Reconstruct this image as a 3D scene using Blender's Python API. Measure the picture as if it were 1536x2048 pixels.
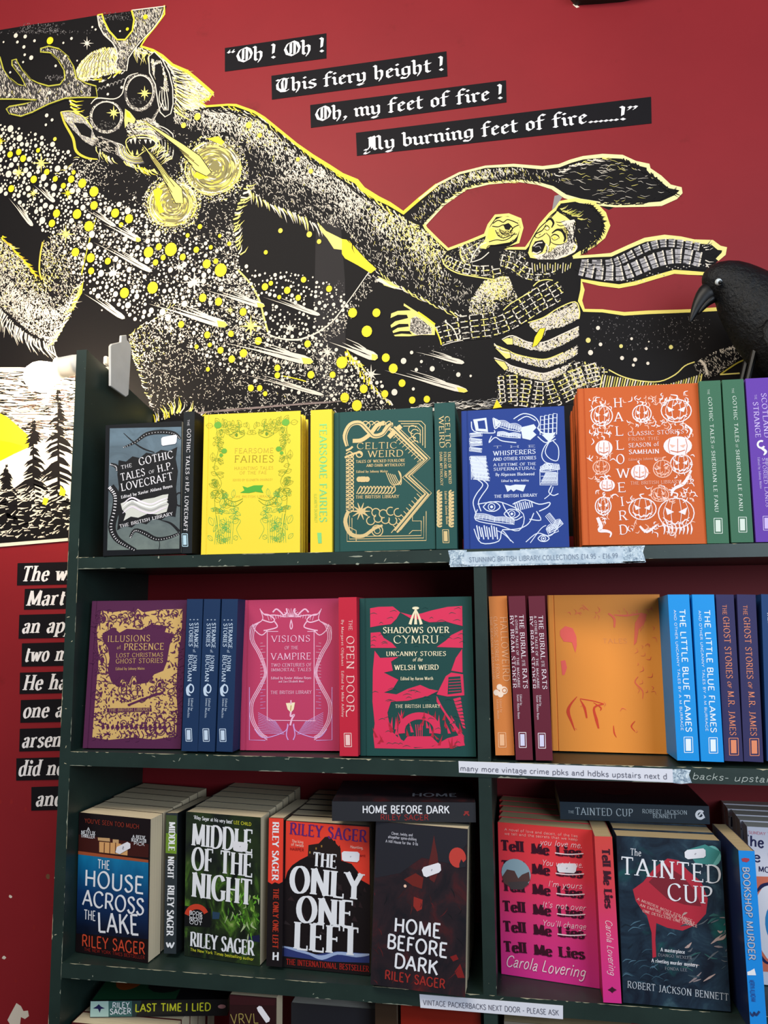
import bpy, math, random
import numpy as np
from mathutils import Vector, Matrix
from mathutils.geometry import tessellate_polygon

for o in list(bpy.data.objects):
    bpy.data.objects.remove(o)
scene = bpy.context.scene
col = scene.collection

# ------------------------------------------------------------------ camera
EYE = Vector((0.0, 0.0, 1.5))
YAW, PITCH, ROLL, FPX = math.radians(9.794), math.radians(7.069), math.radians(-0.485), 1538.0
_f = Vector((-math.sin(YAW) * math.cos(PITCH), math.cos(YAW) * math.cos(PITCH), math.sin(PITCH)))
_r0 = Vector((math.cos(YAW), math.sin(YAW), 0)); _u0 = _r0.cross(_f)
CR = _r0 * math.cos(ROLL) + _u0 * math.sin(ROLL)
CU = _u0 * math.cos(ROLL) - _r0 * math.sin(ROLL)
CF = _f
cam_data = bpy.data.cameras.new('camera')
cam = bpy.data.objects.new('camera', cam_data)
col.objects.link(cam)
cam_data.sensor_fit = 'HORIZONTAL'
cam_data.sensor_width = 36.0
cam_data.lens = FPX * 36.0 / 1536.0
cam_data.clip_start = 0.05
cam.matrix_world = Matrix(((CR.x, CU.x, -CF.x, EYE.x), (CR.y, CU.y, -CF.y, EYE.y), (CR.z, CU.z, -CF.z, EYE.z), (0, 0, 0, 1)))
scene.camera = cam

# ------------------------------------------------------------------ light and exposure
vs = scene.view_settings
vs.view_transform = 'Standard'; vs.look = 'None'; vs.exposure = 0.12; vs.gamma = 1.0
vs.use_curve_mapping = False
world = bpy.data.worlds.new('world'); scene.world = world
world.use_nodes = True
_bg = world.node_tree.nodes['Background']
_bg.inputs[0].default_value = (0.80, 0.88, 1.0, 1); _bg.inputs[1].default_value = 0.17

def area_light(name, loc, target, size, size_y, power, color):
    d = bpy.data.lights.new(name, 'AREA'); d.shape = 'RECTANGLE'; d.size = size; d.size_y = size_y
    d.energy = power; d.color = color
    o = bpy.data.objects.new(name, d); col.objects.link(o)
    o.location = loc
    o.rotation_euler = (Vector(target) - Vector(loc)).to_track_quat('-Z', 'Y').to_euler()
    return o
# shop window on the right behind the photographer, ceiling panel above the aisle
area_light('window_daylight', (1.5, -1.3, 2.1), (0.0, 1.2, 1.6), 1.6, 1.5, 54, (0.76, 0.87, 1.0))
area_light('ceiling_light', (-0.6, 0.0, 2.75), (-0.1, 1.2, 1.7), 1.2, 0.5, 26, (1.0, 0.92, 0.80))

def lin(c):
    c /= 255.0
    return c / 12.92 if c <= 0.04045 else ((c + 0.055) / 1.055) ** 2.4
def rgb(h):
    h = h.lstrip('#')
    return tuple(lin(int(h[i:i + 2], 16)) for i in (0, 2, 4)) + (1.0,)

# ------------------------------------------------------------------ materials
_mats = {}
def mat(h, rough=0.6, metal=0.0, spec=0.35):
    key = (h, rough, metal, spec)
    if key in _mats: return _mats[key]
    m = bpy.data.materials.new('paint_' + h.lstrip('#')); m.use_nodes = True
    b = m.node_tree.nodes['Principled BSDF']
    b.inputs['Base Color'].default_value = rgb(h); b.inputs['Roughness'].default_value = rough
    b.inputs['Metallic'].default_value = metal
    b.inputs['Specular IOR Level'].default_value = spec
    _mats[key] = m
    return m
def foil(h): return mat(h, 0.42, 0.2)

class Nodes:
    """small wrapper for writing node materials"""
    def __init__(s, name, rough=0.5, spec=0.35):
        s.m = bpy.data.materials.new(name); s.m.use_nodes = True
        s.t = s.m.node_tree; s.b = s.t.nodes['Principled BSDF']
        s.b.inputs['Roughness'].default_value = rough
        s.b.inputs['Specular IOR Level'].default_value = spec
    def n(s, kind, **kw):
        o = s.t.nodes.new(kind)
        for k, v in kw.items():
            if k.startswith('i_'):
                o.inputs[k[2:].replace('_', ' ')].default_value = v
            else: setattr(o, k, v)
        return o
    def l(s, a, b): s.t.links.new(a, b)
    def coord(s, scale=(1, 1, 1), loc=(0, 0, 0), rot=(0, 0, 0)):
        c = s.n('ShaderNodeTexCoord'); mp = s.n('ShaderNodeMapping')
        mp.inputs['Scale'].default_value = scale; mp.inputs['Location'].default_value = loc; mp.inputs['Rotation'].default_value = rot
        s.l(c.outputs['Object'], mp.inputs[0]); return mp.outputs[0]
    def noise(s, vec, scale, detail=4, rough=0.55, dist=0.0):
        o = s.n('ShaderNodeTexNoise'); o.inputs['Scale'].default_value = scale; o.inputs['Detail'].default_value = detail
        o.inputs['Roughness'].default_value = rough; o.inputs['Distortion'].default_value = dist
        s.l(vec, o.inputs['Vector']); return o.outputs['Fac']
    def ramp(s, fac, stops, interp='LINEAR'):
        o = s.n('ShaderNodeValToRGB'); e = o.color_ramp; e.interpolation = interp
        while len(e.elements) < len(stops): e.elements.new(0.5)
        for el, (p, c) in zip(e.elements, stops):
            el.position = p; el.color = rgb(c) if isinstance(c, str) else (c, c, c, 1)
        s.l(fac, o.inputs[0]); return o.outputs[0]
    def mix(s, fac, a, b, blend='MIX'):
        o = s.n('ShaderNodeMix', data_type='RGBA', blend_type=blend)
        for sock, v in ((o.inputs[0], fac), (o.inputs[6], a), (o.inputs[7], b)):
            if isinstance(v, (int, float)): sock.default_value = v
            elif isinstance(v, str): sock.default_value = rgb(v)
            else: s.l(v, sock)
        return o.outputs[2]
    def sep(s, vec):
        o = s.n('ShaderNodeSeparateXYZ'); s.l(vec, o.inputs[0]); return o.outputs
    def math(s, op, a, b=0.0):
        o = s.n('ShaderNodeMath', operation=op)
        for sock, v in ((o.inputs[0], a), (o.inputs[1], b)):
            if isinstance(v, (int, float)): sock.default_value = v
            else: s.l(v, sock)
        return o.outputs[0]
    def base(s, c): s.l(c, s.b.inputs['Base Color'])
    def bump(s, h, strength=0.3, dist=0.002):
        o = s.n('ShaderNodeBump'); o.inputs['Strength'].default_value = strength; o.inputs['Distance'].default_value = dist
        s.l(h, o.inputs['Height']); s.l(o.outputs[0], s.b.inputs['Normal'])

# ------------------------------------------------------------------ frames: a flat surface and the point of it seen at a pixel
def ray(px, py):
    return CF + CR * ((px - 768.0) / FPX) - CU * ((py - 1024.0) / FPX)
def at(px, py, Y):
    d = ray(px, py); return EYE + d * (Y / d.y)
def at_z(px, py, z):
    d = ray(px, py); return EYE + d * ((z - EYE.z) / d.z)

class Surf:
    """2-D drawing on a plane: local axes u (right), v (up), n (towards the room)"""
    STEP = 2.0e-4
    def __init__(s, M):
        s.M = M; s.Mi = M.inverted(); s.V = []; s.F = []; s.I = []; s.mats = []; s.k = 0
    def mi(s, m):
        if m not in s.mats: s.mats.append(m)
        return s.mats.index(m)
    def P(s, px, py):
        o = s.Mi @ EYE; d = s.Mi.to_3x3() @ ray(px, py)
        t = -o.z / d.z; q = o + d * t
        return (q.x, q.y)
    def z(s, layer):
        s.k = (s.k + 1) % 30
        return s.STEP * layer + s.k * 1.0e-6
    def face(s, pts, m, z=None):
        i = len(s.V); s.V += [(p[0], p[1], z) if z is not None else tuple(p) for p in pts]
        s.F.append(tuple(range(i, i + len(pts)))); s.I.append(s.mi(m))
    def poly_uv(s, pts, m, layer=1):
        z = s.z(layer); i = len(s.V)
        s.V += [(p[0], p[1], z) for p in pts]
        for t in tessellate_polygon([[Vector((p[0], p[1], 0)) for p in pts]]):
            a, b, c = (pts[j] for j in t)
            if (b[0] - a[0]) * (c[1] - a[1]) - (b[1] - a[1]) * (c[0] - a[0]) < 0: t = (t[0], t[2], t[1])
            s.F.append(tuple(i + j for j in t)); s.I.append(s.mi(m))
    def poly(s, pts, m, layer=1): s.poly_uv([s.P(*p) for p in pts], m, layer)
    def strip_uv(s, pts, w, m, layer=1, closed=False):
        """ribbon along pts; w = one width or one per point"""
        n = len(pts)
        if n < 2: return
        W = w if isinstance(w, (list, tuple)) else [w] * n
        z = s.z(layer); L = []; R = []
        for i in range(n):
            a = pts[(i - 1) % n] if (i > 0 or closed) else pts[i]
            b = pts[(i + 1) % n] if (i < n - 1 or closed) else pts[i]
            dx, dy = b[0] - a[0], b[1] - a[1]; d = math.hypot(dx, dy) or 1e-9
            nx, ny = -dy / d * W[i] / 2, dx / d * W[i] / 2
            L.append((pts[i][0] + nx, pts[i][1] + ny, z)); R.append((pts[i][0] - nx, pts[i][1] - ny, z))
        i0 = len(s.V); s.V += L + R; k = s.mi(m)
        for i in range(n if closed else n - 1):
            j = (i + 1) % n
            s.F.append((i0 + n + i, i0 + n + j, i0 + j, i0 + i)); s.I.append(k)
    def px(s, at_uv=None):
        """metres per photograph pixel about a point"""
        return s._px
    def scale_at(s, px, py):
        a = s.P(px - 5, py); b = s.P(px + 5, py); return math.hypot(a[0] - b[0], a[1] - b[1]) / 10
    def strip(s, pts, w, m, layer=1, smooth=True, closed=False):
        k = s.scale_at(*pts[0])
        q = [s.P(*p) for p in pts]
        if smooth and len(q) > 2:
            n0 = len(q); q = crom(q, 4, closed)
            if isinstance(w, (list, tuple)):
                w = [float(np.interp(i / (len(q) - 1), np.linspace(0, 1, len(w)), w)) for i in range(len(q))]
        if isinstance(w, (list, tuple)) and len(w) != len(q): w = [float(np.interp(i / (len(q) - 1), np.linspace(0, 1, len(w)), w)) for i in range(len(q))]
        W = [x * k for x in w] if isinstance(w, (list, tuple)) else w * k
        s.strip_uv(q, W, m, layer, closed)
    def disc_uv(s, c, rx, ry, m, layer=1, n=12, a0=0.0):
        z = s.z(layer)
        s.face([(c[0] + rx * math.cos(a0 + 2 * math.pi * i / n), c[1] + ry * math.sin(a0 + 2 * math.pi * i / n), z) for i in range(n)], m)
    def disc(s, px, py, r, m, layer=1, n=12, ry=None):
        k = s.scale_at(px, py); s.disc_uv(s.P(px, py), r * k, (ry or r) * k, m, layer, n)
    def ring(s, px, py, r, w, m, layer=1, ry=None, a=0, b=360, n=20):
        ry = ry or r
        s.strip([(px + r * math.cos(math.radians(a + (b - a) * i / n)), py - ry * math.sin(math.radians(a + (b - a) * i / n))) for i in range(n + 1)], w, m, layer, False)
    def star(s, px, py, r, m, layer=1, n=8, inner=0.32, rot=0.0):
        s.poly([(px + math.cos(math.pi * i / n + rot) * r * (1 if i % 2 == 0 else inner) * (1 if i % 4 == 0 else 0.7 if i % 2 == 0 else 1),
                 py + math.sin(math.pi * i / n + rot) * r * (1 if i % 2 == 0 else inner) * (1 if i % 4 == 0 else 0.7 if i % 2 == 0 else 1)) for i in range(2 * n)], m, layer)
    def box(s, x0, x1, y0, y1, z0, z1, m, skip=''):
        v = [(x0, y0, z0), (x1, y0, z0), (x1, y1, z0), (x0, y1, z0), (x0, y0, z1), (x1, y0, z1), (x1, y1, z1), (x0, y1, z1)]
        i = len(s.V); s.V += v; k = s.mi(m)
        for f in ((0, 3, 2, 1), (4, 5, 6, 7), (0, 1, 5, 4), (1, 2, 6, 5), (2, 3, 7, 6), (3, 0, 4, 7)):
            s.F.append(tuple(i + j for j in f)); s.I.append(k)
    def build(s, name, parent=None, local=False):
        me = bpy.data.meshes.new(name)
        me.from_pydata(s.V, [], s.F)
        for m in s.mats: me.materials.append(m)
        me.polygons.foreach_set('material_index', s.I)
        me.update()
        o = bpy.data.objects.new(name, me); col.objects.link(o)
        if parent is not None: o.parent = parent
        if not local: o.matrix_world = s.M
        return o

def crom(p, k=4, closed=False):
    """Catmull-Rom through p"""
    n = len(p); out = []
    for i in range(n if closed else n - 1):
        g = (lambda j: p[j % n]) if closed else (lambda j: p[min(max(j, 0), n - 1)])
        a, b, c, d = g(i - 1), g(i), g(i + 1), g(i + 2)
        for j in range(k):
            t = j / k; t2 = t * t; t3 = t2 * t
            out.append(tuple(0.5 * (2 * b[q] + (c[q] - a[q]) * t + (2 * a[q] - 5 * b[q] + 4 * c[q] - d[q]) * t2 + (3 * b[q] - a[q] - 3 * c[q] + d[q]) * t3) for q in (0, 1)))
    if not closed: out.append(tuple(p[-1][:2]))
    return out

def plane_frame(origin, u, v):
    u = Vector(u).normalized(); v = Vector(v).normalized(); n = u.cross(v)
    return Matrix(((u.x, v.x, n.x, origin[0]), (u.y, v.y, n.y, origin[1]), (u.z, v.z, n.z, origin[2]), (0, 0, 0, 1)))

def tag(o, label=None, cat=None, group=None, kind=None):
    for k, v in (('label', label), ('category', cat), ('group', group), ('kind', kind)):
        if v: o[k] = v
    return o
def empty(name, M=None):
    o = bpy.data.objects.new(name, None); col.objects.link(o); o.empty_display_size = 0.05
    if M is not None: o.matrix_world = M
    return o

# ------------------------------------------------------------------ lettering: pen skeletons on a 100-unit cap height
# l/a/b/n polyline with serifs at both / first / last / no end, t/T arm with tick at one / both ends, c curve, o ellipse, d dot
GL = {
'A': (74, 'a4,0 37,100;b37,100 70,0;n15,34 59,34'), 'B': (64, 'l12,0 12,100;c12,100 36,100 52,92 53,76 45,60 30,54 12,54;c30,54 50,48 59,32 56,14 42,2 12,0'),
'C': (72, 'c66,80 56,95 38,100 18,90 7,66 7,36 18,11 38,0 56,5 68,20'), 'D': (76, 'l12,0 12,100;c12,100 38,100 60,88 70,64 70,36 60,12 38,0 12,0'),
'E': (60, 'l12,0 12,100;t12,100 54,100;t12,52 44,52;t12,0 56,0'), 'F': (56, 'l12,0 12,100;t12,100 52,100;t12,52 42,52'),
'G': (76, 'c66,80 56,95 38,100 18,90 7,66 7,36 18,11 38,0 56,3 66,12;b66,6 66,42'), 'H': (76, 'l12,0 12,100;l64,0 64,100;n12,52 64,52'),
'I': (26, 'l13,0 13,100'), 'J': (40, 'a26,100 26,30;c26,30 25,8 16,-4 4,0'), 'K': (70, 'l12,0 12,100;a62,100 14,46;b30,62 66,0'),
'L': (56, 'l12,0 12,100;t12,0 54,0'), 'M': (92, 'a12,0 14,100;n14,100 46,8;n46,8 78,100;b78,100 82,0'), 'N': (78, 'l12,0 12,100;n12,100 66,0;l66,100 66,0'),
'O': (82, 'o41,50 34,51'), 'P': (60, 'l12,0 12,100;c12,100 38,100 54,90 56,72 48,54 34,46 12,46'), 'Q': (82, 'o41,50 34,51;c44,8 60,-8 80,-14'),
'R': (68, 'l12,0 12,100;c12,100 38,100 54,90 56,72 48,54 34,48 12,48;b34,48 64,0'), 'S': (56, 'c48,82 40,97 26,100 12,92 9,76 20,60 38,48 49,32 46,12 32,0 18,1 6,18'),
'T': (66, 'l33,0 33,100;T4,100 62,100'), 'U': (76, 'a12,100 12,30;c12,30 16,8 38,-2 58,8 64,30;a64,100 64,30'), 'V': (72, 'a4,100 37,0;a68,100 37,0'),
'W': (104, 'a4,100 30,0;n30,0 52,96;n52,96 76,0;a100,100 76,0'), 'X': (70, 'l6,100 64,0;l62,100 6,0'), 'Y': (68, 'a4,100 35,48;a64,100 35,48;b35,48 35,0'),
'Z': (62, 'n8,100 54,100;n54,100 6,0;n6,0 56,0'),
'a': (52, 'c8,50 16,62 30,64 38,56 39,40 39,12 42,2 50,3;c39,38 22,36 8,28 7,12 18,0 30,6 39,18'), 'b': (58, 'a10,104 10,2;c10,46 22,62 36,64 50,52 52,30 46,8 32,-1 20,2 10,12'),
'c': (48, 'c44,52 34,63 24,64 10,52 7,32 12,10 26,0 38,4 46,16'), 'd': (58, 'c46,46 36,62 24,64 10,52 7,30 12,8 26,-1 38,4 46,16;l46,104 46,0'),
'e': (50, 'n8,36 44,36;c44,36 43,54 30,65 14,58 7,34 12,10 28,-1 40,5 46,16'), 'f': (36, 'c36,98 28,105 19,98 17,84 17,60;b17,80 17,0;n4,62 32,62'),
'g': (54, 'c44,52 34,64 24,64 10,54 8,36 14,20 28,16 40,22 45,38;c46,62 46,20 44,-14 30,-30 14,-28 6,-18'), 'h': (60, 'l10,0 10,104;c10,42 22,60 34,64 46,56 48,40;b48,40 48,0'),
'i': (26, 'l13,0 13,64;d13,90'), 'j': (26, 'a14,64 14,-10;c14,-10 12,-26 2,-28;d14,90'), 'k': (56, 'l10,0 10,104;a46,64 12,28;b24,40 50,0'), 'l': (26, 'l13,0 13,104'),
'm': (90, 'l10,0 10,64;c10,44 20,60 32,64 42,56 44,40;b44,40 44,0;c44,44 54,60 66,64 76,56 78,40;b78,40 78,0'), 'n': (60, 'l10,0 10,64;c10,44 22,60 34,64 46,56 48,40;b48,40 48,0'),
'o': (56, 'o28,32 21,33'), 'p': (58, 'l10,-30 10,64;c10,46 22,62 36,64 50,52 52,30 46,8 32,-1 20,2 10,12'), 'r': (42, 'l10,0 10,64;c10,42 18,58 28,64 40,60'),
's': (44, 'c38,52 30,63 20,64 9,56 9,44 22,34 36,26 38,12 26,0 14,1 5,12'), 't': (36, 'c16,88 16,30 17,8 24,0 34,6;n4,62 32,62'),
'u': (60, 'a10,64 10,24;c10,24 12,4 24,-1 38,6 48,22;l48,64 48,0'), 'v': (52, 'a4,64 26,0;a48,64 26,0'), 'w': (78, 'a4,64 22,0;n22,0 40,60;n40,60 56,0;a74,64 56,0'),
'x': (52, 'l6,64 46,0;l46,64 6,0'), 'y': (52, 'a4,64 27,0;a48,64 27,0;c27,0 18,-24 6,-28'), 'z': (48, 'n8,64 42,64;n42,64 6,0;n6,0 44,0'),
'0': (60, 'o30,50 22,50'), '1': (40, 'b22,100 22,0;n22,100 8,86'), '4': (54, 'n48,28 4,28;n4,28 36,100;b36,100 36,0'), '5': (54, 'n46,100 14,100;n14,100 10,56;c10,56 24,64 42,56 48,32 40,8 22,-1 6,10'),
'6': (56, 'c44,92 24,88 10,60 8,28 18,4 34,2 48,20 44,46 28,56 12,42'), '9': (56, 'c12,8 32,12 46,40 48,72 38,96 22,98 8,80 12,54 28,44 44,58'), '8': (56, 'o28,74 17,24;o28,26 21,27'),
'\u00a3': (58, 'c50,82 40,98 26,94 20,76 22,40 16,10 8,0;n8,0 52,0;n8,46 40,46'),
'.': (24, 'd12,6'), ',': (24, 'd12,6;n14,4 8,-16'), '!': (28, 'n14,100 14,28;d14,6'), '-': (40, 'n6,36 34,36'), "'": (22, 'n12,100 9,76'), '&': (70, 'c60,8 20,64 18,88 30,98 42,88 38,70 12,40 10,16 24,0 46,6 62,44'), ' ': (34, ''),
}
BLK = {  # broad-nib blackletter
'O': (84, '48,100 22,86 10,52 20,16 46,0 70,16 78,50 68,84 48,100;37,88 37,16;55,90 55,12'),
'T': (74, '66,96 52,90 34,98 14,88 6,92;22,90 8,62 10,28 30,4 52,2 66,14;38,92 32,70 34,20 44,6;52,90 52,60 48,16'),
'M': (98, '8,-6 2,-16 14,-20 30,-8;20,90 30,96 30,30 16,6 4,10;30,88 46,100 50,92 50,10 58,2;50,84 66,100 76,90 76,12 88,0;40,90 40,16'),
'h': (54, '4,98 12,92 12,8 20,0;12,46 30,60 40,50 40,18 30,-10 24,-18'), 'i': (28, '5,56 13,48 13,10 22,2;10,86 17,80'), 's': (44, '36,54 24,60 10,52 10,40 36,24 36,10 22,0 6,10'),
'f': (42, '16,0 16,80 28,100 42,92;16,84 24,96;4,58 36,60;8,4 22,-2'), 'e': (44, '11,52 11,12 22,0 38,12;11,50 24,62 36,48 12,30'), 'r': (42, '4,56 12,48 12,8 20,0;12,46 24,60 36,52'),
'y': (52, '4,58 11,50 11,12 22,2 38,14;32,60 40,52 40,2 28,-18 8,-20 20,-26 34,-22'), 'g': (52, '11,52 11,14 22,4 38,16;10,50 24,60 40,54;40,58 40,0 28,-20 8,-18 4,-12'),
't': (36, '14,84 14,10 24,0 34,8;4,58 32,60'), 'm': (78, '4,56 12,48 12,8 20,0;12,46 28,60 38,50 38,8 46,0;38,46 54,60 64,50 64,8 74,0'), 'o': (48, '11,52 11,12 22,0 38,12 38,48 24,62 11,50'),
'b': (50, '4,98 12,92 12,12 24,0 40,12 40,48 28,60 14,48'), 'u': (54, '4,56 12,48 12,10 22,0 38,12;32,56 40,48 40,8 50,0'), 'n': (54, '4,56 12,48 12,8 20,0;12,46 28,60 40,50 40,8 48,0'),
'!': (30, '8,98 16,90 14,34;18,88 14,34;10,10 20,0'), '.': (19, '5,8 13,1'), ',': (24, '8,10 16,2 6,-16'), '\u201c': (44, '18,98 8,84 16,78;38,98 28,84 36,78'), '\u201d': (44, '8,92 16,86 6,70;28,92 36,86 26,70'), ' ': (30, ''),
}
SERIF = dict(t=14, h=5, th=24, ser=7, st=4.5)
SERIFB = dict(t=19, h=6.5, th=18, ser=7, st=5.5)
DISPLAY = dict(t=25, h=6, th=8, ser=3.5, st=5, tr=9)
SLIM = dict(t=11, h=6.5, th=20, ser=6, st=4)
SANS = dict(t=13, h=13, th=0, ser=0, st=0)
SANSB = dict(t=17, h=15, th=0, ser=0, st=0)
THIN = dict(t=10, h=10, th=0, ser=0, st=0)
BRUSH = dict(t=16, h=10, th=35, ser=0, st=0)
ITAL = dict(t=19, h=6, th=30, ser=7, st=5, shear=0.25)
HAND = dict(t=8, h=8, th=0, ser=0, st=0, shear=0.3)
SLAB = dict(t=33, h=11, th=4, ser=6, st=9, tr=10)

def text(s, string, p0, p1, cap, style, m, layer=2, jitter=0.0, seed=0):
    """string on surface s, baseline from pixel p0 to pixel p1, cap height in pixels at the middle"""
    a = s.P(*p0); b = s.P(*p1)
    k = s.scale_at((p0[0] + p1[0]) / 2, (p0[1] + p1[1]) / 2)
    text_uv(s, string, a, b, cap * k, style, m, layer, jitter, seed)
def text_uv(s, string, a, b, H, style, m, layer=2, jitter=0.0, seed=0):
    rnd = random.Random(seed)
    black = style == 'black'
    tab = BLK if black else GL
    tr = 0 if black else style.get('tr', 13 if style['ser'] else 7)
    tot = sum(tab.get(c, tab[' '])[0] + tr for c in string)
    L = math.hypot(b[0] - a[0], b[1] - a[1]); sx = L / tot; sy = H / 100.0
    ux, uy = (b[0] - a[0]) / L, (b[1] - a[1]) / L
    sh = 0 if black else style.get('shear', 0)
    x0 = 0.0
    def W(x, y):
        X = (x0 + tr / 2 + x + sh * y * sy / sx) * sx; Yv = (y + jy) * sy
        return (a[0] + ux * X - uy * Yv, a[1] + uy * X + ux * Yv)
    for c in string:
        w, spec = tab.get(c, tab[' '])
        jy = rnd.uniform(-1, 1) * jitter
        for st in filter(None, spec.split(';')):
            if black:
                pts = [tuple(map(float, q.split(','))) for q in st.split()]
                nb = 7.5
                nx, ny = nb * math.cos(math.radians(38)), nb * math.sin(math.radians(38))
                for p, q in zip(pts, pts[1:]):
                    dx, dy = q[0] - p[0], q[1] - p[1]; d = math.hypot(dx, dy) or 1
                    cr = abs(dx * ny - dy * nx) / d
                    if cr < 2.2:   # hairline along the nib
                        s.strip_uv([W(*p), W(*q)], 4.5 * sy, m, layer)
                        continue
                    e = 0.8
                    p_ = (p[0] - dx / d * e, p[1] - dy / d * e); q_ = (q[0] + dx / d * e, q[1] + dy / d * e)
                    s.poly_uv([W(p_[0] - nx, p_[1] - ny), W(q_[0] - nx, q_[1] - ny), W(q_[0] + nx, q_[1] + ny), W(p_[0] + nx, p_[1] + ny)], m, layer)
                continue
            kd = st[0]; pts = [tuple(map(float, q.split(','))) for q in st[1:].split()]
            T, Hh, th = style['t'], style['h'], math.radians(style['th'])
            wf = min(1.0, max(0.4, 0.95 * sx / sy))       # keep narrow letters from clogging
            def wid(dx, dy):
                f = math.atan2(dy, dx) - th
                return math.hypot(T * wf * math.sin(f), Hh * math.cos(f))
            if kd == 'd':
                r = max(T * 0.62, 7.5) * sy; cx, cy = W(*pts[0]); s.disc_uv((cx, cy), r * max(wf, .6), r, m, layer, 8); continue
            if kd == 'o':
                (cx, cy), (rx, ry) = pts; n = 22
                pts = [(cx + rx * math.cos(2 * math.pi * i / n), cy + ry * math.sin(2 * math.pi * i / n)) for i in range(n)]
                closed = True
            else:
                closed = False
                if kd == 'c': pts = crom(pts, 4)
            n = len(pts); ws = []
            for i in range(n):
                p = pts[(i - 1) % n] if (i > 0 or closed) else pts[i]; q = pts[(i + 1) % n] if (i < n - 1 or closed) else pts[i]
                ws.append(wid((q[0] - p[0]) * sx / sy, q[1] - p[1]) * sy)
            s.strip_uv([W(*p) for p in pts], ws, m, layer, closed)
            if style['ser'] and kd in 'lab':
                for end, on in ((0, kd in 'la'), (-1, kd in 'lb')):
                    if on:
                        x, y = pts[end]; e = style['ser'] + T * wf * 0.5 * sy / sx
                        dy = style['st'] / 2 if y < 30 else -style['st'] / 2
                        s.strip_uv([W(x - e, y + dy), W(x + e, y + dy)], style['st'] * sy, m, layer)
            if style['ser'] and kd in 'tT':
                for end, on in ((0, kd == 'T'), (-1, True)):
                    if on:
                        x, y = pts[end]; d = 16 if y < 30 else -16 if y > 80 else 9
                        s.strip_uv([W(x, y - (3 if d > 0 else -3) if abs(d) > 9 else y - 9), W(x, y + d)], style['st'] * 1.1 * sy, m, layer)
        x0 += w + tr
# ------------------------------------------------------------------ the room and the bookcase
FRONT, WALL_Y = 1.08, 1.3122
Z = lambda r: 1.5 + r
SHELF = [Z(0.0799), Z(-0.2082), Z(-0.5029), Z(-0.815), Z(-1.12), Z(-1.42)]     # top faces, from the top down
XL, XLO, XD1, XD0 = -0.6621, -0.6795, -0.0428, -0.0602
XR, XRO = 0.575, 0.5924

n = Nodes('red_wall_paint', 0.55, 0.25)
v = n.coord()
c1 = n.ramp(n.noise(v, 3.0, 5), [(0.3, '#7f1a21'), (0.72, '#8a1e25')])
c2 = n.mix(n.ramp(n.noise(v, 9.0, 6, 0.7), [(0.62, 0.0), (0.72, 0.55)]), c1, '#6e1315')
n.base(c2); n.bump(n.noise(v, 45, 5, 0.6), 0.10, 0.002)
M_WALL = n.m

n = Nodes('dark_green_paint', 0.42, 0.45)
v = n.coord()
c1 = n.ramp(n.noise(v, 14, 5), [(0.3, '#1a2a26'), (0.7, '#22342f')])
c1 = n.mix(n.ramp(n.noise(v, 160, 3, 0.6), [(0.735, 0.0), (0.755, 0.75)]), c1, '#8d8d78')
n.base(c1); n.bump(n.noise(v, 60, 5, 0.6), 0.12, 0.001)
M_CASE = n.m
n = Nodes('floor_boards', 0.5)
v = n.coord(scale=(1, 8, 1)); n.base(n.ramp(n.noise(v, 5, 5), [(0.3, '#4a3222'), (0.7, '#6d4c33')])); M_FLOOR = n.m
n = Nodes('ceiling_paint', 0.8)
v = n.coord(); n.base(n.ramp(n.noise(v, 6, 3), [(0.3, '#c8c2b8'), (0.7, '#d6d0c6')])); M_CEIL = n.m

WALL = plane_frame((0, WALL_Y, 1.5), (1, 0, 0), (0, 0, 1))
s = Surf(WALL); s.box(-2.6, 2.6, -1.5, 1.5, -0.12, 0.0, M_WALL)
rnd = random.Random(5)
# small dents and blisters of the plaster, paint chips on the lower left
def blob(s, px, py, r, ry, m, layer, n=9, seed=1, jag=0.35):
    q = random.Random(seed)
    s.poly([(px + r * (1 - jag * q.random()) * math.cos(2 * math.pi * i / n), py + ry * (1 - jag * q.random()) * math.sin(2 * math.pi * i / n)) for i in range(n)], m, layer)
M_CHIP = mat('#d9cfc0', 0.8)
s.poly([(20, 2030), (33, 2006), (42, 2012), (47, 2022), (56, 2021), (58, 2032), (50, 2038), (42, 2034), (40, 2050), (22, 2052), (15, 2040)], M_CHIP, 1)
blob(s, 8, 1915, 5, 4, M_CHIP, 1, seed=3); blob(s, 21, 1793, 4, 4, M_CHIP, 1, seed=4)
blob(s, 96, 1753, 5, 7, mat('#6d4a33', .8), 1, seed=6)
for i in range(9):
    blob(s, rnd.uniform(0, 110), rnd.uniform(1500, 1980), rnd.uniform(1.5, 4), rnd.uniform(2, 7), mat('#8a1a1c', .7), 1, seed=20 + i)
wall = s.build('wall_back'); tag(wall, 'red painted shop wall behind the bookcase', kind='structure')

s = Surf(Matrix.Identity(4)); s.box(-2.6, 2.6, -2.4, WALL_Y + 0.12, -0.1, 0.0, M_FLOOR)
tag(s.build('floor'), kind='structure')

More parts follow.
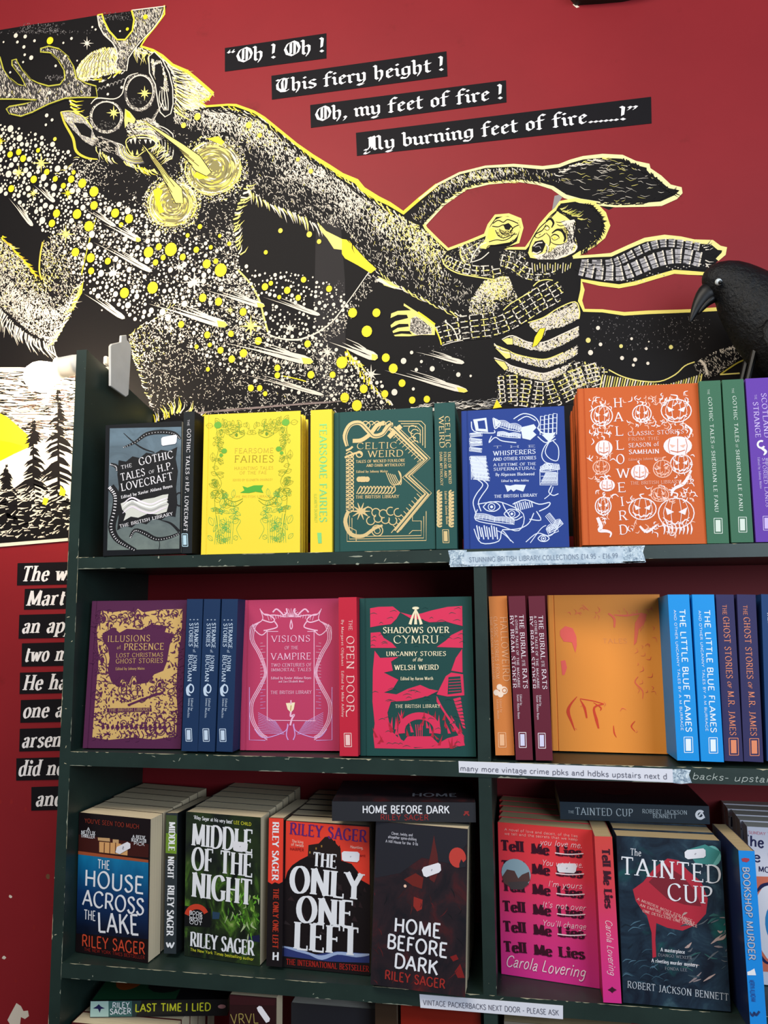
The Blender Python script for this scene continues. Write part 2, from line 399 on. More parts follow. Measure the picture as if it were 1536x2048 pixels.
def chips(s, seed, edges, m, amount, wmax=0.0022):
    """bare wood and old cream paint showing along worn arrises; edges = ((u0,v0),(u1,v1))"""
    q = random.Random(seed)
    for (a, b, zz) in edges:
        L = math.hypot(b[0] - a[0], b[1] - a[1]); ux, uy = (b[0] - a[0]) / L, (b[1] - a[1]) / L
        t = 0.0
        while t < L:
            ln = q.uniform(0.012, 0.07) if q.random() < 0.6 else q.uniform(0.002, 0.01)
            if q.random() < amount:
                n_ = max(3, int(ln / 0.004)); up = []; lo = []
                for i in range(n_ + 1):
                    f = t + min(ln, L - t) * i / n_; e = q.uniform(0.0002, wmax) * (0.2 if i in (0, n_) else 1)
                    if q.random() < 0.07: e *= 2.4
                    up.append((a[0] + ux * f - uy * 0.0, a[1] + uy * f)); lo.append((a[0] + ux * f - uy * e, a[1] + uy * f + ux * e))
                z = zz + 1e-4 + s.z(0)
                for i in range(n_):
                    s.face([(lo[i][0], lo[i][1], z), (up[i][0], up[i][1], z), (up[i + 1][0], up[i + 1][1], z), (lo[i + 1][0], lo[i + 1][1], z)], m)
            t += ln + q.uniform(0.001, 0.014)
M_WORN = mat('#b9b192', 0.75); M_WORN2 = mat('#8f9484', 0.7)
def scuffs(s, seed, u0, u1, v0, v1, zz, count, m):
    q = random.Random(seed)
    for _ in range(count):
        u, v_ = q.uniform(u0, u1), q.uniform(v0, v1); a = q.uniform(0, 6.3); ln = q.uniform(0.001, 0.006)
        z = zz + 1e-4 + s.z(0)
        s.face([(u, v_, z), (u + ln * math.cos(a) - .0006 * math.sin(a), v_ + ln * math.sin(a) + .0006 * math.cos(a), z), (u + ln * 1.4 * math.cos(a), v_ + ln * 1.2 * math.sin(a), z), (u + ln * math.cos(a) * .4 + .0008 * math.sin(a), v_ + ln * .4 * math.sin(a) - .0008 * math.cos(a), z)], m)

case = empty('bookcase', Matrix.Translation((XL, FRONT, 0)))
tag(case, 'tall dark green painted bookcase with worn chipped edges against the red wall', 'bookcase')
FR = plane_frame((0, FRONT, 0), (1, 0, 0), (0, 0, 1))     # local: u = x, v = height, n = towards the room
DEPTH = WALL_Y - FRONT - 0.0026
def panel(name, x0, x1, ztop, zback, seed, amount):
    s = Surf(FR); k = s.mi(M_CASE)
    sec = [(0, 0), (-DEPTH, 0), (-DEPTH, zback), (0, ztop)]
    i = len(s.V)
    for x in (x0, x1): s.V += [(x, v_, z_) for z_, v_ in sec]
    for f in ((0, 1, 2, 3), (7, 6, 5, 4), (0, 3, 7, 4), (1, 5, 6, 2), (3, 2, 6, 7), (0, 4, 5, 1)):
        s.F.append(tuple(i + j for j in f)); s.I.append(k)
    chips(s, seed, [((x1, 0.5), (x1, ztop - .3), 0), ((x0, ztop - .3), (x0, 0.5), 0)], M_WORN, amount, 0.0008)
    chips(s, seed + 1, [((x1, 0.5), (x1, ztop - .3), 0)], M_WORN2, amount, 0.001)
    scuffs(s, seed, x0, x1, 0.85, ztop - .3, 0, 9, M_WORN)
    return s.build(name, case)
# sides sit on the case; matrices are kept in world space
def keep(o):
    o.matrix_parent_inverse = case.matrix_world.inverted(); return o
panel('side_panel', XLO, XL, Z(0.4094), Z(0.3667), 11, 0.5); panel('side_panel', XR, XRO, Z(0.4094), Z(0.3667), 12, 0.2)
s = Surf(FR)
s.box(XD0, XD1, SHELF[-1], SHELF[0] - 0.018, -DEPTH, -0.0006, M_CASE)
chips(s, 15, [((XD1, 0.6), (XD1, SHELF[0] - .02), -0.0006)], M_WORN2, 0.12, 0.0008)
s.build('divider', case)
for i, zt in enumerate(SHELF):
    s = Surf(FR); th = 0.018 if i == 0 else 0.0205
    s.box(XL, XR, zt - th, zt, -DEPTH, 0.0004, M_CASE)
    if i < 4:
        chips(s, 30 + i, [((XR, zt), (XL, zt), 0.0004)], M_WORN, (0.22, 0.75, 0.8, .4)[i], (0.0008, 0.0010, 0.0010, .001)[i])
        chips(s, 40 + i, [((XL, zt - th), (XR, zt - th), 0.0004)], M_WORN2, 0.22, 0.0012)
        scuffs(s, 50 + i, XL, XD0 + .1, zt - th + .001, zt - .001, 0.0004, 9, M_WORN2)
        if i == 0:   # larger torn flakes left of the divider
            for (px, py, r, ry) in ((712, 1113, 16, 2), (715, 1128, 5, 3), (318, 1115, 2, 4), (743, 1112, 4, 2), (660, 1124, 3, 1.5), (400, 1133, 6, 1.2)):
                blob(s, px, py, r, ry, M_WORN2, 5, seed=int(px), n=11, jag=.6)
    s.build('shelf', case)
# ------------------------------------------------------------------ the printed mural pasted on the wall
def zz(ox, oy, k):
    return lambda *pts: [(ox + x / k, oy + y / k) for x, y in pts]
m1, m2, m3, m4, m5, m6, m7, m8, m9 = zz(0, 0, 3.072), zz(0, 300, 3.072), zz(0, 600, 3.84), zz(300, 200, 3.072), zz(350, 500, 2.56), zz(750, 280, 3.072), zz(1036, 280, 3.072), zz(936, 480, 2.56), zz(780, 380, 3.84)
INK, CRM, YEL, PALE, OCH = mat('#151314', .6, 0, .12), mat('#e6dac8', .6), mat('#f3da1f', .6), mat('#ecdc78', .6), mat('#d9c36a', .6)
def inside(p, poly):
    x, y = p; c = False; j = len(poly) - 1
    for i in range(len(poly)):
        xi, yi = poly[i]; xj, yj = poly[j]
        if (yi > y) != (yj > y) and x < (xj - xi) * (y - yi) / (yj - yi) + xi: c = not c
        j = i
    return c
def idw(ctrl):
    """tone (and yellow share) of the print, interpolated between control points (x, y, tone, yellow)"""
    A = np.array([(c + (0.0,))[:4] for c in ctrl], float)
    def f(x, y):
        w = 1.0 / (((A[:, 0] - x) ** 2 + (A[:, 1] - y) ** 2) + 60.0) ** 1.5
        w /= w.sum(); return float(w @ A[:, 2]), float(w @ A[:, 3])
    return f
def hatch(s, poly, count, tone, direction, L, W, layer, seed, mats=(None, None), holes=(), wob=.35, clip=True):
    """short engraved strokes inside poly: density follows tone, angle follows direction(x, y)"""
    q = random.Random(seed); x0, x1 = min(p[0] for p in poly), max(p[0] for p in poly); y0, y1 = min(p[1] for p in poly), max(p[1] for p in poly)
    light, yel = mats[0] or CRM, mats[1] or PALE
    k = s.scale_at((x0 + x1) / 2, (y0 + y1) / 2)
    for _ in range(int(count * 1.55)):
        x, y = q.uniform(x0, x1), q.uniform(y0, y1)
        if not inside((x, y), poly) or any(inside((x, y), h) for h in holes): continue
        t, ye = tone(x, y)
        t = min(1.0, t * (.22 + .92 * t))
        if q.random() > t: continue
        a = direction(x, y) + q.gauss(0, wob); l = q.uniform(*L); w = q.uniform(*W) * (0.45 + 0.6 * t)
        dx, dy = l * math.cos(a), l * math.sin(a)
        if clip and not inside((x + dx, y + dy), poly): dx, dy = dx * .3, dy * .3
        c = q.uniform(-.25, .25)
        p = [s.P(x, y), s.P(x + dx * .5 - dy * c, y + dy * .5 + dx * c), s.P(x + dx, y + dy)]
        s.strip_uv(p, [w * k * .6, w * k, w * k * .25], yel if q.random() < ye else light, layer)
def fringe(s, pts, n, ln, wd, ang, m, layer, seed, spread=.3, curve=.25, jit=2.0, taper=True):
    """pointed tufts of hair along a line; ang relative to the line direction"""
    q = random.Random(seed); P = crom(pts, 5)
    seg = [math.hypot(P[i + 1][0] - P[i][0], P[i + 1][1] - P[i][1]) for i in range(len(P) - 1)]; tot = sum(seg)
    for j in range(n):
        d = (j + q.random()) / n * tot; i = 0
        while i < len(seg) - 1 and d > seg[i]: d -= seg[i]; i += 1
        f = d / (seg[i] or 1); x = P[i][0] + (P[i + 1][0] - P[i][0]) * f; y = P[i][1] + (P[i + 1][1] - P[i][1]) * f
        a = math.atan2(P[i + 1][1] - P[i][1], P[i + 1][0] - P[i][0]) + ang + q.uniform(-spread, spread); l = q.uniform(ln * .6, ln * 1.2)
        x += q.uniform(-jit, jit); y += q.uniform(-jit, jit)
        s.strip([(x, y), (x + l * .5 * math.cos(a + curve), y + l * .5 * math.sin(a + curve)), (x + l * math.cos(a), y + l * math.sin(a))], [wd, wd * .8, .2], m if not isinstance(m, tuple) else q.choice(m), layer, False)

mural = empty('mural', WALL)
tag(mural, 'large black, cream and yellow printed mural of an antlered beast seizing a man', 'mural')
# ---- sheet: black night with its cut-out outline
contour = [(-70, 1099), (-70, 66), (0, 60), (65, 49), (125, 42), (192, 31), (264, 22), (333, 12), (329, 29), (312, 52), (293, 75), (282, 93), (306, 101), (325, 112), (345, 130), (374, 143), (391, 156), (426, 187), (417, 199), (400, 203), (413, 213), (456, 210), (472, 211), (508, 224), (528, 236), (560, 262), (593, 289), (625, 312), (658, 333), (684, 350), (713, 363), (726, 379), (756, 397), (779, 408), (807, 425)]
gap = [(848, 451), (852, 457), (874, 479), (896, 498), (932, 485), (970, 469), (978, 449), (991, 431), (1017, 429), (1040, 438), (1045, 456), (1033, 485), (1020, 493), (1051, 495), (1062, 479), (1079, 449), (1098, 427), (1111, 415), (1128, 402)]
rest = [(1150, 398), (1190, 405), (1208, 427), (1217, 452), (1208, 475), (1189, 492), (1166, 505), (1143, 514), (1189, 509), (1222, 508), (1257, 492), (1290, 477), (1329, 471), (1361, 474), (1388, 480), (1427, 481), (1440, 493), (1453, 495), (1451, 508), (1436, 521), (1410, 553), (1378, 549), (1348, 547), (1313, 557), (1270, 570), (1238, 576), (1199, 571), (1165, 562), (1167, 580), (1161, 602), (1168, 620), (1205, 620), (1248, 627), (1296, 623), (1381, 620), (1428, 617), (1640, 606)]
tail_up = [(807, 425), (838, 397), (874, 368), (919, 345), (971, 332), (1027, 329), (1085, 334), (1118, 330), (1141, 321), (1166, 314), (1205, 310), (1244, 312), (1270, 324), (1296, 330), (1297, 338), (1319, 353), (1339, 371), (1363, 376), (1363, 386), (1352, 397), (1322, 410), (1290, 412), (1231, 413), (1218, 420)]
tail_lo = [(848, 451), (887, 410), (932, 379), (978, 368), (1036, 363), (1075, 368), (1105, 378), (1130, 395), (1160, 404), (1190, 408), (1218, 420)]
s = Surf(WALL)
s.poly(contour + gap + rest + [(1640, 1060), (640, 1085), (300, 1090), (137, 1082)], INK, 0.5)
s.poly(tail_up + tail_lo[::-1][1:], INK, 0.5)
# the lighter strip where two sheets overlap, soft smudges of worn ink
GREY = mat('#292627', .6, 0, .15)
s.poly([(632, 447), (680, 430), (690, 560), (692, 790), (640, 800), (628, 640)], GREY, 1)
s.poly([(1109, 392), (1130, 386), (1112, 414), (1104, 420)], mat('#8f8787', .6), 1)
q = random.Random(2)
def smudge(x0, x1, y0, y1, n, lmax=3.0):
    for _ in range(n):
        x, y = q.uniform(x0, x1), q.uniform(y0, y1); s.strip([(x, y), (x + q.uniform(-2, 2), y + q.uniform(.5, lmax))], q.uniform(.5, 1.3), mat(q.choice(('#6a6464', '#4b4647', '#8d8784')), .6), 1, False)
smudge(1180, 1420, 632, 700, 260); smudge(0, 185, 60, 68, 60); smudge(40, 130, 46, 64, 160); smudge(205, 262, 24, 40, 90); smudge(640, 690, 560, 640, 60); smudge(90, 130, 150, 160, 60); smudge(840, 930, 690, 760, 60, 2)
rim = [CRM, PALE]
s.strip([(329, 11), (329, 29), (312, 52), (293, 75), (282, 93), (306, 101), (325, 112), (345, 130), (374, 143), (391, 156), (426, 187), (417, 199), (400, 203), (413, 213), (456, 210), (472, 211), (508, 224), (528, 236), (560, 262), (593, 289), (625, 312), (658, 333), (684, 350), (713, 363), (726, 379), (756, 397), (779, 408), (807, 426), (838, 399), (874, 370)], [3, 4, 4, 4, 5, 5, 5, 5, 6, 5, 6, 5, 4, 4, 4, 5, 5, 5, 5, 5, 6, 7, 7, 9, 9, 8, 7, 7, 6, 6], mat('#ecd23a', .6), 4, False)
s.strip([(838, 399), (874, 370), (919, 347), (971, 334), (1027, 331), (1085, 336), (1118, 332), (1141, 323), (1166, 316), (1205, 312), (1244, 314), (1270, 326), (1296, 332), (1297, 340), (1319, 355), (1339, 373), (1361, 378), (1361, 385), (1351, 395), (1322, 408), (1290, 410), (1231, 411), (1200, 408), (1160, 402), (1130, 393), (1105, 376), (1075, 367), (1036, 362), (978, 367), (932, 378), (887, 409), (850, 449)], [5, 5, 5, 5, 6, 7, 7, 7, 7, 8, 8, 8, 9, 9, 9, 8, 7, 8, 9, 9, 8, 8, 8, 9, 8, 7, 6, 5, 5, 5, 6, 6], mat('#f0e2a4', .6), 4, False)
s.strip([(848, 449), (852, 457), (874, 479), (896, 499), (932, 486), (970, 470), (978, 450), (991, 432), (1017, 430), (1040, 439), (1044, 456), (1036, 485), (1010, 497), (1051, 497), (1064, 480), (1081, 450), (1100, 428), (1113, 417)], 6, PALE, 4, False)
s.strip([(1113, 417), (1120, 405), (1150, 400), (1188, 407), (1207, 428), (1215, 452), (1206, 474), (1187, 490), (1164, 504), (1146, 515)], [7, 6, 8, 9, 11, 11, 10, 9, 8, 7], PALE, 4, False)
s.strip([(1146, 515), (1189, 512), (1222, 510), (1257, 494), (1290, 480), (1329, 474), (1361, 477), (1388, 483), (1424, 485), (1438, 496), (1449, 498), (1447, 508), (1434, 520)], [6, 6, 8, 8, 9, 9, 8, 8, 10, 10, 11, 9, 7], mat('#efdf8c', .6), 4, False)
s.strip([(1412, 548), (1378, 546), (1348, 544), (1313, 554), (1270, 567), (1238, 573), (1199, 568), (1163, 561), (1165, 580), (1160, 602), (1168, 621), (1205, 622), (1248, 628), (1296, 625), (1381, 622), (1428, 619), (1640, 609)], [7, 9, 9, 9, 9, 9, 9, 7, 9, 9, 7, 7, 8, 8, 7, 8, 8], mat('#ecda6c', .6), 4, False)
s.build('night_sheet', mural, True)

# ---- the beast
s = Surf(WALL)
arm = [(345, 226), (413, 219), (456, 216), (508, 231), (560, 269), (625, 319), (684, 357), (726, 387), (782, 420), (848, 457), (893, 503), (880, 530), (905, 552), (947, 570), (938, 606), (930, 632), (900, 622), (871, 609), (832, 590), (790, 566), (756, 543), (717, 503), (690, 460), (650, 448), (610, 434), (586, 425), (560, 416), (528, 402), (508, 385), (494, 372), (470, 330), (440, 300), (400, 270), (350, 246)]
tone = idw([(370, 230, .75), (440, 232, .95), (510, 250, .95, .3), (560, 285, .9, .15), (640, 340, .95), (390, 270, .3), (450, 290, .35), (500, 320, .22), (540, 350, .4), (580, 330, .75), (560, 400, .35), (620, 400, .3), (640, 360, .8), (660, 430, .5), (700, 400, .85), (720, 460, .4), (740, 500, .3), (770, 440, .95, .25), (830, 470, .95, .55), (870, 500, .85, .6), (800, 510, .5, .2), (850, 560, .45, .3), (820, 575, .15), (900, 590, .3, .1), (930, 560, .25), (890, 530, .6, .35), (920, 620, .15)])
hatch(s, arm, 26000, tone, lambda x, y: 1.15 if x < 700 else 1.35, (3, 8), (1.1, 2.0), 2, 1, wob=.55)
fringe(s, [(413, 216), (508, 230), (560, 268), (625, 318), (684, 356), (726, 386), (782, 420)], 60, 26, 3.2, .25, INK, 3, 2, .15)
fringe(s, [(440, 212), (508, 226), (560, 264), (625, 314), (684, 352), (740, 392), (800, 430)], 40, 20, 2.4, .2, (PALE, CRM, YEL), 3, 3, .15)
fringe(s, [(494, 374), (508, 386), (528, 402), (560, 416), (586, 425), (635, 448)], 34, 26, 2.6, .75, (CRM, CRM, PALE), 3, 4, .2, -.1)
fringe(s, [(500, 360), (540, 392), (600, 415), (640, 436)], 26, 22, 2.4, .85, INK, 3, 5, .2, -.1)
fringe(s, [(740, 528), (790, 566), (832, 590), (871, 609), (921, 632)], 26, 20, 2.4, .15, (CRM, PALE), 3, 6, .15)
fringe(s, [(690, 465), (717, 500), (750, 535), (790, 560)], 18, 20, 2.2, .4, INK, 3, 7)
s.poly([(683, 478), (697, 480), (717, 503), (735, 522), (753, 538), (742, 547), (716, 531), (690, 517), (684, 508)], YEL, 3)
s.poly([(635, 444), (652, 462), (684, 478), (684, 500), (668, 498), (655, 478), (640, 460)], PALE, 3); s.poly([(755, 552), (800, 574), (790, 578), (768, 571)], PALE, 3); s.poly([(750, 560), (784, 576), (812, 582), (780, 570), (760, 556)], CRM, 3)
# chest, belly and thighs
chest = [(163, 318), (200, 318), (240, 345), (300, 330), (350, 250), (430, 285), (480, 345), (490, 374), (474, 410), (468, 440), (470, 478), (478, 510), (476, 545), (495, 561), (512, 587), (520, 605), (526, 630), (534, 664), (560, 680), (604, 680), (655, 654), (690, 615), (741, 541), (764, 555), (740, 588), (702, 642), (686, 665), (647, 688), (690, 715), (712, 745), (740, 770), (791, 818), (560, 835), (320, 832), (300, 815), (256, 690), (258, 672), (325, 626), (300, 600), (240, 560), (190, 470), (150, 380), (140, 335)]
tone = idw([(170, 335, .8), (215, 335, .5), (240, 370, .15), (300, 400, .15), (280, 360, .2), (350, 430, .3), (330, 300, .15), (380, 270, .2), (420, 300, .2), (450, 340, .25), (420, 430, .4), (450, 400, .35), (470, 480, .85), (440, 500, .5), (380, 520, .3), (330, 560, .25), (410, 550, .4), (460, 560, .8), (420, 620, .55), (500, 600, .8), (480, 660, .75), (520, 660, .8, .2), (540, 700, .35), (610, 700, .5), (680, 640, .55), (745, 555, .6), (720, 600, .55), (600, 740, .55), (660, 740, .6), (690, 780, .5), (740, 790, .4), (400, 680, .55), (300, 680, .75, .15), (330, 640, .8), (280, 700, .8, .2), (330, 740, .55), (380, 770, .25), (300, 780, .4), (430, 790, .35), (520, 790, .45), (450, 720, .5), (600, 800, .5)])
hatch(s, chest, 27000, tone, lambda x, y: 1.5 if x < 450 and y > 600 else .35 + math.sin(x * .02) * .8, (2, 5), (1.1, 2.1), 2, 11, wob=.9)
fringe(s, [(163, 316), (150, 324), (135, 340), (115, 352)], 10, 12, 1.6, .3, (CRM, PALE), 3, 12)
fringe(s, [(492, 372), (476, 410), (468, 440), (472, 480), (480, 512)], 30, 22, 3.0, -2.3, (PALE, CRM, PALE), 3, 13, .25)
s.strip([(476, 540), (500, 566), (514, 590), (522, 610), (528, 635), (536, 664)], 3.4, PALE, 3); s.strip([(534, 667), (560, 677), (604, 678), (655, 652), (690, 612), (741, 540)], [2, 3, 3.4, 3, 2, 1.5], CRM, 3)
fringe(s, [(256, 672), (290, 648), (325, 628), (345, 610)], 14, 14, 1.8, -.1, (CRM, PALE), 3, 14)
fringe(s, [(258, 680), (275, 740), (300, 810)], 26, 12, 1.6, -1.0, (PALE, CRM), 3, 15)
fringe(s, [(694, 712), (720, 750), (750, 785), (790, 815)], 20, 22, 3.4, -2.7, (PALE, CRM, YEL), 3, 16, .3); fringe(s, [(690, 700), (705, 715), (725, 728)], 8, 26, 3.4, .2, (PALE, YEL), 3, 17)
fringe(s, [(470, 700), (540, 715), (600, 728), (650, 735)], 46, 10, 1.5, 1.5, CRM, 3, 18); s.strip([(565, 752), (590, 757), (612, 763)], 2, YEL, 3)
# left arm with raised elbow
fore = [(-30, 440), (0, 471), (30, 502), (72, 551), (85, 562), (80, 500), (88, 480), (120, 455), (150, 440), (185, 445), (178, 490), (172, 510), (168, 554), (165, 585), (150, 612), (130, 645), (118, 672), (107, 690), (60, 665), (20, 630), (-10, 600), (-30, 560)]
tone = idw([(0, 490, .75, .3), (40, 530, .7, .3), (10, 560, .65), (70, 600, .75), (40, 630, .7), (100, 650, .75), (90, 690, .8), (120, 580, .4), (140, 620, .6), (110, 520, .6, .3), (150, 490, .3), (160, 540, .35), (90, 560, .6, .6)])
hatch(s, fore, 9000, tone, lambda x, y: 1.3, (2, 6), (1.1, 1.9), 2, 21, wob=.8)
fringe(s, [(0, 471), (30, 502), (72, 551)], 26, 16, 3, -.35, (YEL, PALE, mat('#eab62c', .6)), 3, 22); s.strip([(86, 484), (81, 510), (79, 540), (84, 560)], 3, mat('#e2c24a', .6), 3); s.strip([(75, 552), (84, 566), (90, 578)], 2, INK, 3)
fringe(s, [(-10, 600), (20, 640), (60, 672), (105, 690)], 46, 36, 2.2, -.9 + 1.7, CRM, 3, 23, .25); fringe(s, [(168, 560), (150, 612), (125, 660), (107, 690)], 30, 26, 2.2, .25, (CRM, PALE), 3, 24)
fringe(s, [(20, 560), (60, 610), (110, 620), (140, 600)], 60, 24, 1.6, 1.2, CRM, 3, 25, .5)
s.strip(m2((590, 420), (560, 520), (530, 640), (500, 770)), [2, 3, 2, 3], mat('#b7b42c', .6), 3); s.poly(m2((500, 830), (515, 800), (505, 880), (485, 910), (465, 950), (450, 990), (445, 940), (470, 890)), mat('#c3c02c', .6), 3)
# head: hair, antlers, face
hair_r = m1((850, 290), (940, 320), (1000, 350), (1060, 405), (1150, 445), (1200, 485), (1305, 575), (1275, 610), (1225, 625), (1260, 655), (1150, 680), (1065, 690), (1070, 560), (1050, 440), (1010, 370), (940, 320), (900, 330), (820, 330))
hatch(s, hair_r, 2600, lambda x, y: (.85, .35), lambda x, y: .55, (12, 26), (1.2, 2.4), 3, 31, wob=.15)
fringe(s, m1((1060, 420), (1080, 520), (1085, 600), (1075, 680)), 26, 40, 3.4, -1.15, (PALE, CRM, OCH), 3, 32, .2, .1); fringe(s, m1((1060, 420), (1090, 520), (1090, 600), (1075, 660)), 20, 34, 1.8, -1.15, INK, 3.5, 33, .2, .1)
fringe(s, m1((820, 290), (870, 300), (920, 330)), 14, 28, 1.8, 1.2, (CRM, PALE), 3, 34)
hair_l = m1((465, 440), (500, 380), (560, 320), (640, 290), (700, 290), (725, 330), (715, 400), (740, 440), (640, 460), (560, 490), (500, 500), (465, 480))
hatch(s, hair_l, 2600, lambda x, y: (.9, .45), lambda x, y: 2.2 - (x - 150) * .012, (6, 16), (1.2, 2.2), 3, 35, wob=.2)
for k_ in range(9): s.strip(m1((480 + k_ * 24, 480 - k_ * 3), (510 + k_ * 20, 400 - k_ * 6), (570 + k_ * 15, 330 - k_ * 3)), .9, INK, 3.5)
fringe(s, m1((540, 480), (620, 500), (700, 470), (780, 450)), 20, 16, 2.6, -.5, (CRM, PALE, INK, YEL), 4, 36); fringe(s, m1((420, 600), (450, 680), (500, 760), (540, 800)), 18, 30, 3, -.9, (PALE, CRM, YEL), 3, 37)
LG, DG_ = mat('#8f8a84', .6), mat('#57524f', .6)
def shade(poly, n, t0, seed, ang, L=(3, 8), W=(.8, 1.5), lay=4, ye=.1): hatch(s, poly, n, lambda x, y: (t0(x, y) if callable(t0) else t0, ye), lambda x, y: ang, L, W, lay, seed, wob=.35)
ant1 = m1((0, 350), (20, 420), (60, 480), (110, 520), (160, 530), (130, 470), (75, 400), (75, 372), (100, 365), (140, 430), (190, 490), (230, 510), (300, 530), (370, 520), (400, 480), (395, 430), (360, 370), (310, 325), (250, 320), (250, 300), (300, 285), (360, 300), (420, 350), (450, 400), (470, 480), (520, 510), (590, 530), (600, 600), (480, 600), (400, 605), (300, 640), (200, 690), (130, 715), (60, 700), (40, 670), (60, 655), (150, 640), (230, 615), (100, 610), (0, 610), (-40, 600), (-40, 300))
s.poly(ant1, mat('#332f2e', .6), 3); shade(ant1, 2600, .58, 41, 1.4, (3, 9), (.9, 1.7), 3.3, .05)
s.strip(ant1[:-2], 2.6, mat('#b9b43c', .6), 4, False); s.strip([(x + 3, y + 3) for x, y in ant1[:-2]], 1.2, INK, 4, False)
ant2 = m1((600, 95), (610, 160), (640, 215), (690, 260), (715, 300), (725, 360), (705, 400), (720, 430), (780, 435), (790, 360), (830, 300), (880, 240), (940, 180), (990, 110), (1015, 40), (810, 65), (825, 120), (815, 190), (770, 245), (720, 245), (670, 190), (640, 130), (628, 88))
s.poly(ant2, mat('#3a3634', .6), 3); shade(ant2, 2200, .62, 42, 1.3, (3, 9), (.9, 1.7), 3.3, .1)
s.strip(ant2[:17], 2.2, CRM, 4, False); s.strip(ant2[15:] + ant2[:1], 3.4, mat('#e4d23c', .6), 4, False); s.strip([(x - 3, y + 1) for x, y in ant2[8:15]], 1.2, INK, 4, False)
# skull: ink ground, then features
skull = m1((560, 520), (640, 470), (760, 440), (870, 450), (950, 490), (1020, 560), (1040, 640), (1020, 720), (1010, 800), (990, 880), (960, 960), (900, 1030), (830, 1020), (770, 980), (700, 980), (620, 940), (520, 880), (480, 800), (540, 760), (555, 660))
s.poly(skull, INK, 3.6)
earR = m1((915, 350), (950, 320), (1000, 370), (1040, 450), (1062, 540), (1065, 640), (1050, 700), (1015, 720), (985, 690), (970, 620), (955, 520), (920, 450)); s.poly(earR, INK, 4.2); s.strip(earR, 2.0, CRM, 4.5, False, True)
shade(m1((925, 360), (990, 370), (1020, 450), (1040, 560), (1000, 560), (940, 460)), 500, .8, 43, 1.4, (3, 7), (.9, 1.5), 4.5); s.poly(m1((955, 400), (990, 390), (1010, 470), (1005, 540), (975, 530), (950, 470)), INK, 4.8)
for k_ in range(4): s.strip(m1((985 + k_ * 12, 560 - k_ * 5), (980 + k_ * 18, 620), (1010 + k_ * 8, 680)), 1.5, CRM, 4.8)
earL = m1((375, 690), (440, 690), (510, 720), (560, 780), (590, 850), (570, 900), (520, 870), (450, 800), (400, 740)); s.poly(earL, LG, 4.2); shade(earL, 500, .7, 44, .8, (3, 7), (.9, 1.5), 4.4); s.poly(m1((455, 755), (520, 760), (565, 800), (560, 850), (500, 830)), INK, 4.6); s.strip(m1((375, 690), (400, 760), (450, 850), (470, 930), (530, 970), (600, 980)), [3, 4, 5, 5, 4, 2], mat('#cdc43a', .6), 4.6); s.strip(m1((375, 690), (440, 685), (510, 715), (570, 790)), 2, PALE, 4.6)
def socket(cx, cy, rx, ry, tilt, sx, sy):
    pts = [(cx + rx * math.cos(a) * math.cos(tilt) - ry * math.sin(a) * math.sin(tilt), cy + rx * math.cos(a) * math.sin(tilt) + ry * math.sin(a) * math.cos(tilt)) for a in [i * math.pi / 14 for i in range(28)]]
    out = [(cx + (x - cx) * 1.2, cy + (y - cy) * 1.17 + 6) for x, y in pts]
    s.poly(m1(*out), DG_, 4.3); shade(m1(*out), 500, .85, int(cx), 1.0, (2, 5), (.8, 1.5), 4.5, 0)
    s.strip(m1(*out), 1.0, INK, 4.6, True, True); s.poly(m1(*pts), INK, 4.7); s.strip(m1(*(pts[14:] + pts[:6])), [.8, 2.2, 2.2, 1.4, .6], CRM, 4.9); hatch(s, m1(*[(cx + (x - cx) * .95, cy + (y - cy) * .95) for x, y in pts]), 260, lambda x, y: (.5 if y * 3.072 > cy + ry * .35 else .0, 0), lambda x, y: .6, (2, 5), (.5, 1), 4.95, int(cy), (LG, LG))
    s.star(*m1((sx, sy))[0], 15, PALE, 5.2, 8, .3, math.pi / 2)
socket(860, 565, 80, 100, .1, 890, 575); socket(655, 715, 88, 88, -.1, 700, 695)
s.strip(m1((560, 640), (600, 605), (700, 610), (750, 580), (765, 520), (790, 470), (850, 450)), [1.5, 2.4, 2, 2, 2, 2, 1], CRM, 4.9)
for t_ in range(10): s.strip(m1((600 + t_ * 24, 560 - t_ * 8), (612 + t_ * 24, 540 - t_ * 9), (622 + t_ * 26, 548 - t_ * 9)), 1.4, LG, 4.2)
s.poly(m1((770, 670), (800, 690), (835, 735), (825, 760), (790, 750), (770, 790), (765, 740)), PALE, 5); s.poly(m1((775, 680), (800, 700), (810, 730), (780, 720)), YEL, 5.3); s.poly(m1((830, 715), (870, 722), (860, 740), (835, 735)), INK, 5.4)
cheek = m1((765, 760), (840, 740), (900, 720), (960, 740), (1000, 800), (1000, 860), (940, 900), (930, 850), (880, 830), (830, 850), (790, 860)); shade(cheek, 700, .75, 47, .6, (3, 8), (.9, 1.6), 4.6, .1)
for k_ in range(5): s.strip(m1((840 + k_ * 8, 760 + k_ * 14), (890 + k_ * 10, 750 + k_ * 14), (930 + k_ * 9, 800 + k_ * 12), (940 + k_ * 5, 850 + k_ * 8)), 1.7, (CRM, PALE)[k_ % 2], 5)
mouth = m1((775, 870), (800, 845), (850, 850), (920, 850), (960, 870), (950, 900), (890, 930), (840, 965), (810, 950), (785, 910)); s.poly(mouth, INK, 5); s.strip(mouth, 1.8, PALE, 5.2, True, True)
for x, y, h in ((805, 865, 22), (830, 862, 26), (858, 868, 20), (895, 868, 18), (925, 870, 16)): s.poly(m1((x - 9, y - 8), (x + 9, y - 8), (x + 3, y + h)), CRM, 5.4)
for x, y, h in ((815, 945, 22), (845, 945, 26), (880, 920, 20)): s.poly(m1((x - 9, y + 8), (x + 8, y + 6), (x, y - h)), PALE, 5.4)
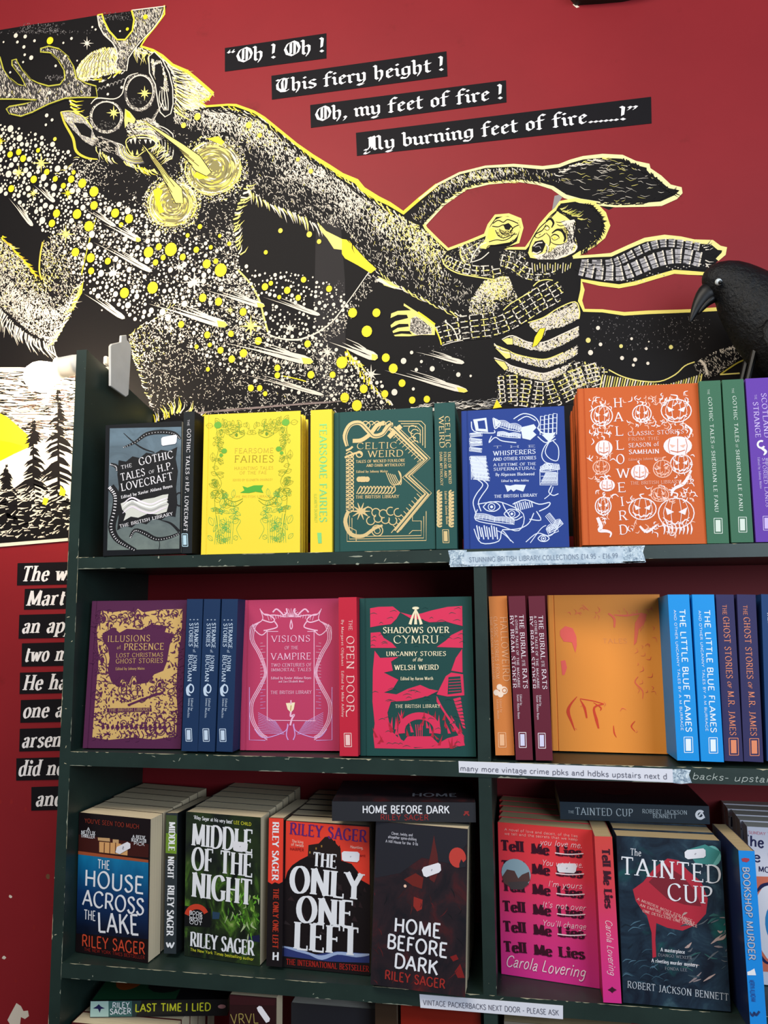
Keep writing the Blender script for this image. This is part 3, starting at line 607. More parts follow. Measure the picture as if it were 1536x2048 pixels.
for k_ in range(6): s.strip(m1((600 + k_ * 24, 840 + k_ * 8), (660 + k_ * 20, 860 + k_ * 8), (720 + k_ * 10, 900 + k_ * 12), (730 + k_ * 10, 960 + k_ * 6)), 1.5, (LG, CRM)[k_ % 2], 4.6)
fringe(s, m1((760, 985), (820, 1010), (900, 1040), (950, 1045)), 22, 18, 2.6, .5, (PALE, CRM, YEL), 5, 48); fringe(s, m1((950, 870), (1000, 900), (1040, 950), (1060, 980)), 24, 24, 1.8, 1.6, (CRM, PALE), 4.6, 49); fringe(s, m1((590, 900), (640, 945), (700, 975)), 14, 16, 2, .6, (PALE, CRM), 4.6, 50)
shade(m1((560, 820), (640, 850), (720, 880), (740, 960), (640, 930), (560, 880)), 400, .5, 51, .6, (3, 8), (.8, 1.4), 4.4, 0)
for k_ in range(7):
    r_ = 1 + k_ * .13; pts = [(870 + 95 * r_ * math.cos(a) + 12 * k_ * (.4 if math.cos(a) > 0 else -.2), 898 + 52 * r_ * math.sin(a) + (6 * k_ if math.sin(a) > 0 else -7 * k_)) for a in [math.radians(v_) for v_ in range(-160 + 12 * k_, 60, 20)]]
    s.strip(m1(*pts), [.5, 1.6, 1.9, 1.5, .5], (CRM, PALE, LG, CRM, PALE, LG, CRM)[k_], 5.35)
    pts = [(845 + 70 * r_ * math.cos(a), 915 + 52 * r_ * math.sin(a)) for a in [math.radians(v_) for v_ in range(70, 200, 18)]]
    s.strip(m1(*pts), [.5, 1.5, 1.7, .5], (PALE, CRM, PALE, LG, PALE, CRM, LG)[k_], 5.35)
for k_ in range(9): s.strip(m1((1010 - k_ * 7, 600 + k_ * 16), (1000 - k_ * 9, 640 + k_ * 16), (975 - k_ * 10, 665 + k_ * 15)), [.5, 1.6, .5], (LG, CRM)[k_ % 2], 4.65)
# breath: two clouds and two jets
def cloud(cx, cy, r, seed):
    q = random.Random(seed)
    s.disc(cx, cy, r * .9, mat('#857c49', .6), 5.5, 28)
    for k_ in range(210):
        rr = r * math.sqrt(q.random()); a = q.uniform(0, 6.28); L = q.uniform(.25, .8); n_ = 5
        s.strip([(cx + rr * math.cos(a + L * i / n_), cy + rr * .95 * math.sin(a + L * i / n_)) for i in range(n_ + 1)], [.6, q.uniform(1.4, 3.2), q.uniform(1.2, 3), .6], q.choice((PALE, PALE, OCH, CRM, mat('#f0d848', .6), mat('#5d5636', .6))), 6, False)
    for k_ in range(700):
        a = q.uniform(0, 6.28); rr = r * q.uniform(.8, 1.18); x, y = cx + rr * math.cos(a), cy + rr * math.sin(a); s.strip([(x, y), (x + q.uniform(-3, 3), y + q.uniform(-3, 3))], q.uniform(1, 2.2), q.choice((PALE, CRM, CRM)), 6, False)
cloud(427, 337, 58, 61); cloud(345, 409, 50, 62)
s.poly(m4((270, 470), (290, 440), (340, 445), (360, 480), (300, 490)), YEL, 6.5); s.poly(m4((20, 560), (50, 540), (80, 560), (60, 620), (90, 690), (60, 700), (40, 640)), YEL, 6.5); s.poly(m4((350, 240), (420, 225), (460, 260), (440, 280), (400, 260)), mat('#f0dc30', .6), 6.5)
for (tip, e1, e2, e3) in (((868, 730), (1180, 1000), (1290, 1070), (1160, 900)), ((795, 775), (1040, 1150), (1130, 1229), (980, 960))): pass
jet1 = m1((862, 728), (1000, 810), (1130, 890), (1230, 960), (1300, 1060), (1270, 1085), (1200, 1050), (1100, 920), (980, 820)); jet2 = m1((792, 775), (860, 870), (950, 960), (1040, 1080), (1120, 1160), (1130, 1250), (1080, 1250), (1000, 1090), (900, 930))
for j in (jet1, jet2):
    s.poly(j, PALE, 7); s.strip(j, 1.4, INK, 7.3, False, True); (x0, y0) = j[0]
    for k_ in range(7):
        x1, y1_ = j[4]; x2, y2_ = j[6]; f = (k_ + .5) / 7; xe, ye = x1 + (x2 - x1) * f, y1_ + (y2_ - y1_) * f; g0, g1 = .25 + .12 * (k_ % 3), .7 + .1 * (k_ % 3)
        s.strip([(x0 + (xe - x0) * g0, y0 + (ye - y0) * g0), (x0 + (xe - x0) * g1, y0 + (ye - y0) * g1)], 1.2, INK, 7.5, False)
# giant hand gripping the man (behind him)
mound = m9((600, 930), (610, 860), (660, 780), (720, 700), (800, 665), (900, 660), (1000, 700), (1080, 745), (1000, 830), (880, 910), (760, 945), (640, 960))
hatch(s, mound, 2600, idw([(790, 430, .9)] + [(x, y, t, ye) for (x, y), t, ye in zip(m9((650, 800), (760, 720), (850, 690), (980, 710), (700, 900), (830, 800), (860, 880), (950, 800)), (.8, .95, .95, .9, .5, .9, .15, .5), (.1, .4, .5, .2, .2, .7, 0, .2))]), lambda x, y: .9, (2, 6), (1.2, 2), 3, 71, wob=.9)
fingers = [m9((1060, 1020), (1180, 980), (1290, 910), (1420, 860), (1455, 930), (1450, 990), (1330, 1050), (1200, 1080), (1180, 1130), (1080, 1060)), m9((860, 1150), (940, 1120), (1060, 1170), (1180, 1170), (1320, 1110), (1450, 1050), (1450, 1120), (1330, 1190), (1200, 1240), (1080, 1230), (960, 1190)),
           m9((800, 1190), (900, 1230), (960, 1260), (1080, 1290), (1200, 1300), (1330, 1250), (1440, 1190), (1440, 1260), (1330, 1330), (1200, 1370), (1060, 1340), (940, 1300), (860, 1270)), m9((800, 1290), (880, 1320), (930, 1350), (1040, 1380), (1180, 1410), (1300, 1370), (1410, 1310), (1410, 1370), (1300, 1430), (1180, 1470), (1040, 1440), (900, 1390))]
for i, f in enumerate(fingers):
    s.poly(f, INK, 3.2); hatch(s, f, 2600, lambda x, y: (.78, .12), lambda x, y: .9, (2, 5), (1.2, 2.1), 3.5, 80 + i, wob=.8)
    s.strip(f[:6], 2.4, (PALE, CRM)[i % 2], 4)
for nail in (m9((1090, 1210), (1110, 1130), (1150, 1065), (1195, 1060), (1170, 1140), (1130, 1195)), m9((860, 1155), (900, 1135), (945, 1140), (945, 1190), (900, 1190)), m9((860, 1230), (920, 1240), (930, 1290), (890, 1300), (800, 1210)), m9((800, 1300), (880, 1320), (910, 1370), (880, 1390), (830, 1340))):
    s.poly(nail, YEL if nail[0][0] > 1050 else PALE, 4.5); s.strip(nail, 1.5, INK, 4.8, False, True)
s.strip(m9((800, 1180), (860, 1240), (930, 1260), (935, 1300)), 2, CRM, 4.6)
# tail hair
tl = m6((200, 480), (280, 370), (390, 280), (530, 210), (680, 175), (850, 165), (1030, 180), (1140, 200), (1140, 260), (1020, 250), (880, 245), (700, 255), (560, 290), (420, 385), (290, 510))
hatch(s, tl, 3600, lambda x, y: (.75 if y < 360 + (950 - x) * .22 else .35, .25), lambda x, y: 1.2, (4, 8), (1.1, 1.9), 3, 91, wob=.4)
fringe(s, m6((290, 505), (420, 385), (560, 290), (700, 255), (880, 245), (1020, 250)), 46, 10, 2, .5, INK, 4.6, 92); fringe(s, m6((420, 385), (560, 292), (700, 258), (900, 248)), 34, 8, 1.8, .7, PALE, 4.6, 93)
tuft = m7((200, 200), (300, 150), (400, 115), (520, 105), (640, 110), (720, 150), (800, 200), (880, 260), (950, 300), (900, 350), (780, 385), (620, 390), (480, 380), (360, 320), (260, 260))
hatch(s, tuft, 900, lambda x, y: (.35 if y < 350 else .22, .35), lambda x, y: .12, (8, 22), (.9, 2.0), 3, 94, wob=.18)
fringe(s, m7((640, 115), (740, 160), (830, 215), (900, 280), (960, 305)), 34, 20, 3, .35, INK, 4.8, 95, .2); fringe(s, m7((480, 385), (620, 392), (780, 388), (900, 350), (960, 315)), 34, 18, 2.6, -.25, INK, 4.8, 96, .2); fringe(s, m7((220, 215), (330, 160), (430, 125), (540, 112)), 18, 22, 2.2, .3, (CRM, PALE), 4.8, 97)
s.build('beast', mural, True)

# ---- the seized man
s = Surf(WALL)
def line(f, w, m, *pts, **k): s.strip(f(*pts), w, m, k.get('layer', 5), k.get('smooth', True), k.get('closed', False))
# plaid sleeves
def plaid(poly, axis, seed, n_long, n_cross, width):
    """checked cloth along an arm: axis = centre line, checks across its width"""
    s.poly(poly, INK, 4); q = random.Random(seed); P = crom(axis, 8)
    hatch(s, poly, 1500, lambda x, y: (.35, .1), lambda x, y: q.choice((.7, 2.2)), (2, 4), (.6, 1.1), 4.3, seed)
    for j in range(n_long):
        o = (j / max(1, n_long - 1) - .5) * width * .86
        for i in range(0, len(P) - 1):
            if i % 4 == 3: continue
            dx, dy = P[i + 1][0] - P[i][0], P[i + 1][1] - P[i][1]; d = math.hypot(dx, dy) or 1
            p = (P[i][0] - dy / d * o, P[i][1] + dx / d * o); r_ = (P[i + 1][0] - dy / d * o, P[i + 1][1] + dx / d * o)
            if inside(p, poly) and inside(r_, poly): s.strip([p, r_], q.uniform(1.4, 2.6), q.choice((CRM, CRM, PALE)), 4.7, False)
    st = max(1, (len(P) - 1) // n_cross)
    for i in range(1, len(P) - 1, st):
        dx, dy = P[i + 1][0] - P[i - 1][0], P[i + 1][1] - P[i - 1][1]; d = math.hypot(dx, dy) or 1
        for j in range(n_long - 1):
            o0 = ((j + .2) / max(1, n_long - 1) - .5) * width * .9; o1 = ((j + .8) / max(1, n_long - 1) - .5) * width * .9
            p = (P[i][0] - dy / d * o0, P[i][1] + dx / d * o0); r_ = (P[i][0] - dy / d * o1, P[i][1] + dx / d * o1)
            if inside(p, poly) and inside(r_, poly): s.strip([p, r_], q.uniform(1.6, 3), q.choice((CRM, CRM, PALE)), 4.7, False)
upper = m9((400, 560), (395, 530), (430, 490), (520, 440), (620, 400), (720, 375), (740, 410), (700, 470), (640, 560), (830, 590), (900, 640), (800, 685), (640, 660), (480, 630), (420, 600))
s.poly(m9((640, 545), (760, 450), (900, 460), (1050, 470), (1080, 530), (1300, 540), (1400, 520), (1430, 660), (1450, 780), (1430, 860), (1330, 920), (1180, 970), (1060, 1010), (900, 640)), INK, 3.6)
plaid(upper, m9((410, 550), (470, 580), (560, 620), (700, 640), (860, 620)), 1, 4, 10, 32)
plaid(m9((520, 440), (640, 395), (720, 375), (745, 410), (640, 555), (540, 560)), m9((540, 500), (600, 470), (700, 420)), 2, 4, 4, 34)
line(m9, 2.4, PALE, (400, 530), (430, 590), (520, 640), (640, 665), (800, 690)); line(m9, 2.2, CRM, (620, 560), (640, 500), (690, 430), (740, 405)); line(m9, 2, PALE, (540, 450), (545, 520), (580, 565)); line(m9, 2, CRM, (630, 555), (700, 530), (760, 480))
fore2 = m9((330, 1030), (400, 1000), (560, 965), (720, 945), (860, 930), (930, 880), (1020, 810), (1100, 740), (1180, 700), (1300, 690), (1330, 760), (1330, 830), (1280, 890), (1180, 960), (1050, 1020), (900, 1100), (760, 1140), (560, 1160), (400, 1195), (370, 1120))
plaid(fore2, m9((360, 1100), (480, 1070), (620, 1050), (780, 1030), (900, 990), (1020, 920), (1130, 850), (1240, 790), (1320, 740)), 3, 5, 12, 52)
line(m9, 2.6, YEL, (335, 1040), (365, 1100), (385, 1150), (395, 1190)); line(m9, 2.4, CRM, (420, 1010), (480, 1060), (515, 1130), (520, 1160)); line(m9, 2, PALE, (870, 925), (920, 880), (1000, 830), (1090, 780)); line(m9, 1.6, CRM, (400, 1195), (480, 1170), (560, 1155)); line(m9, 2.2, PALE, (1100, 740), (1140, 705), (1200, 690), (1250, 695))
plaid(m9((830, 480), (900, 460), (1050, 475), (1060, 560), (1110, 640), (1240, 600), (1300, 640), (1180, 690), (1080, 700), (980, 660), (900, 630), (850, 600)), m9((850, 540), (950, 570), (1050, 640), (1180, 650), (1280, 620)), 4, 5, 8, 50)
for k_ in range(16): line(m9, 1.5, (CRM, PALE)[k_ % 2], (1090 + k_ * 20, 560 + (k_ % 3) * 8), (1096 + k_ * 19, 640 - (k_ % 4) * 12))
# open hand on the left
hand = m9((345, 1030), (280, 980), (220, 940), (160, 925), (60, 930), (10, 950), (5, 985), (60, 960), (130, 960), (140, 985), (40, 1010), (5, 1040), (10, 1060), (70, 1030), (140, 1030), (145, 1050), (60, 1060), (20, 1085), (25, 1100), (80, 1085), (150, 1085), (170, 1110), (90, 1105), (30, 1115), (40, 1125), (150, 1125), (230, 1115), (345, 1115))
s.poly(hand, PALE, 5); s.poly(m9((170, 930), (105, 890), (108, 872), (150, 900), (230, 950)), PALE, 5); s.poly(m9((160, 990), (200, 970), (260, 1010), (320, 1060), (320, 1110), (200, 1115), (150, 1080)), CRM, 5.3)
hatch(s, m9((160, 990), (200, 970), (260, 1010), (320, 1060), (320, 1110), (200, 1115), (150, 1080)), 700, lambda x, y: (.7, 0), lambda x, y: 1.0, (2, 5), (.8, 1.2), 5.6, 5, (INK, INK), wob=.8); line(m9, 4, YEL, (215, 940), (280, 985), (345, 1035), layer=5.5)
# raised fist
fist = m9((730, 380), (745, 320), (780, 270), (810, 230), (870, 205), (950, 210), (990, 240), (1000, 300), (975, 360), (940, 400), (880, 410), (820, 420), (770, 430), (740, 455), (700, 450), (690, 420), (720, 400)); s.poly(fist, PALE, 5)
s.poly(m9((760, 300), (800, 290), (815, 360), (780, 400), (745, 370)), mat('#efdc5c', .6), 5.4)
for w, pts in ((2, ((790, 260), (830, 235), (870, 250), (900, 230), (940, 240), (985, 260))), (2, ((785, 280), (830, 285), (870, 270), (920, 275), (940, 300), (920, 330), (950, 290), (990, 270))), (1.6, ((810, 310), (830, 350), (870, 370), (930, 350), (975, 340))), (1.8, ((760, 400), (820, 385), (870, 390), (920, 370), (960, 330))), (1.4, ((840, 300), (860, 340), (890, 330))), (1.6, ((740, 460), (760, 430), (830, 425), (900, 415), (950, 385)))): line(m9, w, INK, *pts, layer=5.8)
s.poly(m9((870, 270), (910, 255), (935, 280), (915, 310), (885, 305)), INK, 5.7); hatch(s, m9((810, 300), (900, 310), (960, 290), (940, 350), (870, 375), (820, 350)), 260, lambda x, y: (.7, 0), lambda x, y: .9, (2, 6), (.7, 1.1), 5.7, 6, (INK, INK))
# head
face = m7((240, 440), (180, 490), (130, 540), (100, 590), (75, 640), (60, 690), (75, 725), (140, 735), (220, 735), (290, 720), (350, 690), (365, 640), (350, 600), (355, 540), (350, 480), (300, 460)); s.poly(face, PALE, 5)
s.poly(m7((260, 500), (350, 490), (355, 600), (330, 700), (240, 735), (120, 735), (90, 710), (150, 700), (200, 690), (240, 650), (300, 630), (310, 560)), CRM, 5.2)
hatch(s, m7((270, 520), (350, 500), (350, 640), (300, 710), (150, 735), (200, 690), (250, 660), (310, 620)), 700, lambda x, y: (.75, 0), lambda x, y: 1.1, (2, 5), (.8, 1.3), 5.4, 7, (INK, INK), wob=.5)
hairp = m7((235, 430), (250, 405), (320, 390), (400, 400), (450, 420), (500, 470), (515, 530), (495, 590), (450, 640), (395, 680), (350, 690), (365, 640), (345, 580), (360, 520), (345, 490), (320, 495), (290, 470), (255, 450)); s.poly(hairp, INK, 5.5)
fringe(s, m7((400, 402), (450, 420), (500, 470), (518, 530), (497, 592), (445, 648), (390, 685)), 60, 9, 3.0, -1.0, INK, 5.7, 8, .3); hatch(s, hairp, 300, lambda x, y: (.16, .5), lambda x, y: .35, (3, 9), (.8, 1.3), 5.8, 79); fringe(s, m7((250, 430), (300, 450), (350, 470), (380, 490)), 20, 18, 1.6, -.7, (mat('#b9b64a', .6), PALE), 5.9, 9, .3); fringe(s, m7((350, 500), (350, 560), (345, 610), (365, 650)), 24, 12, 2, -.2, INK, 5.9, 10)
for w, pts in (([2, 5, 5, 3], ((208, 575), (240, 553), (272, 563), (290, 600), (282, 628))), ([2, 5, 4, 2], ((172, 500), (200, 486), (218, 512), (206, 540))), ([1, 2.6, 2.2, 1], ((200, 598), (222, 582), (246, 590), (254, 606))), (1.2, ((205, 602), (222, 618), (250, 606))), ([1, 2.2, 1], ((158, 544), (178, 528), (196, 545))), (1, ((162, 548), (180, 558), (194, 548))), ([1, 2, 1], ((196, 624), (225, 642), (262, 645), (290, 632))), ([1, 2.4, 2, 1], ((172, 520), (150, 556), (112, 578), (104, 596), (122, 604))), (1.6, ((122, 604), (148, 592), (168, 575))), (1.2, ((128, 585), (140, 580))), ([1, 2, 1], ((172, 572), (196, 600), (196, 640), (186, 655))), ([1, 1.6, 1], ((240, 520), (262, 530), (300, 520))), ([1, 1.6, 1], ((232, 505), (258, 508), (290, 498))), (2, ((60, 690), (75, 640), (100, 590), (135, 540), (190, 490), (235, 445)))): line(m7, w, INK, *pts, layer=6)
hatch(s, m7((150, 660), (200, 660), (260, 650), (320, 600), (350, 620), (310, 690), (230, 735), (110, 735), (130, 715), (180, 700)), 420, lambda x, y: (.75, 0), lambda x, y: 1.0, (2, 6), (.8, 1.4), 5.9, 77, (INK, INK), wob=.4); hatch(s, m7((255, 540), (300, 530), (330, 590), (310, 640), (296, 610), (285, 570)), 200, lambda x, y: (.8, 0), lambda x, y: 1.2, (2, 6), (.7, 1.2), 5.9, 78, (INK, INK), wob=.4)
s.disc(*m7((224, 603))[0], 2.2, YEL, 6.3); s.disc(*m7((180, 545))[0], 2, CRM, 6.3)
mo = m7((85, 660), (105, 625), (150, 615), (170, 640), (150, 690), (120, 705), (85, 690)); s.poly(mo, INK, 6); line(m7, 2.4, CRM, (95, 655), (120, 635), (150, 632), layer=6.3); line(m7, 2.4, CRM, (90, 690), (115, 698), (140, 685), layer=6.3); line(m7, 3, CRM, (170, 640), (185, 665), (165, 705), (135, 712), layer=6.2); line(m7, 1.4, INK, (178, 655), (175, 690), (150, 715), layer=6.4); line(m7, 1.6, LG, (105, 660), (130, 655), (140, 670), layer=6.3)
line(m7, 3.4, CRM, (320, 690), (315, 655), (340, 640), (360, 655), (350, 680), (330, 695), layer=6); line(m7, 1.4, INK, (330, 680), (335, 660), (350, 665), layer=6.3)
# scarf
sc = m7((330, 745), (480, 735), (570, 740), (650, 700), (760, 640), (880, 612), (1000, 615), (1080, 640), (1180, 645), (1225, 700), (1190, 740), (1150, 800), (1060, 790), (950, 790), (850, 820), (720, 865), (620, 880), (500, 868), (400, 830), (340, 790)); s.poly(sc, INK, 4)
axu = m7((390, 760), (560, 760), (660, 725), (770, 670), (890, 635), (1010, 640), (1120, 660)); axl = m7((380, 790), (500, 815), (640, 820), (760, 775), (880, 730), (1000, 715), (1130, 740))
for ax_, wd in ((axu, 8), (axl, 14)):
    P = crom(ax_, 7)
    for i in range(len(P) - 1):
        dx, dy = P[i + 1][0] - P[i][0], P[i + 1][1] - P[i][1]; d = math.hypot(dx, dy); nx, ny = -dy / d, dx / d
        if i % 3 != 2: s.poly([(P[i][0] + nx * wd, P[i][1] + ny * wd), (P[i + 1][0] + nx * wd, P[i + 1][1] + ny * wd), (P[i + 1][0] - nx * wd, P[i + 1][1] - ny * wd), (P[i][0] - nx * wd, P[i][1] - ny * wd)], mat('#a9a4a6', .6), 4.5)
        else: s.strip([(P[i][0] + nx * wd, P[i][1] + ny * wd), (P[i][0] - nx * wd * 1.1, P[i][1] - ny * wd * 1.1)], 3, CRM, 4.8, False)
        q = random.Random(i)
        for _ in range(5): o = q.uniform(-wd, wd); s.strip([(P[i][0] + nx * o, P[i][1] + ny * o), (P[i + 1][0] + nx * o, P[i + 1][1] + ny * o)], .7, INK, 4.9, False)
    for o in (-.25, .45): s.strip([(x, y + wd * o) for x, y in P], 1.6, INK, 5, False)
for k_ in range(46):
    i = k_ / 45; x = 390 + 780 * i; y = (805, 850, 860, 820, 780, 765)[min(5, int(i * 6))] + (k_ % 3) * 7; line(m7, 2.2, (CRM, LG)[k_ % 2], (x, y), (x + 7, y - 1), layer=5)
fringe(s, m7((1130, 650), (1160, 700), (1150, 770)), 22, 18, 2.2, -1.4, (INK, INK, CRM), 5.2, 11, .3)
# checked trousers and boots behind the books
tro = m9((830, 1400), (900, 1400), (1040, 1440), (1180, 1475), (1300, 1440), (1430, 1360), (1536, 1310), (1600, 1330), (1700, 1400), (1640, 1500), (1440, 1640), (1100, 1680), (830, 1640), (800, 1520)); plaid(tro, m9((830, 1550), (1000, 1540), (1200, 1560), (1400, 1480), (1620, 1400)), 12, 8, 16, 70)
leg = m8((540, 615), (640, 630), (720, 665), (860, 730), (980, 740), (1040, 700), (1100, 650), (1160, 625), (1210, 640), (1240, 720), (900, 800), (600, 800), (540, 700)); s.poly(leg, INK, 4.2)
plaid(m8((540, 615), (640, 630), (725, 668), (640, 750), (500, 790), (480, 700)), m8((500, 720), (560, 690), (640, 670), (720, 665)), 13, 6, 6, 50)
for k_ in range(40): line(m8, 2.6, (PALE, CRM, mat('#b5a845', .6))[k_ % 3], (690 + k_ * 13, 690 + min(k_, 22) * 2.2 - max(0, k_ - 26) * 4), (670 + k_ * 13, 790), smooth=False)
line(m8, 2.4, PALE, (720, 665), (790, 700), (880, 722), (980, 725), (1060, 690), (1110, 645), (1160, 625))
boot = m8((1150, 640), (1210, 595), (1290, 560), (1400, 525), (1420, 560), (1400, 600), (1330, 650), (1260, 700), (1200, 720)); s.poly(boot, INK, 4.6); hatch(s, boot, 1400, lambda x, y: (.85 if y < 705 + (1430 - x) * .25 else .4, 0), lambda x, y: 1.1, (2, 6), (1.1, 1.9), 4.9, 14, wob=.5); line(m8, 5, CRM, (1185, 615), (1210, 640), (1225, 690)); line(m8, 2, INK, (1175, 625), (1195, 650), (1205, 700), layer=5.4)
line(m8, 3, mat('#b9a93a', .6), (1290, 690), (1340, 655), (1400, 620), (1490, 590)); line(m8, 3, PALE, (1290, 690), (1390, 683))
s.build('seized_man', mural, True)

# ---- stars, comets, trees
s = Surf(WALL)
q = random.Random(99)
placed = []
def dot(x, y, r, m, lay=8):
    placed.append((x, y, r)); s.disc(x, y, r, m, lay, 12, ry=r * 1.12)
big_y = m2((65, 30), (118, 15), (145, 55), (290, 138), (210, 183), (342, 180), (440, 182), (392, 222), (508, 207), (580, 258), (72, 240), (580, 343), (350, 392), (476, 396), (710, 390), (795, 425), (322, 453), (548, 470), (747, 462), (466, 630), (560, 665), (665, 685), (563, 745), (915, 630), (978, 597), (1052, 613), (1005, 663), (958, 693), (1125, 660), (1208, 615), (1272, 702), (1358, 740), (1328, 685), (940, 848), (767, 880), (1248, 910), (1345, 935), (1115, 1073), (1275, 1137), (1420, 1130), (1495, 997), (1410, 578), (1230, 473), (1155, 527), (1297, 600), (1352, 530), (455, 140), (237, 5))
big_r = [5.5, 5.5, 6, 5.5, 6.5, 5, 6.5, 5, 8, 9, 6, 7.5, 7, 8.5, 8, 8, 6.5, 9, 4.5, 7.5, 8, 6, 6, 9.5, 6, 12, 5, 5.5, 6, 5.5, 8, 12, 5, 10.5, 9, 7.5, 7, 6, 6, 5.5, 7, 4, 4.5, 4, 4, 3.5, 4, 4]
for (x, y), r in zip(big_y, big_r): dot(x, y, r, YEL)
for (x, y), r in zip(m5((462, 190), (492, 172), (576, 208), (660, 153), (535, 243), (632, 246), (790, 200), (910, 323), (1032, 323), (983, 418), (1080, 553), (1118, 608), (1163, 683), (1075, 738), (932, 797), (870, 757), (967, 712), (1215, 770), (1290, 765), (855, 577), (680, 482), (428, 467), (352, 530), (292, 560), (235, 515), (525, 605), (525, 643), (697, 640), (808, 640), (390, 708), (435, 708), (463, 737), (290, 432), (167, 437), (33, 382), (350, 318), (170, 612), (180, 487), (112, 497), (466, 14), (225, 265)), (6.5, 4.5, 6.5, 5, 4, 5.5, 6, 9, 8, 10.5, 8, 9, 7, 7, 10, 9, 8, 6.5, 6.5, 11, 6.5, 7, 7.5, 6.5, 6, 6, 5.5, 7, 6, 6, 5.5, 4.5, 5, 6, 5.5, 7, 4, 4, 4, 4, 7)): dot(x, y, r, YEL)
for (x, y), r in zip(m1((310, 253), (895, 107), (785, 182), (340, 857), (1215, 720), (1130, 773)), (6.5, 4.5, 3, 3.5, 6.5, 5)): dot(x, y, r, YEL if y < 200 else mat('#f2d94a', .6))
for (x, y), r in zip(m4((608, 157), (676, 220), (990, 440), (910, 367), (803, 805), (980, 828), (1040, 872), (713, 938), (945, 1106), (1100, 1163)), (6, 4.5, 4.5, 4, 4.5, 5.5, 4.5, 4, 5.5, 5.5)): dot(x, y, r, mat('#e9d04a', .6))
for (x, y), r in zip(m8((615, 515), (783, 545), (1038, 550)), (5, 3.8, 4.2)): dot(x, y, r, mat('#ded27a', .6))
for (x, y), r in zip(m8((665, 452), (678, 536), (627, 578), (837, 507), (788, 606), (855, 614), (912, 558), (846, 642), (920, 633), (925, 522)), (4, 3.6, 5, 2.8, 4, 4, 2.8, 3, 3.2, 1.6)): dot(x, y, r, CRM)
for (x, y), r in zip(m9((167, 1250), (105, 1315), (242, 1320), (203, 1382), (325, 1375), (525, 1420), (620, 1430), (180, 1530), (35, 1555)), (3.4, 5.6, 3, 3.4, 5, 4.4, 2.4, 3, 6)): dot(x, y, r, CRM)
for (x, y), r in zip(m1((100, 222), (158, 228), (215, 254), (110, 262), (150, 292), (155, 340), (195, 358), (145, 385), (442, 240), (392, 267), (345, 408), (404, 348), (570, 170), (590, 185), (25, 262), (66, 448), (20, 530), (60, 587), (308, 573), (402, 570), (665, 525), (665, 582), (750, 540), (290, 712), (323, 740), (285, 770), (650, 215), (745, 315), (840, 215), (477, 376), (600, 378), (740, 195), (420, 735), (1010, 455), (1018, 668)), (4, 3.4, 2.6, 2.6, 3, 2.4, 4, 2, 2.6, 2, 2.4, 2.4, 2, 2, 1.8, 2, 2, 3, 3.4, 2.6, 2.4, 2.4, 2.6, 3.4, 2.8, 2.4, 2.2, 2, 2, 1.6, 2, 1.8, 2.6, 3, 2.4)): dot(x, y, r, CRM, 8.5)
band = [(-10, 245), (60, 262), (110, 290), (150, 300), (130, 330), (170, 360), (230, 410), (270, 395), (320, 455), (400, 470), (470, 495), (500, 540), (540, 540), (640, 555), (690, 585), (700, 640), (640, 665), (700, 700), (760, 760), (790, 810), (640, 800), (500, 760), (400, 720), (330, 660), (262, 640), (200, 620), (165, 580), (120, 500), (60, 430), (0, 385)]
dense = [(-10, 245), (110, 290), (240, 400), (330, 480), (430, 530), (450, 600), (330, 640), (200, 600), (140, 500), (60, 440), (0, 385)]
comets = [((212, 215), (340, 322), 9), ((60, 295), (205, 470), 9), ((525, 362), (715, 472), 8), ((640, 450), (868, 560), 13), ((580, 565), (938, 750), 11), ((520, 880), (770, 1038), 11), ((915, 938), (1400, 1080), 18), ((1252, 862), (1700, 985), 15)]
comets = [m2(a, b) + [w] for a, b, w in comets] + [m5(a, b) + [w] for a, b, w in (((455, 240), (745, 335), 9), ((258, 470), (710, 575), 18), ((790, 465), (1040, 555), 18), ((335, 630), (765, 745), 8), ((1235, 520), (1482, 580), 10), ((1072, 612), (1500, 725), 13), ((150, 200), (462, 290), 13))]
comets = comets[:7] + comets[8:]
def near_comet(x, y):
    for a, b, w in comets:
        dx, dy = b[0] - a[0], b[1] - a[1]; L2 = dx * dx + dy * dy; t = max(0, min(1, ((x - a[0]) * dx + (y - a[1]) * dy) / L2))
        if math.hypot(x - a[0] - dx * t, y - a[1] - dy * t) < w * .8 * (.4 + .6 * t) + 2: return True
    return False
n_dots = 0
for _ in range(45000):
    x, y = q.uniform(-8, 800), q.uniform(245, 815)
    if not inside((x, y), band): continue
    dn = inside((x, y), dense)
    if not dn and q.random() < .8: continue
    r = q.choice((1.4, 1.8, 2.2, 2.6, 3.2, 4, 5, 6)) if dn else q.choice((1.2, 1.6, 2, 2.4, 3, 3.6))
    if near_comet(x, y) or any(abs(px - x) < 20 and math.hypot(px - x, py - y) < pr + r + 1.1 for px, py, pr in placed): continue
    placed.append((x, y, r)); s.disc(x, y, r, CRM, 8, 10, ry=r * q.uniform(1.0, 1.2)); n_dots += 1
    if n_dots > 2000: break
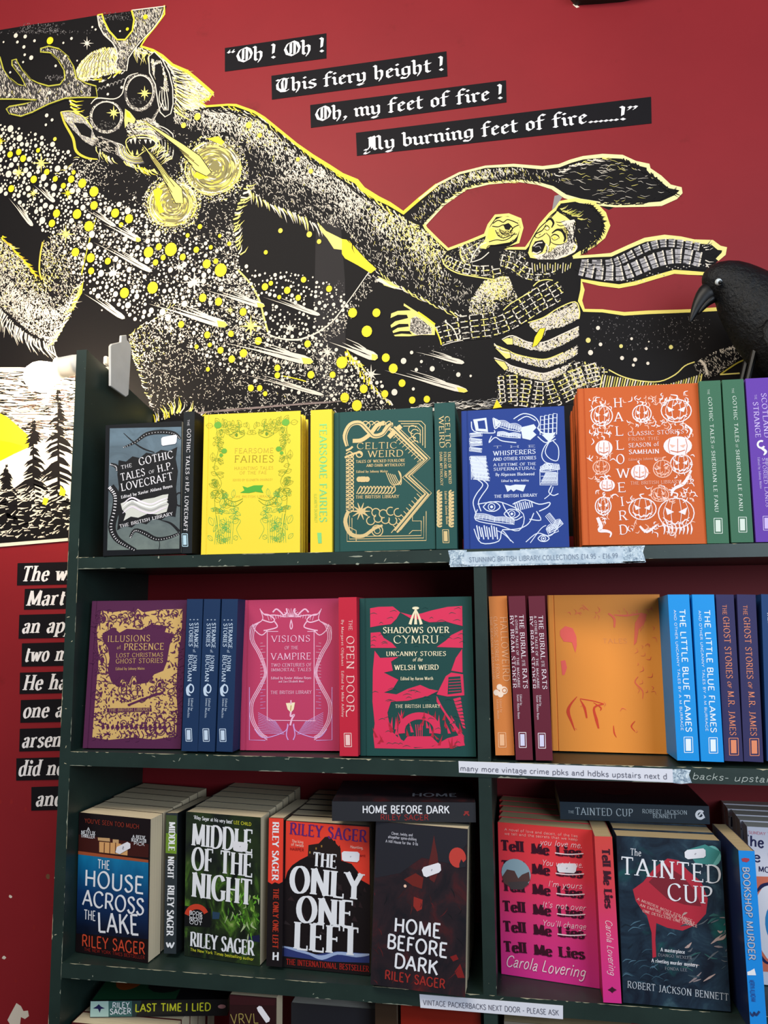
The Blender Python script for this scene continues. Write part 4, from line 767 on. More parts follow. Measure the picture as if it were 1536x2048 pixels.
for a, b, w in comets:
    dx, dy = b[0] - a[0], b[1] - a[1]; L = math.hypot(dx, dy); ux, uy = dx / L, dy / L; nx, ny = -uy, ux
    T = lambda t, o: (a[0] + dx * t + nx * o * w, a[1] + dy * t + ny * o * w)
    s.poly([T(0, .15), T(.35, .22), T(.6, .42), T(.85, .5), T(.96, .36), T(1, 0), T(.97, -.32), T(.88, -.5), T(.7, -.5), T(.45, -.55), T(.68, -.22), T(.25, -.28), T(.58, .02)], CRM, 9)
    s.strip([T(.3, -.85), T(.55, -.75), T(.72, -.5)], [.6, 1.6, 2.2], CRM, 9, False)
    if w > 12: s.poly([T(.86, -.2), T(.9, .45), T(.97, .3), T(1, 0), T(.96, -.3)], mat('#efd95a', .6), 9.4)
    s.strip([T(.5, -.05), T(.72, .02), T(.85, .05)], [.8, w * .12, .4], INK, 9.5, False)
for (x, y), r, m in ((m1((538, 270))[0], 14, CRM), (m1((257, 1005))[0], 20, PALE), (m1((120, 1062))[0], 15, PALE), (m1((420, 1190))[0], 14, YEL), (m1((5, 870))[0], 12, YEL), (m2((208, 270))[0], 12, PALE), (m2((407, 520))[0], 20, PALE), (m2((703, 758))[0], 20, CRM), (m2((907, 510))[0], 13, CRM), (m2((1102, 722))[0], 15, CRM), (m2((1197, 815))[0], 24, CRM), (m5((390, 392))[0], 24, PALE), (m5((590, 400))[0], 16, CRM), (m5((782, 525))[0], 18, CRM), (m5((1005, 638))[0], 20, CRM), (m5((285, 310))[0], 10, PALE)):
    s.star(x, y, r, m, 10, 8, .22, math.pi / 2)
# the ground of the picture: bushes, spruces and the yellow hill at the lower left
fringe(s, [(300, 850), (330, 838), (360, 826), (400, 838)], 40, 26, 2.6, -1.2, (CRM, PALE, YEL, INK), 8, 101, .5); fringe(s, [(820, 815), (900, 812), (990, 806)], 90, 18, 1.6, -.1, (CRM, LG), 8, 102, .2, jit=9); s.poly(m9((790, 1680), (820, 1610), (860, 1670)), YEL, 8.2)
fringe(s, [(380, 828), (520, 815), (640, 806)], 40, 60, 1.3, .0, mat('#8d7a74', .6), 8, 103, .05, 0)
land = [(-60, 735), (40, 735), (150, 740), (158, 900), (140, 1081), (-60, 1096)]
s.poly(land, CRM, 7.5)
hl = m3((0, 870), (60, 900), (130, 960), (220, 1040), (230, 1130), (120, 1180), (0, 1229), (-150, 1260), (-150, 850)); s.poly(hl, YEL, 8); s.poly(m3((0, 1080), (90, 1095), (190, 1125), (100, 1190), (0, 1240), (-100, 1240), (-100, 1080)), mat('#f6e400', .6), 8.4)
for k_ in range(420):
    y = q.uniform(742, 880); x = q.uniform(-20, 150); s.strip([(x, y), (x + q.uniform(8, 30), y + q.uniform(-3, 4))], q.uniform(.8, 2.0), q.choice((INK, INK, mat('#5a463e', .6))), 7.8, False)
def spruce(x, y0, y1, w, seed):
    q = random.Random(seed); s.strip([(x - 1, y0), (x, (y0 + y1) / 2), (x + 1, y1)], [1.5, 4, 6], INK, 9, False)
    for i in range(150):
        t = q.random() ** .8; y = y0 + (y1 - y0) * t; e = (w * (.15 + .95 * t)) * q.uniform(.35, 1) * (1 if int(t * 9) % 2 else .6); sg = q.choice((-1, 1))
        s.strip([(x, y), (x + sg * e * .6, y + e * .25), (x + sg * e, y + e * q.uniform(.4, .7))], [q.uniform(3, 7), 4, .5], INK, 9, False)
spruce(68, 838, 1048, 60, 1); spruce(118, 780, 1044, 64, 2); spruce(14, 930, 1050, 52, 3)
s.poly([(-60, 1000), (20, 985), (60, 1010), (100, 1000), (140, 1020), (138, 1081), (-60, 1094)], INK, 8.6)
for k_ in range(200):
    x, y = q.uniform(-20, 140), q.uniform(980, 1076); a = q.uniform(-.9, .3); L = q.uniform(5, 16); s.strip([(x, y), (x + L * math.cos(a), y + L * math.sin(a))], [2.4, .5], CRM, 10, False)
for p_ in (m3((340, 1230), (380, 1240), (360, 1290), (330, 1280)), m3((470, 1140), (510, 1180), (500, 1220), (460, 1210))): s.poly([(x, y + 75 if y < 960 else y) for x, y in p_], YEL, 10.2)
s.poly([(-60, 1092), (0, 1087), (137, 1076), (137, 1082), (0, 1094), (-60, 1099)], CRM, 10.5)
s.build('stars_and_ground', mural, True)

# ---- lettered paper strips
STRIP, SW = mat('#151317', .6, 0, .12), mat('#ebe8ea', .6)
def paper_strip(pts, string, p0, p1, cap, style, label, group=None):
    s = Surf(WALL)
    q_ = [s.P(*p) for p in pts]; i = len(s.V); s.V += [(x, y, 0) for x, y in q_] + [(x, y, .0007) for x, y in q_]; k = s.mi(STRIP)
    for f in ((4, 5, 6, 7), (0, 1, 5, 4), (1, 2, 6, 5), (2, 3, 7, 6), (3, 0, 4, 7)): s.F.append(tuple(i + j for j in f)); s.I.append(k)
    for f_ in string if isinstance(string, list) else [(string, p0, p1)]: text(s, f_[0], f_[1], f_[2], cap, style, SW, 5)
    o = s.build('text_strip'); tag(o, label, 'text strip', group); return o
w1, w2 = zz(430, 50, 3.4133), zz(860, 90, 3.339)
def quad(f, *p): return f(*p)
G = 'blackletter strips on the red wall'
paper_strip([(450, 143.5), (653, 117), (653, 67), (450, 96.5)], [('\u201cOh ! Oh !', w1((78, 268))[0], w1((752, 182))[0])], 0, 0, 29, 'black', 'topmost and shortest black strip of white blackletter', G)
paper_strip([(544, 199.5), (895, 153), (893, 103), (543, 152)], [('This fiery height !', w1((415, 465))[0], w2((98, 168))[0])], 0, 0, 29, 'black', 'second black blackletter strip from the top', G)
paper_strip([(622, 256), (1013, 205), (1012, 161), (620.5, 210.5)], [('Oh, my feet of fire !', w1((678, 660))[0], w2((492, 358))[0])], 0, 0, 30, 'black', 'third black blackletter strip, above the longest one', G)
paper_strip([(714, 312), (1303, 247), (1302, 194), (712, 266)], [('My burning feet of fire', (728, 303), w2((1055, 522))[0]), ('......!\u201d', w2((1058, 522))[0], w2((1395, 492))[0])], 0, 0, 30, 'black', 'lowest and longest black blackletter strip', G)
z2 = zz(0, 1100, 3.793)
rows = [((135, 100), (130, 268), 'The wi', (155, 238), (545, 228), 'reading The w'), ((190, 295), (183, 452), 'Mart', (197, 422), (492, 414), 'reading Mart'), ((148, 492), (142, 672), 'an app', (163, 630), (560, 622), 'reading an ap'), ((168, 708), (165, 884), 'two m', (180, 846), (510, 838), 'reading two'), ((153, 930), (150, 1092), 'He ha', (172, 1062), (505, 1054), 'reading He h'), ((160, 1138), (155, 1310), 'one a', (168, 1272), (480, 1264), 'reading one a'), ((152, 1356), (147, 1528), 'arsen', (163, 1498), (462, 1490), 'reading arsen'), ((126, 1580), (124, 1748), 'did no', (134, 1712), (490, 1704), 'reading did n'), ((240, 1798), (238, 1976), 'and', (268, 1942), (478, 1936), 'reading an, lowest of all')]
for tl, bl, t_, a_, c_, d_ in rows:
    r_ = z2((620, tl[1] - 12), (620, bl[1] - 10))
    paper_strip([z2(bl)[0], r_[1], r_[0], z2(tl)[0]], [(t_, z2(a_)[0], z2(c_)[0])], 0, 0, 26.5, dict(SERIFB, shear=.24, t=22), 'black strip of white italics left of the bookcase, ' + d_, 'italic strips left of the bookcase')

# ---- dark thing fixed high on the wall at the top edge
s = Surf(WALL); a, b_ = s.P(1140, -40), s.P(1292, 8)
pts = [s.P(*p) for p in ((1139, -2), (1150, 11), (1200, 8), (1245, 4), (1290, -6), (1290, -60), (1139, -60))]
n_ = len(pts); k = s.mi(mat('#1b1612', .6)); s.V += [(x, y, .0) for x, y in pts] + [(x, y, .035) for x, y in pts]
s.F.append(tuple(reversed(range(n_, 2 * n_)))); s.I.append(k)
for j in range(n_): s.F.append((j, (j + 1) % n_, n_ + (j + 1) % n_, n_ + j)); s.I.append(k)
s.F = [f if len(f) > 4 else f for f in s.F]
s.poly([(1145, 9), (1151, 8), (1159, 14), (1153, 16)], CRM, 1)
tag(s.build('wall_bracket'), 'dark brown object fixed to the red wall at the top edge', 'bracket')
# ------------------------------------------------------------------ books
_cl = {}
def cloth(h, rough=0.62, weave=True):
    if (h, rough) in _cl: return _cl[(h, rough)]
    n = Nodes('book_cloth_' + h.lstrip('#'), rough, 0.3); v = n.coord()
    n.base(n.mix(n.ramp(n.noise(v, 900, 2), [(0.3, 0.0), (0.7, 0.10)]), h, '#ffffff', 'SOFT_LIGHT'))
    n.bump(n.noise(v, 1400, 2), 0.12, 0.0004)
    _cl[(h, rough)] = n.m; return n.m
def gloss(h): return mat(h, 0.32, 0.0, 0.4)
n = Nodes('page_edges', 0.85, 0.1); v = n.coord(scale=(1, 1, 1))
o_ = n.sep(v)
n.base(n.mix(n.ramp(n.noise(n.coord(scale=(30, 1, 2600)), 1.0, 2), [(0.35, 0.0), (0.65, 0.65)]), '#e3d3b4', '#b7a482')); M_PAGE = n.m
n = Nodes('page_edges_white', 0.85, 0.1)
n.base(n.mix(n.ramp(n.noise(n.coord(scale=(30, 1, 2600)), 1.0, 2), [(0.35, 0.0), (0.65, 0.6)]), '#d6d2c8', '#a5a198')); M_PAGEW = n.m
n = Nodes('page_edges_tan', 0.85, 0.1)
n.base(n.mix(n.ramp(n.noise(n.coord(scale=(30, 1, 2600)), 1.0, 2), [(0.35, 0.0), (0.65, 0.65)]), '#cbb48c', '#98825c')); M_PAGET = n.m

def rot(yaw, lean, roll):
    u = Vector((1, 0, 0)); v = Vector((0, math.sin(lean), math.cos(lean)))
    u2 = u * math.cos(roll) + v * math.sin(roll); v2 = v * math.cos(roll) - u * math.sin(roll)
    Rz = Matrix.Rotation(yaw, 3, 'Z'); return Rz @ u2, Rz @ v2
def project(p):
    d = p - EYE; z = d.dot(CF); return 768 + FPX * d.dot(CR) / z, 1024 - FPX * d.dot(CU) / z
def pose(q, depth, zs, Y, lean, wy=0.012, stiff=1.0, sy=0.06):
    """rigid pose of a box (front face w x h, given depth) standing on height zs, seen with front corners q = TL TR BL BR"""
    zf = zs + 0.0006
    def build(p):
        u, v = rot(p[2], p[3], p[4]); n = u.cross(v)
        o = Vector((p[0], p[1], 0)); low = min((u * a * p[5] + v * b * p[6] - n * c * depth).z for a in (0, 1) for b in (0, 1) for c in (0, 1))
        o.z = zf - low
        return o, u, v
    def res(p):
        o, u, v = build(p); out = []
        for (a, b), (x, y) in zip(((0, 1), (1, 1), (0, 0), (1, 0)), q):
            px, py = project(o + u * a * p[5] + v * b * p[6]); out += [(px - x) / 1.5, (py - y) / 1.5]
        return np.array(out + [(p[1] - Y) / wy, p[2] / sy, (p[3] - lean) / 0.03 * stiff, p[4] / 0.1 * stiff])
    b0 = at(*q[2], Y); b1 = at(*q[3], Y); t0 = at(*q[0], Y)
    p = np.array([b0.x, Y, 0.0, lean, 0.0, (b1 - b0).length, (t0 - b0).length])
    for _ in range(12):
        r = res(p); J = np.array([(res(p + 1e-5 * e) - r) / 1e-5 for e in np.eye(7)]).T
        p = p - np.linalg.lstsq(J, r, rcond=None)[0]
    o, u, v = build(p)
    return plane_frame(o, u, v), p[5], p[6]

GAP = 0.0004
class Book:
    """kind face: front board towards the room, spine on the left; kind spine: spine towards the room; flat: lying, spine to the room"""
    def __init__(b, q, deep, shelf, Y, cover, name='hardback_book', kind='face', hard=True, lean=0.05, spine=None, pages=None, back=None, wy=0.012, zs=None, dx=0.0, dw=0.0, sy=0.06):
        b.kind, b.hard, b.deep, b.cover = kind, hard, deep, cover
        b.M, b.w, b.h = pose(q, deep, SHELF[shelf] if zs is None else zs, Y, lean, wy, 60.0 if kind == 'flat' else 1.0, sy); b.M.translation.x += dx; b.w += dw
        b.name = name; b.pages = pages or M_PAGE; b.spine = spine or cover; b.back = back or cover
        s = b.s = Surf(b.M); w, h, d = b.w, b.h, deep
        T = 0.0026 if hard else 0.0005
        if kind == 'face':
            if hard:
                s.box(0.0095, w, 0, h, -T, 0, cover); s.box(0.0012, 0.0075, 0, h, -T, -0.0004, cover); s.box(0.007, 0.010, 0, h, -T, -0.0013, cover)
            else:
                s.box(0.0005, w, 0, h, -T, 0, cover)
            s.box(0, w, 0, h, -d, -d + T, b.back); s.box(0, T * 0.8, 0, h, -d + T, -T * .5, b.spine)
        elif kind == 'spine':
            s.box(0, w, 0, h, -T, 0, cover)
            s.box(0, T, 0, h, -d, -T, b.back); s.box(w - T, w, 0, h, -d, -T, b.back)
        else:      # lying flat: w along the spine, h = thickness
            s.box(0, w, 0, h, -T, 0, cover); s.box(0, w, 0, T, -d, -T, b.back); s.box(0, w, h - T, h, -d, -T, b.back)
        g = Surf(b.M); i = 0.0032 if hard else 0.0006
        if kind == 'face': g.box(T, w - i, i, h - i, -d + T, -T, b.pages)
        elif kind == 'spine': g.box(T, w - T, i, h - i, -d + i, -T, b.pages)
        else: g.box(i, w - i, T, h - T, -d + i, -T, b.pages)
        b.g = g; b.extra = []
    def f(b, x, y): return (x * b.w, (1 - y) * b.h)          # fractions from the top left
    def line(b, pts, w, m, layer=2, smooth=True, closed=False):
        p = [b.f(*q) for q in pts]
        if smooth and len(p) > 2:
            n0 = len(p); p = crom(p, 4, closed)
            if isinstance(w, (list, tuple)): w = [float(np.interp(i / (len(p) - 1), np.linspace(0, 1, len(w)), w)) for i in range(len(p))]
        W = [x * .001 for x in w] if isinstance(w, (list, tuple)) else w * 0.001
        b.s.strip_uv(p, W, m, layer, closed)
    def poly(b, pts, m, layer=1): b.s.poly_uv([b.f(*q) for q in pts], m, layer)
    def ell(b, x, y, rx, ry, m, layer=2, n=14): b.s.disc_uv(b.f(x, y), rx * b.w, ry * b.w, m, layer, n)
    def oval(b, x, y, rx, ry, w, m, layer=2, a=0, e=360, n=18, tilt=0):
        ct, st = math.cos(tilt), math.sin(tilt); r = b.w / b.h
        pts = []
        for i in range(n + 1):
            t = math.radians(a + (e - a) * i / n); X, Yv = rx * math.cos(t), ry * math.sin(t)
            pts.append((x + X * ct - Yv * st, y - (X * st + Yv * ct) * r))
        b.line(pts, w, m, layer, False)
    def leaf(b, x, y, L, W, ang, m, w=0.0, layer=2):
        """pointed leaf, filled (w = 0) or outlined"""
        c, s_ = math.cos(ang), math.sin(ang); r = b.w / b.h; up = []; lo = []
        for i in range(7):
            t = i / 6; e = W * math.sin(math.pi * t) ** 0.8
            up.append((x + (t * L) * c - e * s_, y - ((t * L) * s_ + e * c) * r)); lo.append((x + (t * L) * c + e * s_, y - ((t * L) * s_ - e * c) * r))
        if w: b.line(up + lo[::-1][1:], w, m, layer, False); b.line([up[0], up[-1]], w * .7, m, layer, False)
        else: b.poly(up + lo[::-1][1:-1], m, layer)
    def curl(b, x, y, r0, turns, ang, w, m, layer=2):
        k = b.w / b.h; n = int(10 * turns)
        b.line([(x + r0 * (1 - i / n * .85) * math.cos(ang + 6.283 * turns * i / n), y + k * r0 * (1 - i / n * .85) * math.sin(ang + 6.283 * turns * i / n)) for i in range(n + 1)], [w * (1 - .5 * i / n) for i in range(n + 1)], m, layer, False)
    def badge(b, px, py, w, h, m, inner=None):
        s = b.s; q = [(px - w / 2, py - h / 2), (px + w / 2, py - h / 2), (px + w / 2 + 1, py + h / 2), (px - w / 2 + 1, py + h / 2)]
        for i in range(4): s.strip([q[i], q[(i + 1) % 4]], 1.3, m, 2, False)
        k = 0.62
        s.poly([(px + (x - px) * k, py + (y - py) * .78) for x, y in q], inner or m, 2)
    def sticker(b, pts, label='white price sticker', txt='£9.99'):
        s = Surf(b.M); s.z_off = 0
        q = [s.P(*p) for p in pts]
        cx, cy = sum(p[0] for p in q) / len(q), sum(p[1] for p in q) / len(q)
        s.poly_uv(q, mat('#e6e4ea', .6), 6)
        (ax, ay), (bx, by) = q[0], q[1]
        L = math.hypot(bx - ax, by - ay); ux, uy = (bx - ax) / L, (by - ay) / L
        H = L * .26
        if txt: text_uv(s, txt, (cx - ux * L * .27 + uy * H * .5, cy - uy * L * .27 - ux * H * .5), (cx + ux * L * .27 + uy * H * .5, cy + uy * L * .27 - ux * H * .5), H, SANSB, mat('#5d5b6c', .7), 8)
        b.extra.append((s, 'price_sticker', label))
    def done(b, label, cat='book', group=None):
        for S_ in [b.s] + [x[0] for x in b.extra if x[1] == 'price_sticker']:      # print ends at the edge of the cover
            S_.V = [(min(max(x, .0006), b.w - .0006), min(max(y, .0006), b.h - .0006), z_) if z_ > 1e-5 else (x, y, z_) for x, y, z_ in S_.V]
        e = empty(b.name, b.M); tag(e, label, cat, group); b.root = e
        b.cov = b.s.build('cover', e, True); b.pg = b.g.build('page_block', e, True)
        for s, nm, lb in b.extra:
            o = s.build(nm, e, True); o['label'] = lb; o.matrix_local = b.M.inverted() @ s.M
        return b
def zp(ox, oy, k):
    return lambda *pts: [(ox + x / k, oy + y / k) for x, y in pts] if len(pts) > 1 else (ox + pts[0][0] / k, oy + pts[0][1] / k)
def copy_book(b, M, label, group, name=None):
    r = b.root.copy(); col.objects.link(r); r.matrix_world = M; r['label'] = label
    if group: r['group'] = group
    for ch in (b.cov, b.pg):
        c = ch.copy(); col.objects.link(c); c.parent = r
    return r
ORD = ['first', 'second', 'third', 'fourth', 'fifth', 'sixth', 'seventh', 'eighth']
def stack_behind(b, count, label, group, dz=0.0, step=None, seed=1):
    """further copies standing right behind a face-out book; label has {}"""
    q = random.Random(seed); M0 = b.M
    n = M0.to_3x3() @ Vector((0, 0, 1)); n = Vector((0, -1, 0)) / max(.9, -n.y / math.hypot(n.x, n.y)); u = M0.to_3x3() @ Vector((1, 0, 0)); u = Vector((u.x, u.y, 0)).normalized()
    yb = 0.0
    for i in range(count):
        off = -n * ((step or b.deep) * 1.004 + 0.0012) * (i + 1) + u * q.uniform(-.0015, .0015)
        M = Matrix.Translation(off) @ M0
        copy_book(b, M, label.format(ORD[i]), group)

WHITE, CREAM_, GOLD = mat('#e9e6ea', .55), mat('#eadfc4', .55), foil('#e2bd78')
rnd = random.Random(77)

# ---------------------------------------------------------------- top shelf
S1 = 0
# small black book with tentacles
z = zp(140, 780, 3.072)
b = Book([(209, 850), (365, 842), (208, 1109), (361, 1107)], 0.022, S1, 1.092, gloss('#15171b'), 'paperback_book', 'face', False)
n = Nodes('slate_blue_print', 0.35, 0.4); v = n.coord(); o_ = n.sep(v)
n.base(n.mix(n.noise(n.coord(scale=(1, 1.6, 1), rot=(0, 0, .5)), 26, 5, .6, .8), n.ramp(n.math('MULTIPLY', o_[1], 5.0), [(0.0, '#8d9a90'), (0.5, '#66737b'), (1.0, '#7e99ab')]), '#3d474e', 'MIX')); M_SLATE = n.m
BLK_ = mat('#131418', .45)
b.s.poly(z((245, 236), (690, 226), (672, 975), (229, 985)), M_SLATE, 1)
def tentacle(pts, w, rows):
    b.s.strip(pts, w, BLK_, 2)
    P = crom(pts, 5); 
    for i in range(0, len(P) - 1):
        wv = w[0] + (w[-1] - w[0]) * i / len(P); dx, dy = P[i + 1][0] - P[i][0], P[i + 1][1] - P[i][1]; d = math.hypot(dx, dy)
        for r in range(rows):
            o = (r + .5) / rows * .8 - .1
            b.s.disc(P[i][0] - dy / d * o * wv * .55, P[i][1] + dx / d * o * wv * .55, max(.7, wv * .5 / rows * .55), WHITE, 3, 6)
tentacle(z((250, 595), (285, 650), (280, 740), (258, 840), (285, 910), (340, 950), (405, 985)), [15, 14, 15, 15, 12, 9, 6], 3)
tentacle(z((330, 352), (400, 322), (470, 272), (560, 258), (640, 268), (680, 300)), [2, 5, 8, 9, 8, 4], 2)
b.s.strip(z((330, 265), (390, 320), (450, 360), (520, 385)), [1, 2.5, 3, 2], BLK_, 2)
tentacle(z((370, 905), (400, 862), (460, 880), (530, 915), (610, 905), (672, 880)), [5, 7, 9, 8, 6, 4], 2)
b.s.strip(z((560, 800), (620, 820), (672, 870)), [1, 4, 6], BLK_, 2); b.s.strip(z((545, 985), (552, 950), (545, 915)), 1.2, BLK_, 2)
b.s.ring(*z((672, 672)), 8, 3, BLK_, 2, ry=13, a=60, b=300)
tentacle(z((250, 455), (285, 470), (290, 500)), [5, 8, 4], 2)
edge = z((300, 432), (345, 440), (385, 408), (430, 418), (470, 385), (520, 392), (560, 368), (610, 375), (660, 350), (650, 420), (664, 500), (652, 600), (660, 690), (648, 780), (600, 770), (560, 800), (510, 790), (470, 825), (420, 812), (380, 845), (335, 835), (290, 862), (300, 780), (290, 700), (302, 600), (292, 520))
b.s.poly(edge, BLK_, 3)
b.s.poly(z((313, 698), (345, 684), (400, 690), (460, 672), (520, 662), (570, 645), (606, 640), (596, 690), (608, 700), (595, 748), (540, 765), (480, 760), (420, 785), (375, 778), (330, 805), (345, 760), (322, 735)), mat('#cfd0c8', .5), 4)
for k_, c_ in ((0, '#efe6f0'), (1, '#f4f2f4'), (2, '#a9a8a8'), (3, '#e6dbe8')):
    b.s.strip([(x, y + k_ * 6 - 9) for x, y in z((325, 730), (380, 690), (440, 715), (500, 730), (560, 705), (603, 690))], [1, 3, 3.4, 3, 3, 1], mat(c_, .5), 5)
for t_, a_, c_, h_, st in (('THE', (315, 488), (385, 472), 7, SERIF), ('GOTHIC', (425, 465), (640, 417), 14.5, SERIF), ('TALES', (314, 560), (467, 524), 14, SERIF), ('OF', (486, 517), (523, 508), 6, SERIF), ('H.P.', (540, 508), (640, 484), 14, SERIF), ('LOVECRAFT', (316, 622), (637, 550), 14.5, SERIF), ('Edited by Xavier Aldana Reyes', (316, 668), (632, 597), 5.5, SERIFB), ('THE BRITISH LIBRARY', (306, 848), (635, 768), 6, SERIFB)):
    text(b.s, t_, z(a_), z(c_), h_, st, WHITE, 5)
b.sticker(z((562, 300), (572, 290), (652, 275), (660, 283), (656, 322), (648, 332), (572, 344), (564, 336)), txt='')
b.done('small black faced book with grey-blue tentacle picture, first on the top shelf')
b = Book([(367, 824), (390, 822), (362, 1107), (383, 1107)], 0.14, S1, 1.086, gloss('#202427'), 'hardback_book', 'spine', True, back=gloss('#15181a'))
text(b.s, 'THE', z((722, 182)), z((722, 222)), 4, SLIM, WHITE); text(b.s, 'GOTHIC TALES', z((722, 238)), z((711, 520)), 7, SERIFB, WHITE)
text(b.s, 'OF', z((711, 532)), z((711, 555)), 5, SLIM, WHITE); text(b.s, 'H.P. LOVECRAFT', z((711, 565)), z((699, 870)), 7, SERIFB, WHITE)
b.badge(*z((705, 922)), 11, 25, mat('#b9d8e6', .4)); b.done('dark charcoal book spine lettered in white beside the tentacle book')

# yellow pair
YCL = cloth('#f2d63a'); 
b = Book([(407, 829), (601, 822), (402, 1109), (600, 1105)], 0.024, S1, 1.092, YCL, lean=.05)
G1, G2 = foil('#7fa032'), foil('#58b860'); q = random.Random(4)
def mirrored(fn):
    for sx in (1, -1): fn(lambda x: x if sx == 1 else 1.0 - x, sx)
def fairies(X, sx):
    q = random.Random(12)
    dirn = lambda a: a if sx == 1 else math.pi - a
    for (y0, y1, x0, x1, cnt, m) in ((.07, .45, .10, .22, 30, G1), (.07, .16, .2, .48, 20, G1), (.45, .6, .08, .16, 10, G1), (.6, .93, .1, .34, 40, G2), (.55, .7, .1, .26, 12, G1)):
        for _ in range(cnt):
            b.leaf(X(q.uniform(x0, x1)), q.uniform(y0, y1), q.uniform(.04, .10), q.uniform(.012, .026), dirn(q.uniform(-1.2, 3.0)), m, 0.42)
    b.line([(X(.13), .08), (X(.16), .25), (X(.12), .4), (X(.2), .5), (X(.13), .62), (X(.2), .93)], .6, G1)
    b.line([(X(.27), .16), (X(.35), .13), (X(.43), .155), (X(.35), .185), (X(.27), .16)], .7, G1); b.ell(X(.345), .157, .014, .02, foil('#6c8f2c'))
    b.line([(X(.2), .54), (X(.24), .60), (X(.33), .635), (X(.42), .615)], .9, G1); b.line([(X(.2), .56), (X(.26), .65), (X(.35), .665), (X(.42), .63)], .9, G1)
    for (x, y, r) in ((.15, .08, .04), (.22, .27, .03), (.19, .3, .02)): b.ell(X(x), y, r, r * .9, foil('#6dae3e'))
    for i in range(9): b.line([(X(.14 + i * .022), .93), (X(.15 + i * .022), .85 - .06 * q.random()), (X(.13 + i * .024), .72 + .05 * q.random())], .45, G2)
    b.line([(X(.37), .7), (X(.34), .74), (X(.4), .77), (X(.36), .83), (X(.41), .9)], .5, G2)
    for y in (.06, .09): b.line([(X(.36), y), (X(.38), y + .05)], 1.2, G1)
mirrored(fairies)
F1 = mat('#c9b23a', .5)
for t_, a_, c_, h_, m in (('FEARSOME', (1008, 388), (1252, 385), 9.5, F1), ('FAIRIES', (1006, 445), (1255, 443), 13.5, foil('#a59328')), ('HAUNTING TALES', (1008, 490), (1250, 487), 6, F1), ('OF THE FAE', (1040, 518), (1210, 515), 6, F1), ('EDITED BY ELIZABETH DEARNLEY', (1000, 560), (1245, 556), 4, F1), ('THE BRITISH LIBRARY', (1005, 662), (1240, 660), 4.5, F1)):
    text(b.s, t_, z(a_), z(c_), h_, SLIM, m)
b.s.poly(z((1060, 590), (1090, 600), (1130, 586), (1188, 585), (1176, 606), (1188, 632), (1140, 625), (1100, 633), (1045, 632), (1072, 616)), foil('#56b03c'), 2)
b.done('bright yellow faced book with green foil leaves and fairies')
yellow = b
stack_behind(b, 1, 'second bright yellow book directly behind the yellow leafy faced one', None, step=.030)
z4 = zp(600, 780, 2.8444)
b = Book([(621, 820), (664, 819), (621, 1106), (664, 1104)], 0.14, S1, 1.086, YCL, kind='spine')
MINT = foil('#8fe08a')
text(b.s, 'FEARSOME FAIRIES', z4((112, 190)), z4((112, 755)), 14, SERIFB, MINT); text(b.s, 'ELIZABETH DEARNLEY', z4((80, 590)), z4((84, 755)), 5.5, SLIM, foil('#a6d75c'))
b.s.poly(z4((98, 812), (122, 812), (124, 872), (104, 872)), MINT, 2); b.done('bright yellow book spine with mint green lettering on the top shelf')

# dark green with gold knotwork
GCL = cloth('#1d4c48')
b = Book([(667, 826), (865, 813), (669, 1103), (871, 1099)], 0.03, S1, 1.09, GCL)
GO = foil('#e0c48c')
def gl(w, *pts, **k): b.s.strip(z4(*pts), w, GO, k.get('layer', 2), k.get('smooth', True))
snake = [(268, 320), (256, 260), (285, 200), (340, 188), (385, 230), (420, 262), (470, 250), (505, 205), (530, 195)]
gl([6, 9, 9, 9, 9, 9, 9, 8, 7], *snake); b.s.strip(z4(*[(x + 4, y + 4) for x, y in snake]), 1.2, GCL, 3)
gl(8, (300, 290), (350, 285), (400, 250), (440, 200), (480, 190)); 
zig = [(530, 215), (715, 395), (610, 490), (722, 592), (545, 805)]
gl(10, *zig, smooth=False); b.s.strip(z4(*zig), 2, GCL, 3, False)
for dx, ww in ((-26, 1.6), (26, 1.4)): gl(ww, *[(x + dx, y + (8 if dx < 0 else -6)) for x, y in zig], smooth=False)
for i in range(10):   # cross bars along the blade
    x, y = 540 + i * 17, 240 + i * 17; gl(1.3, (x - 26, y + 18), (x + 4, y - 8), smooth=False)
    x, y = 560 + i * 15, 800 - i * 20; gl(1.5, (x - 30, y - 30), (x + 6, y + 6), smooth=False)
gl([9, 10, 9], (505, 270), (540, 235), (575, 205)); gl(4, (500, 210), (560, 250), smooth=False)
for i in range(15):   # braid down the left
    y = 365 + i * 22
    gl(2.2, (262, y), (285, y - 14), (305, y + 6), (285, y + 22), (262, y + 8)); gl(1.2, (270, y + 4), (298, y + 14))
gl(4, (262, 345), (285, 335), (300, 322)); gl(4, (255, 385), (300, 365), (340, 355), (352, 368)); b.s.ring(*z4((338, 366)), 6, 2.2, GO, 2)
for i in range(11): gl(2, (322 + i * 19, 590), (345 + i * 19, 548), (352 + i * 19, 572), (330 + i * 19, 592))
gl(11, (345, 508), (372, 508), smooth=False)
b.s.disc(*z4((337, 508)), 5.5, GO, 2); b.s.disc(*z4((382, 508)), 5.5, GO, 2)
gl([7, 8, 8, 7, 6, 4], (275, 690), (258, 750), (290, 820), (360, 830), (420, 790), (470, 770)); b.s.ring(*z4((440, 800)), 11, 2, GO, 2); b.s.ring(*z4((440, 800)), 6, 1.6, GO, 2)
for a_ in range(10): gl([5, 1], (345, 690), (345 + 55 * math.cos(a_ * .63), 690 + 50 * math.sin(a_ * .63)))
for off in (0, 14, 28):
    gl(1.5, (560 + off, 178 + off), (690 - off, 178 + off), (712 - off, 200 + off), (712 - off, 330 - off), smooth=False)
    gl(1.5, (268 + off, 700 + off), (268 + off, 862 - off), (718 - off, 856 - off), (718 - off, 690 + off * 2), smooth=False)
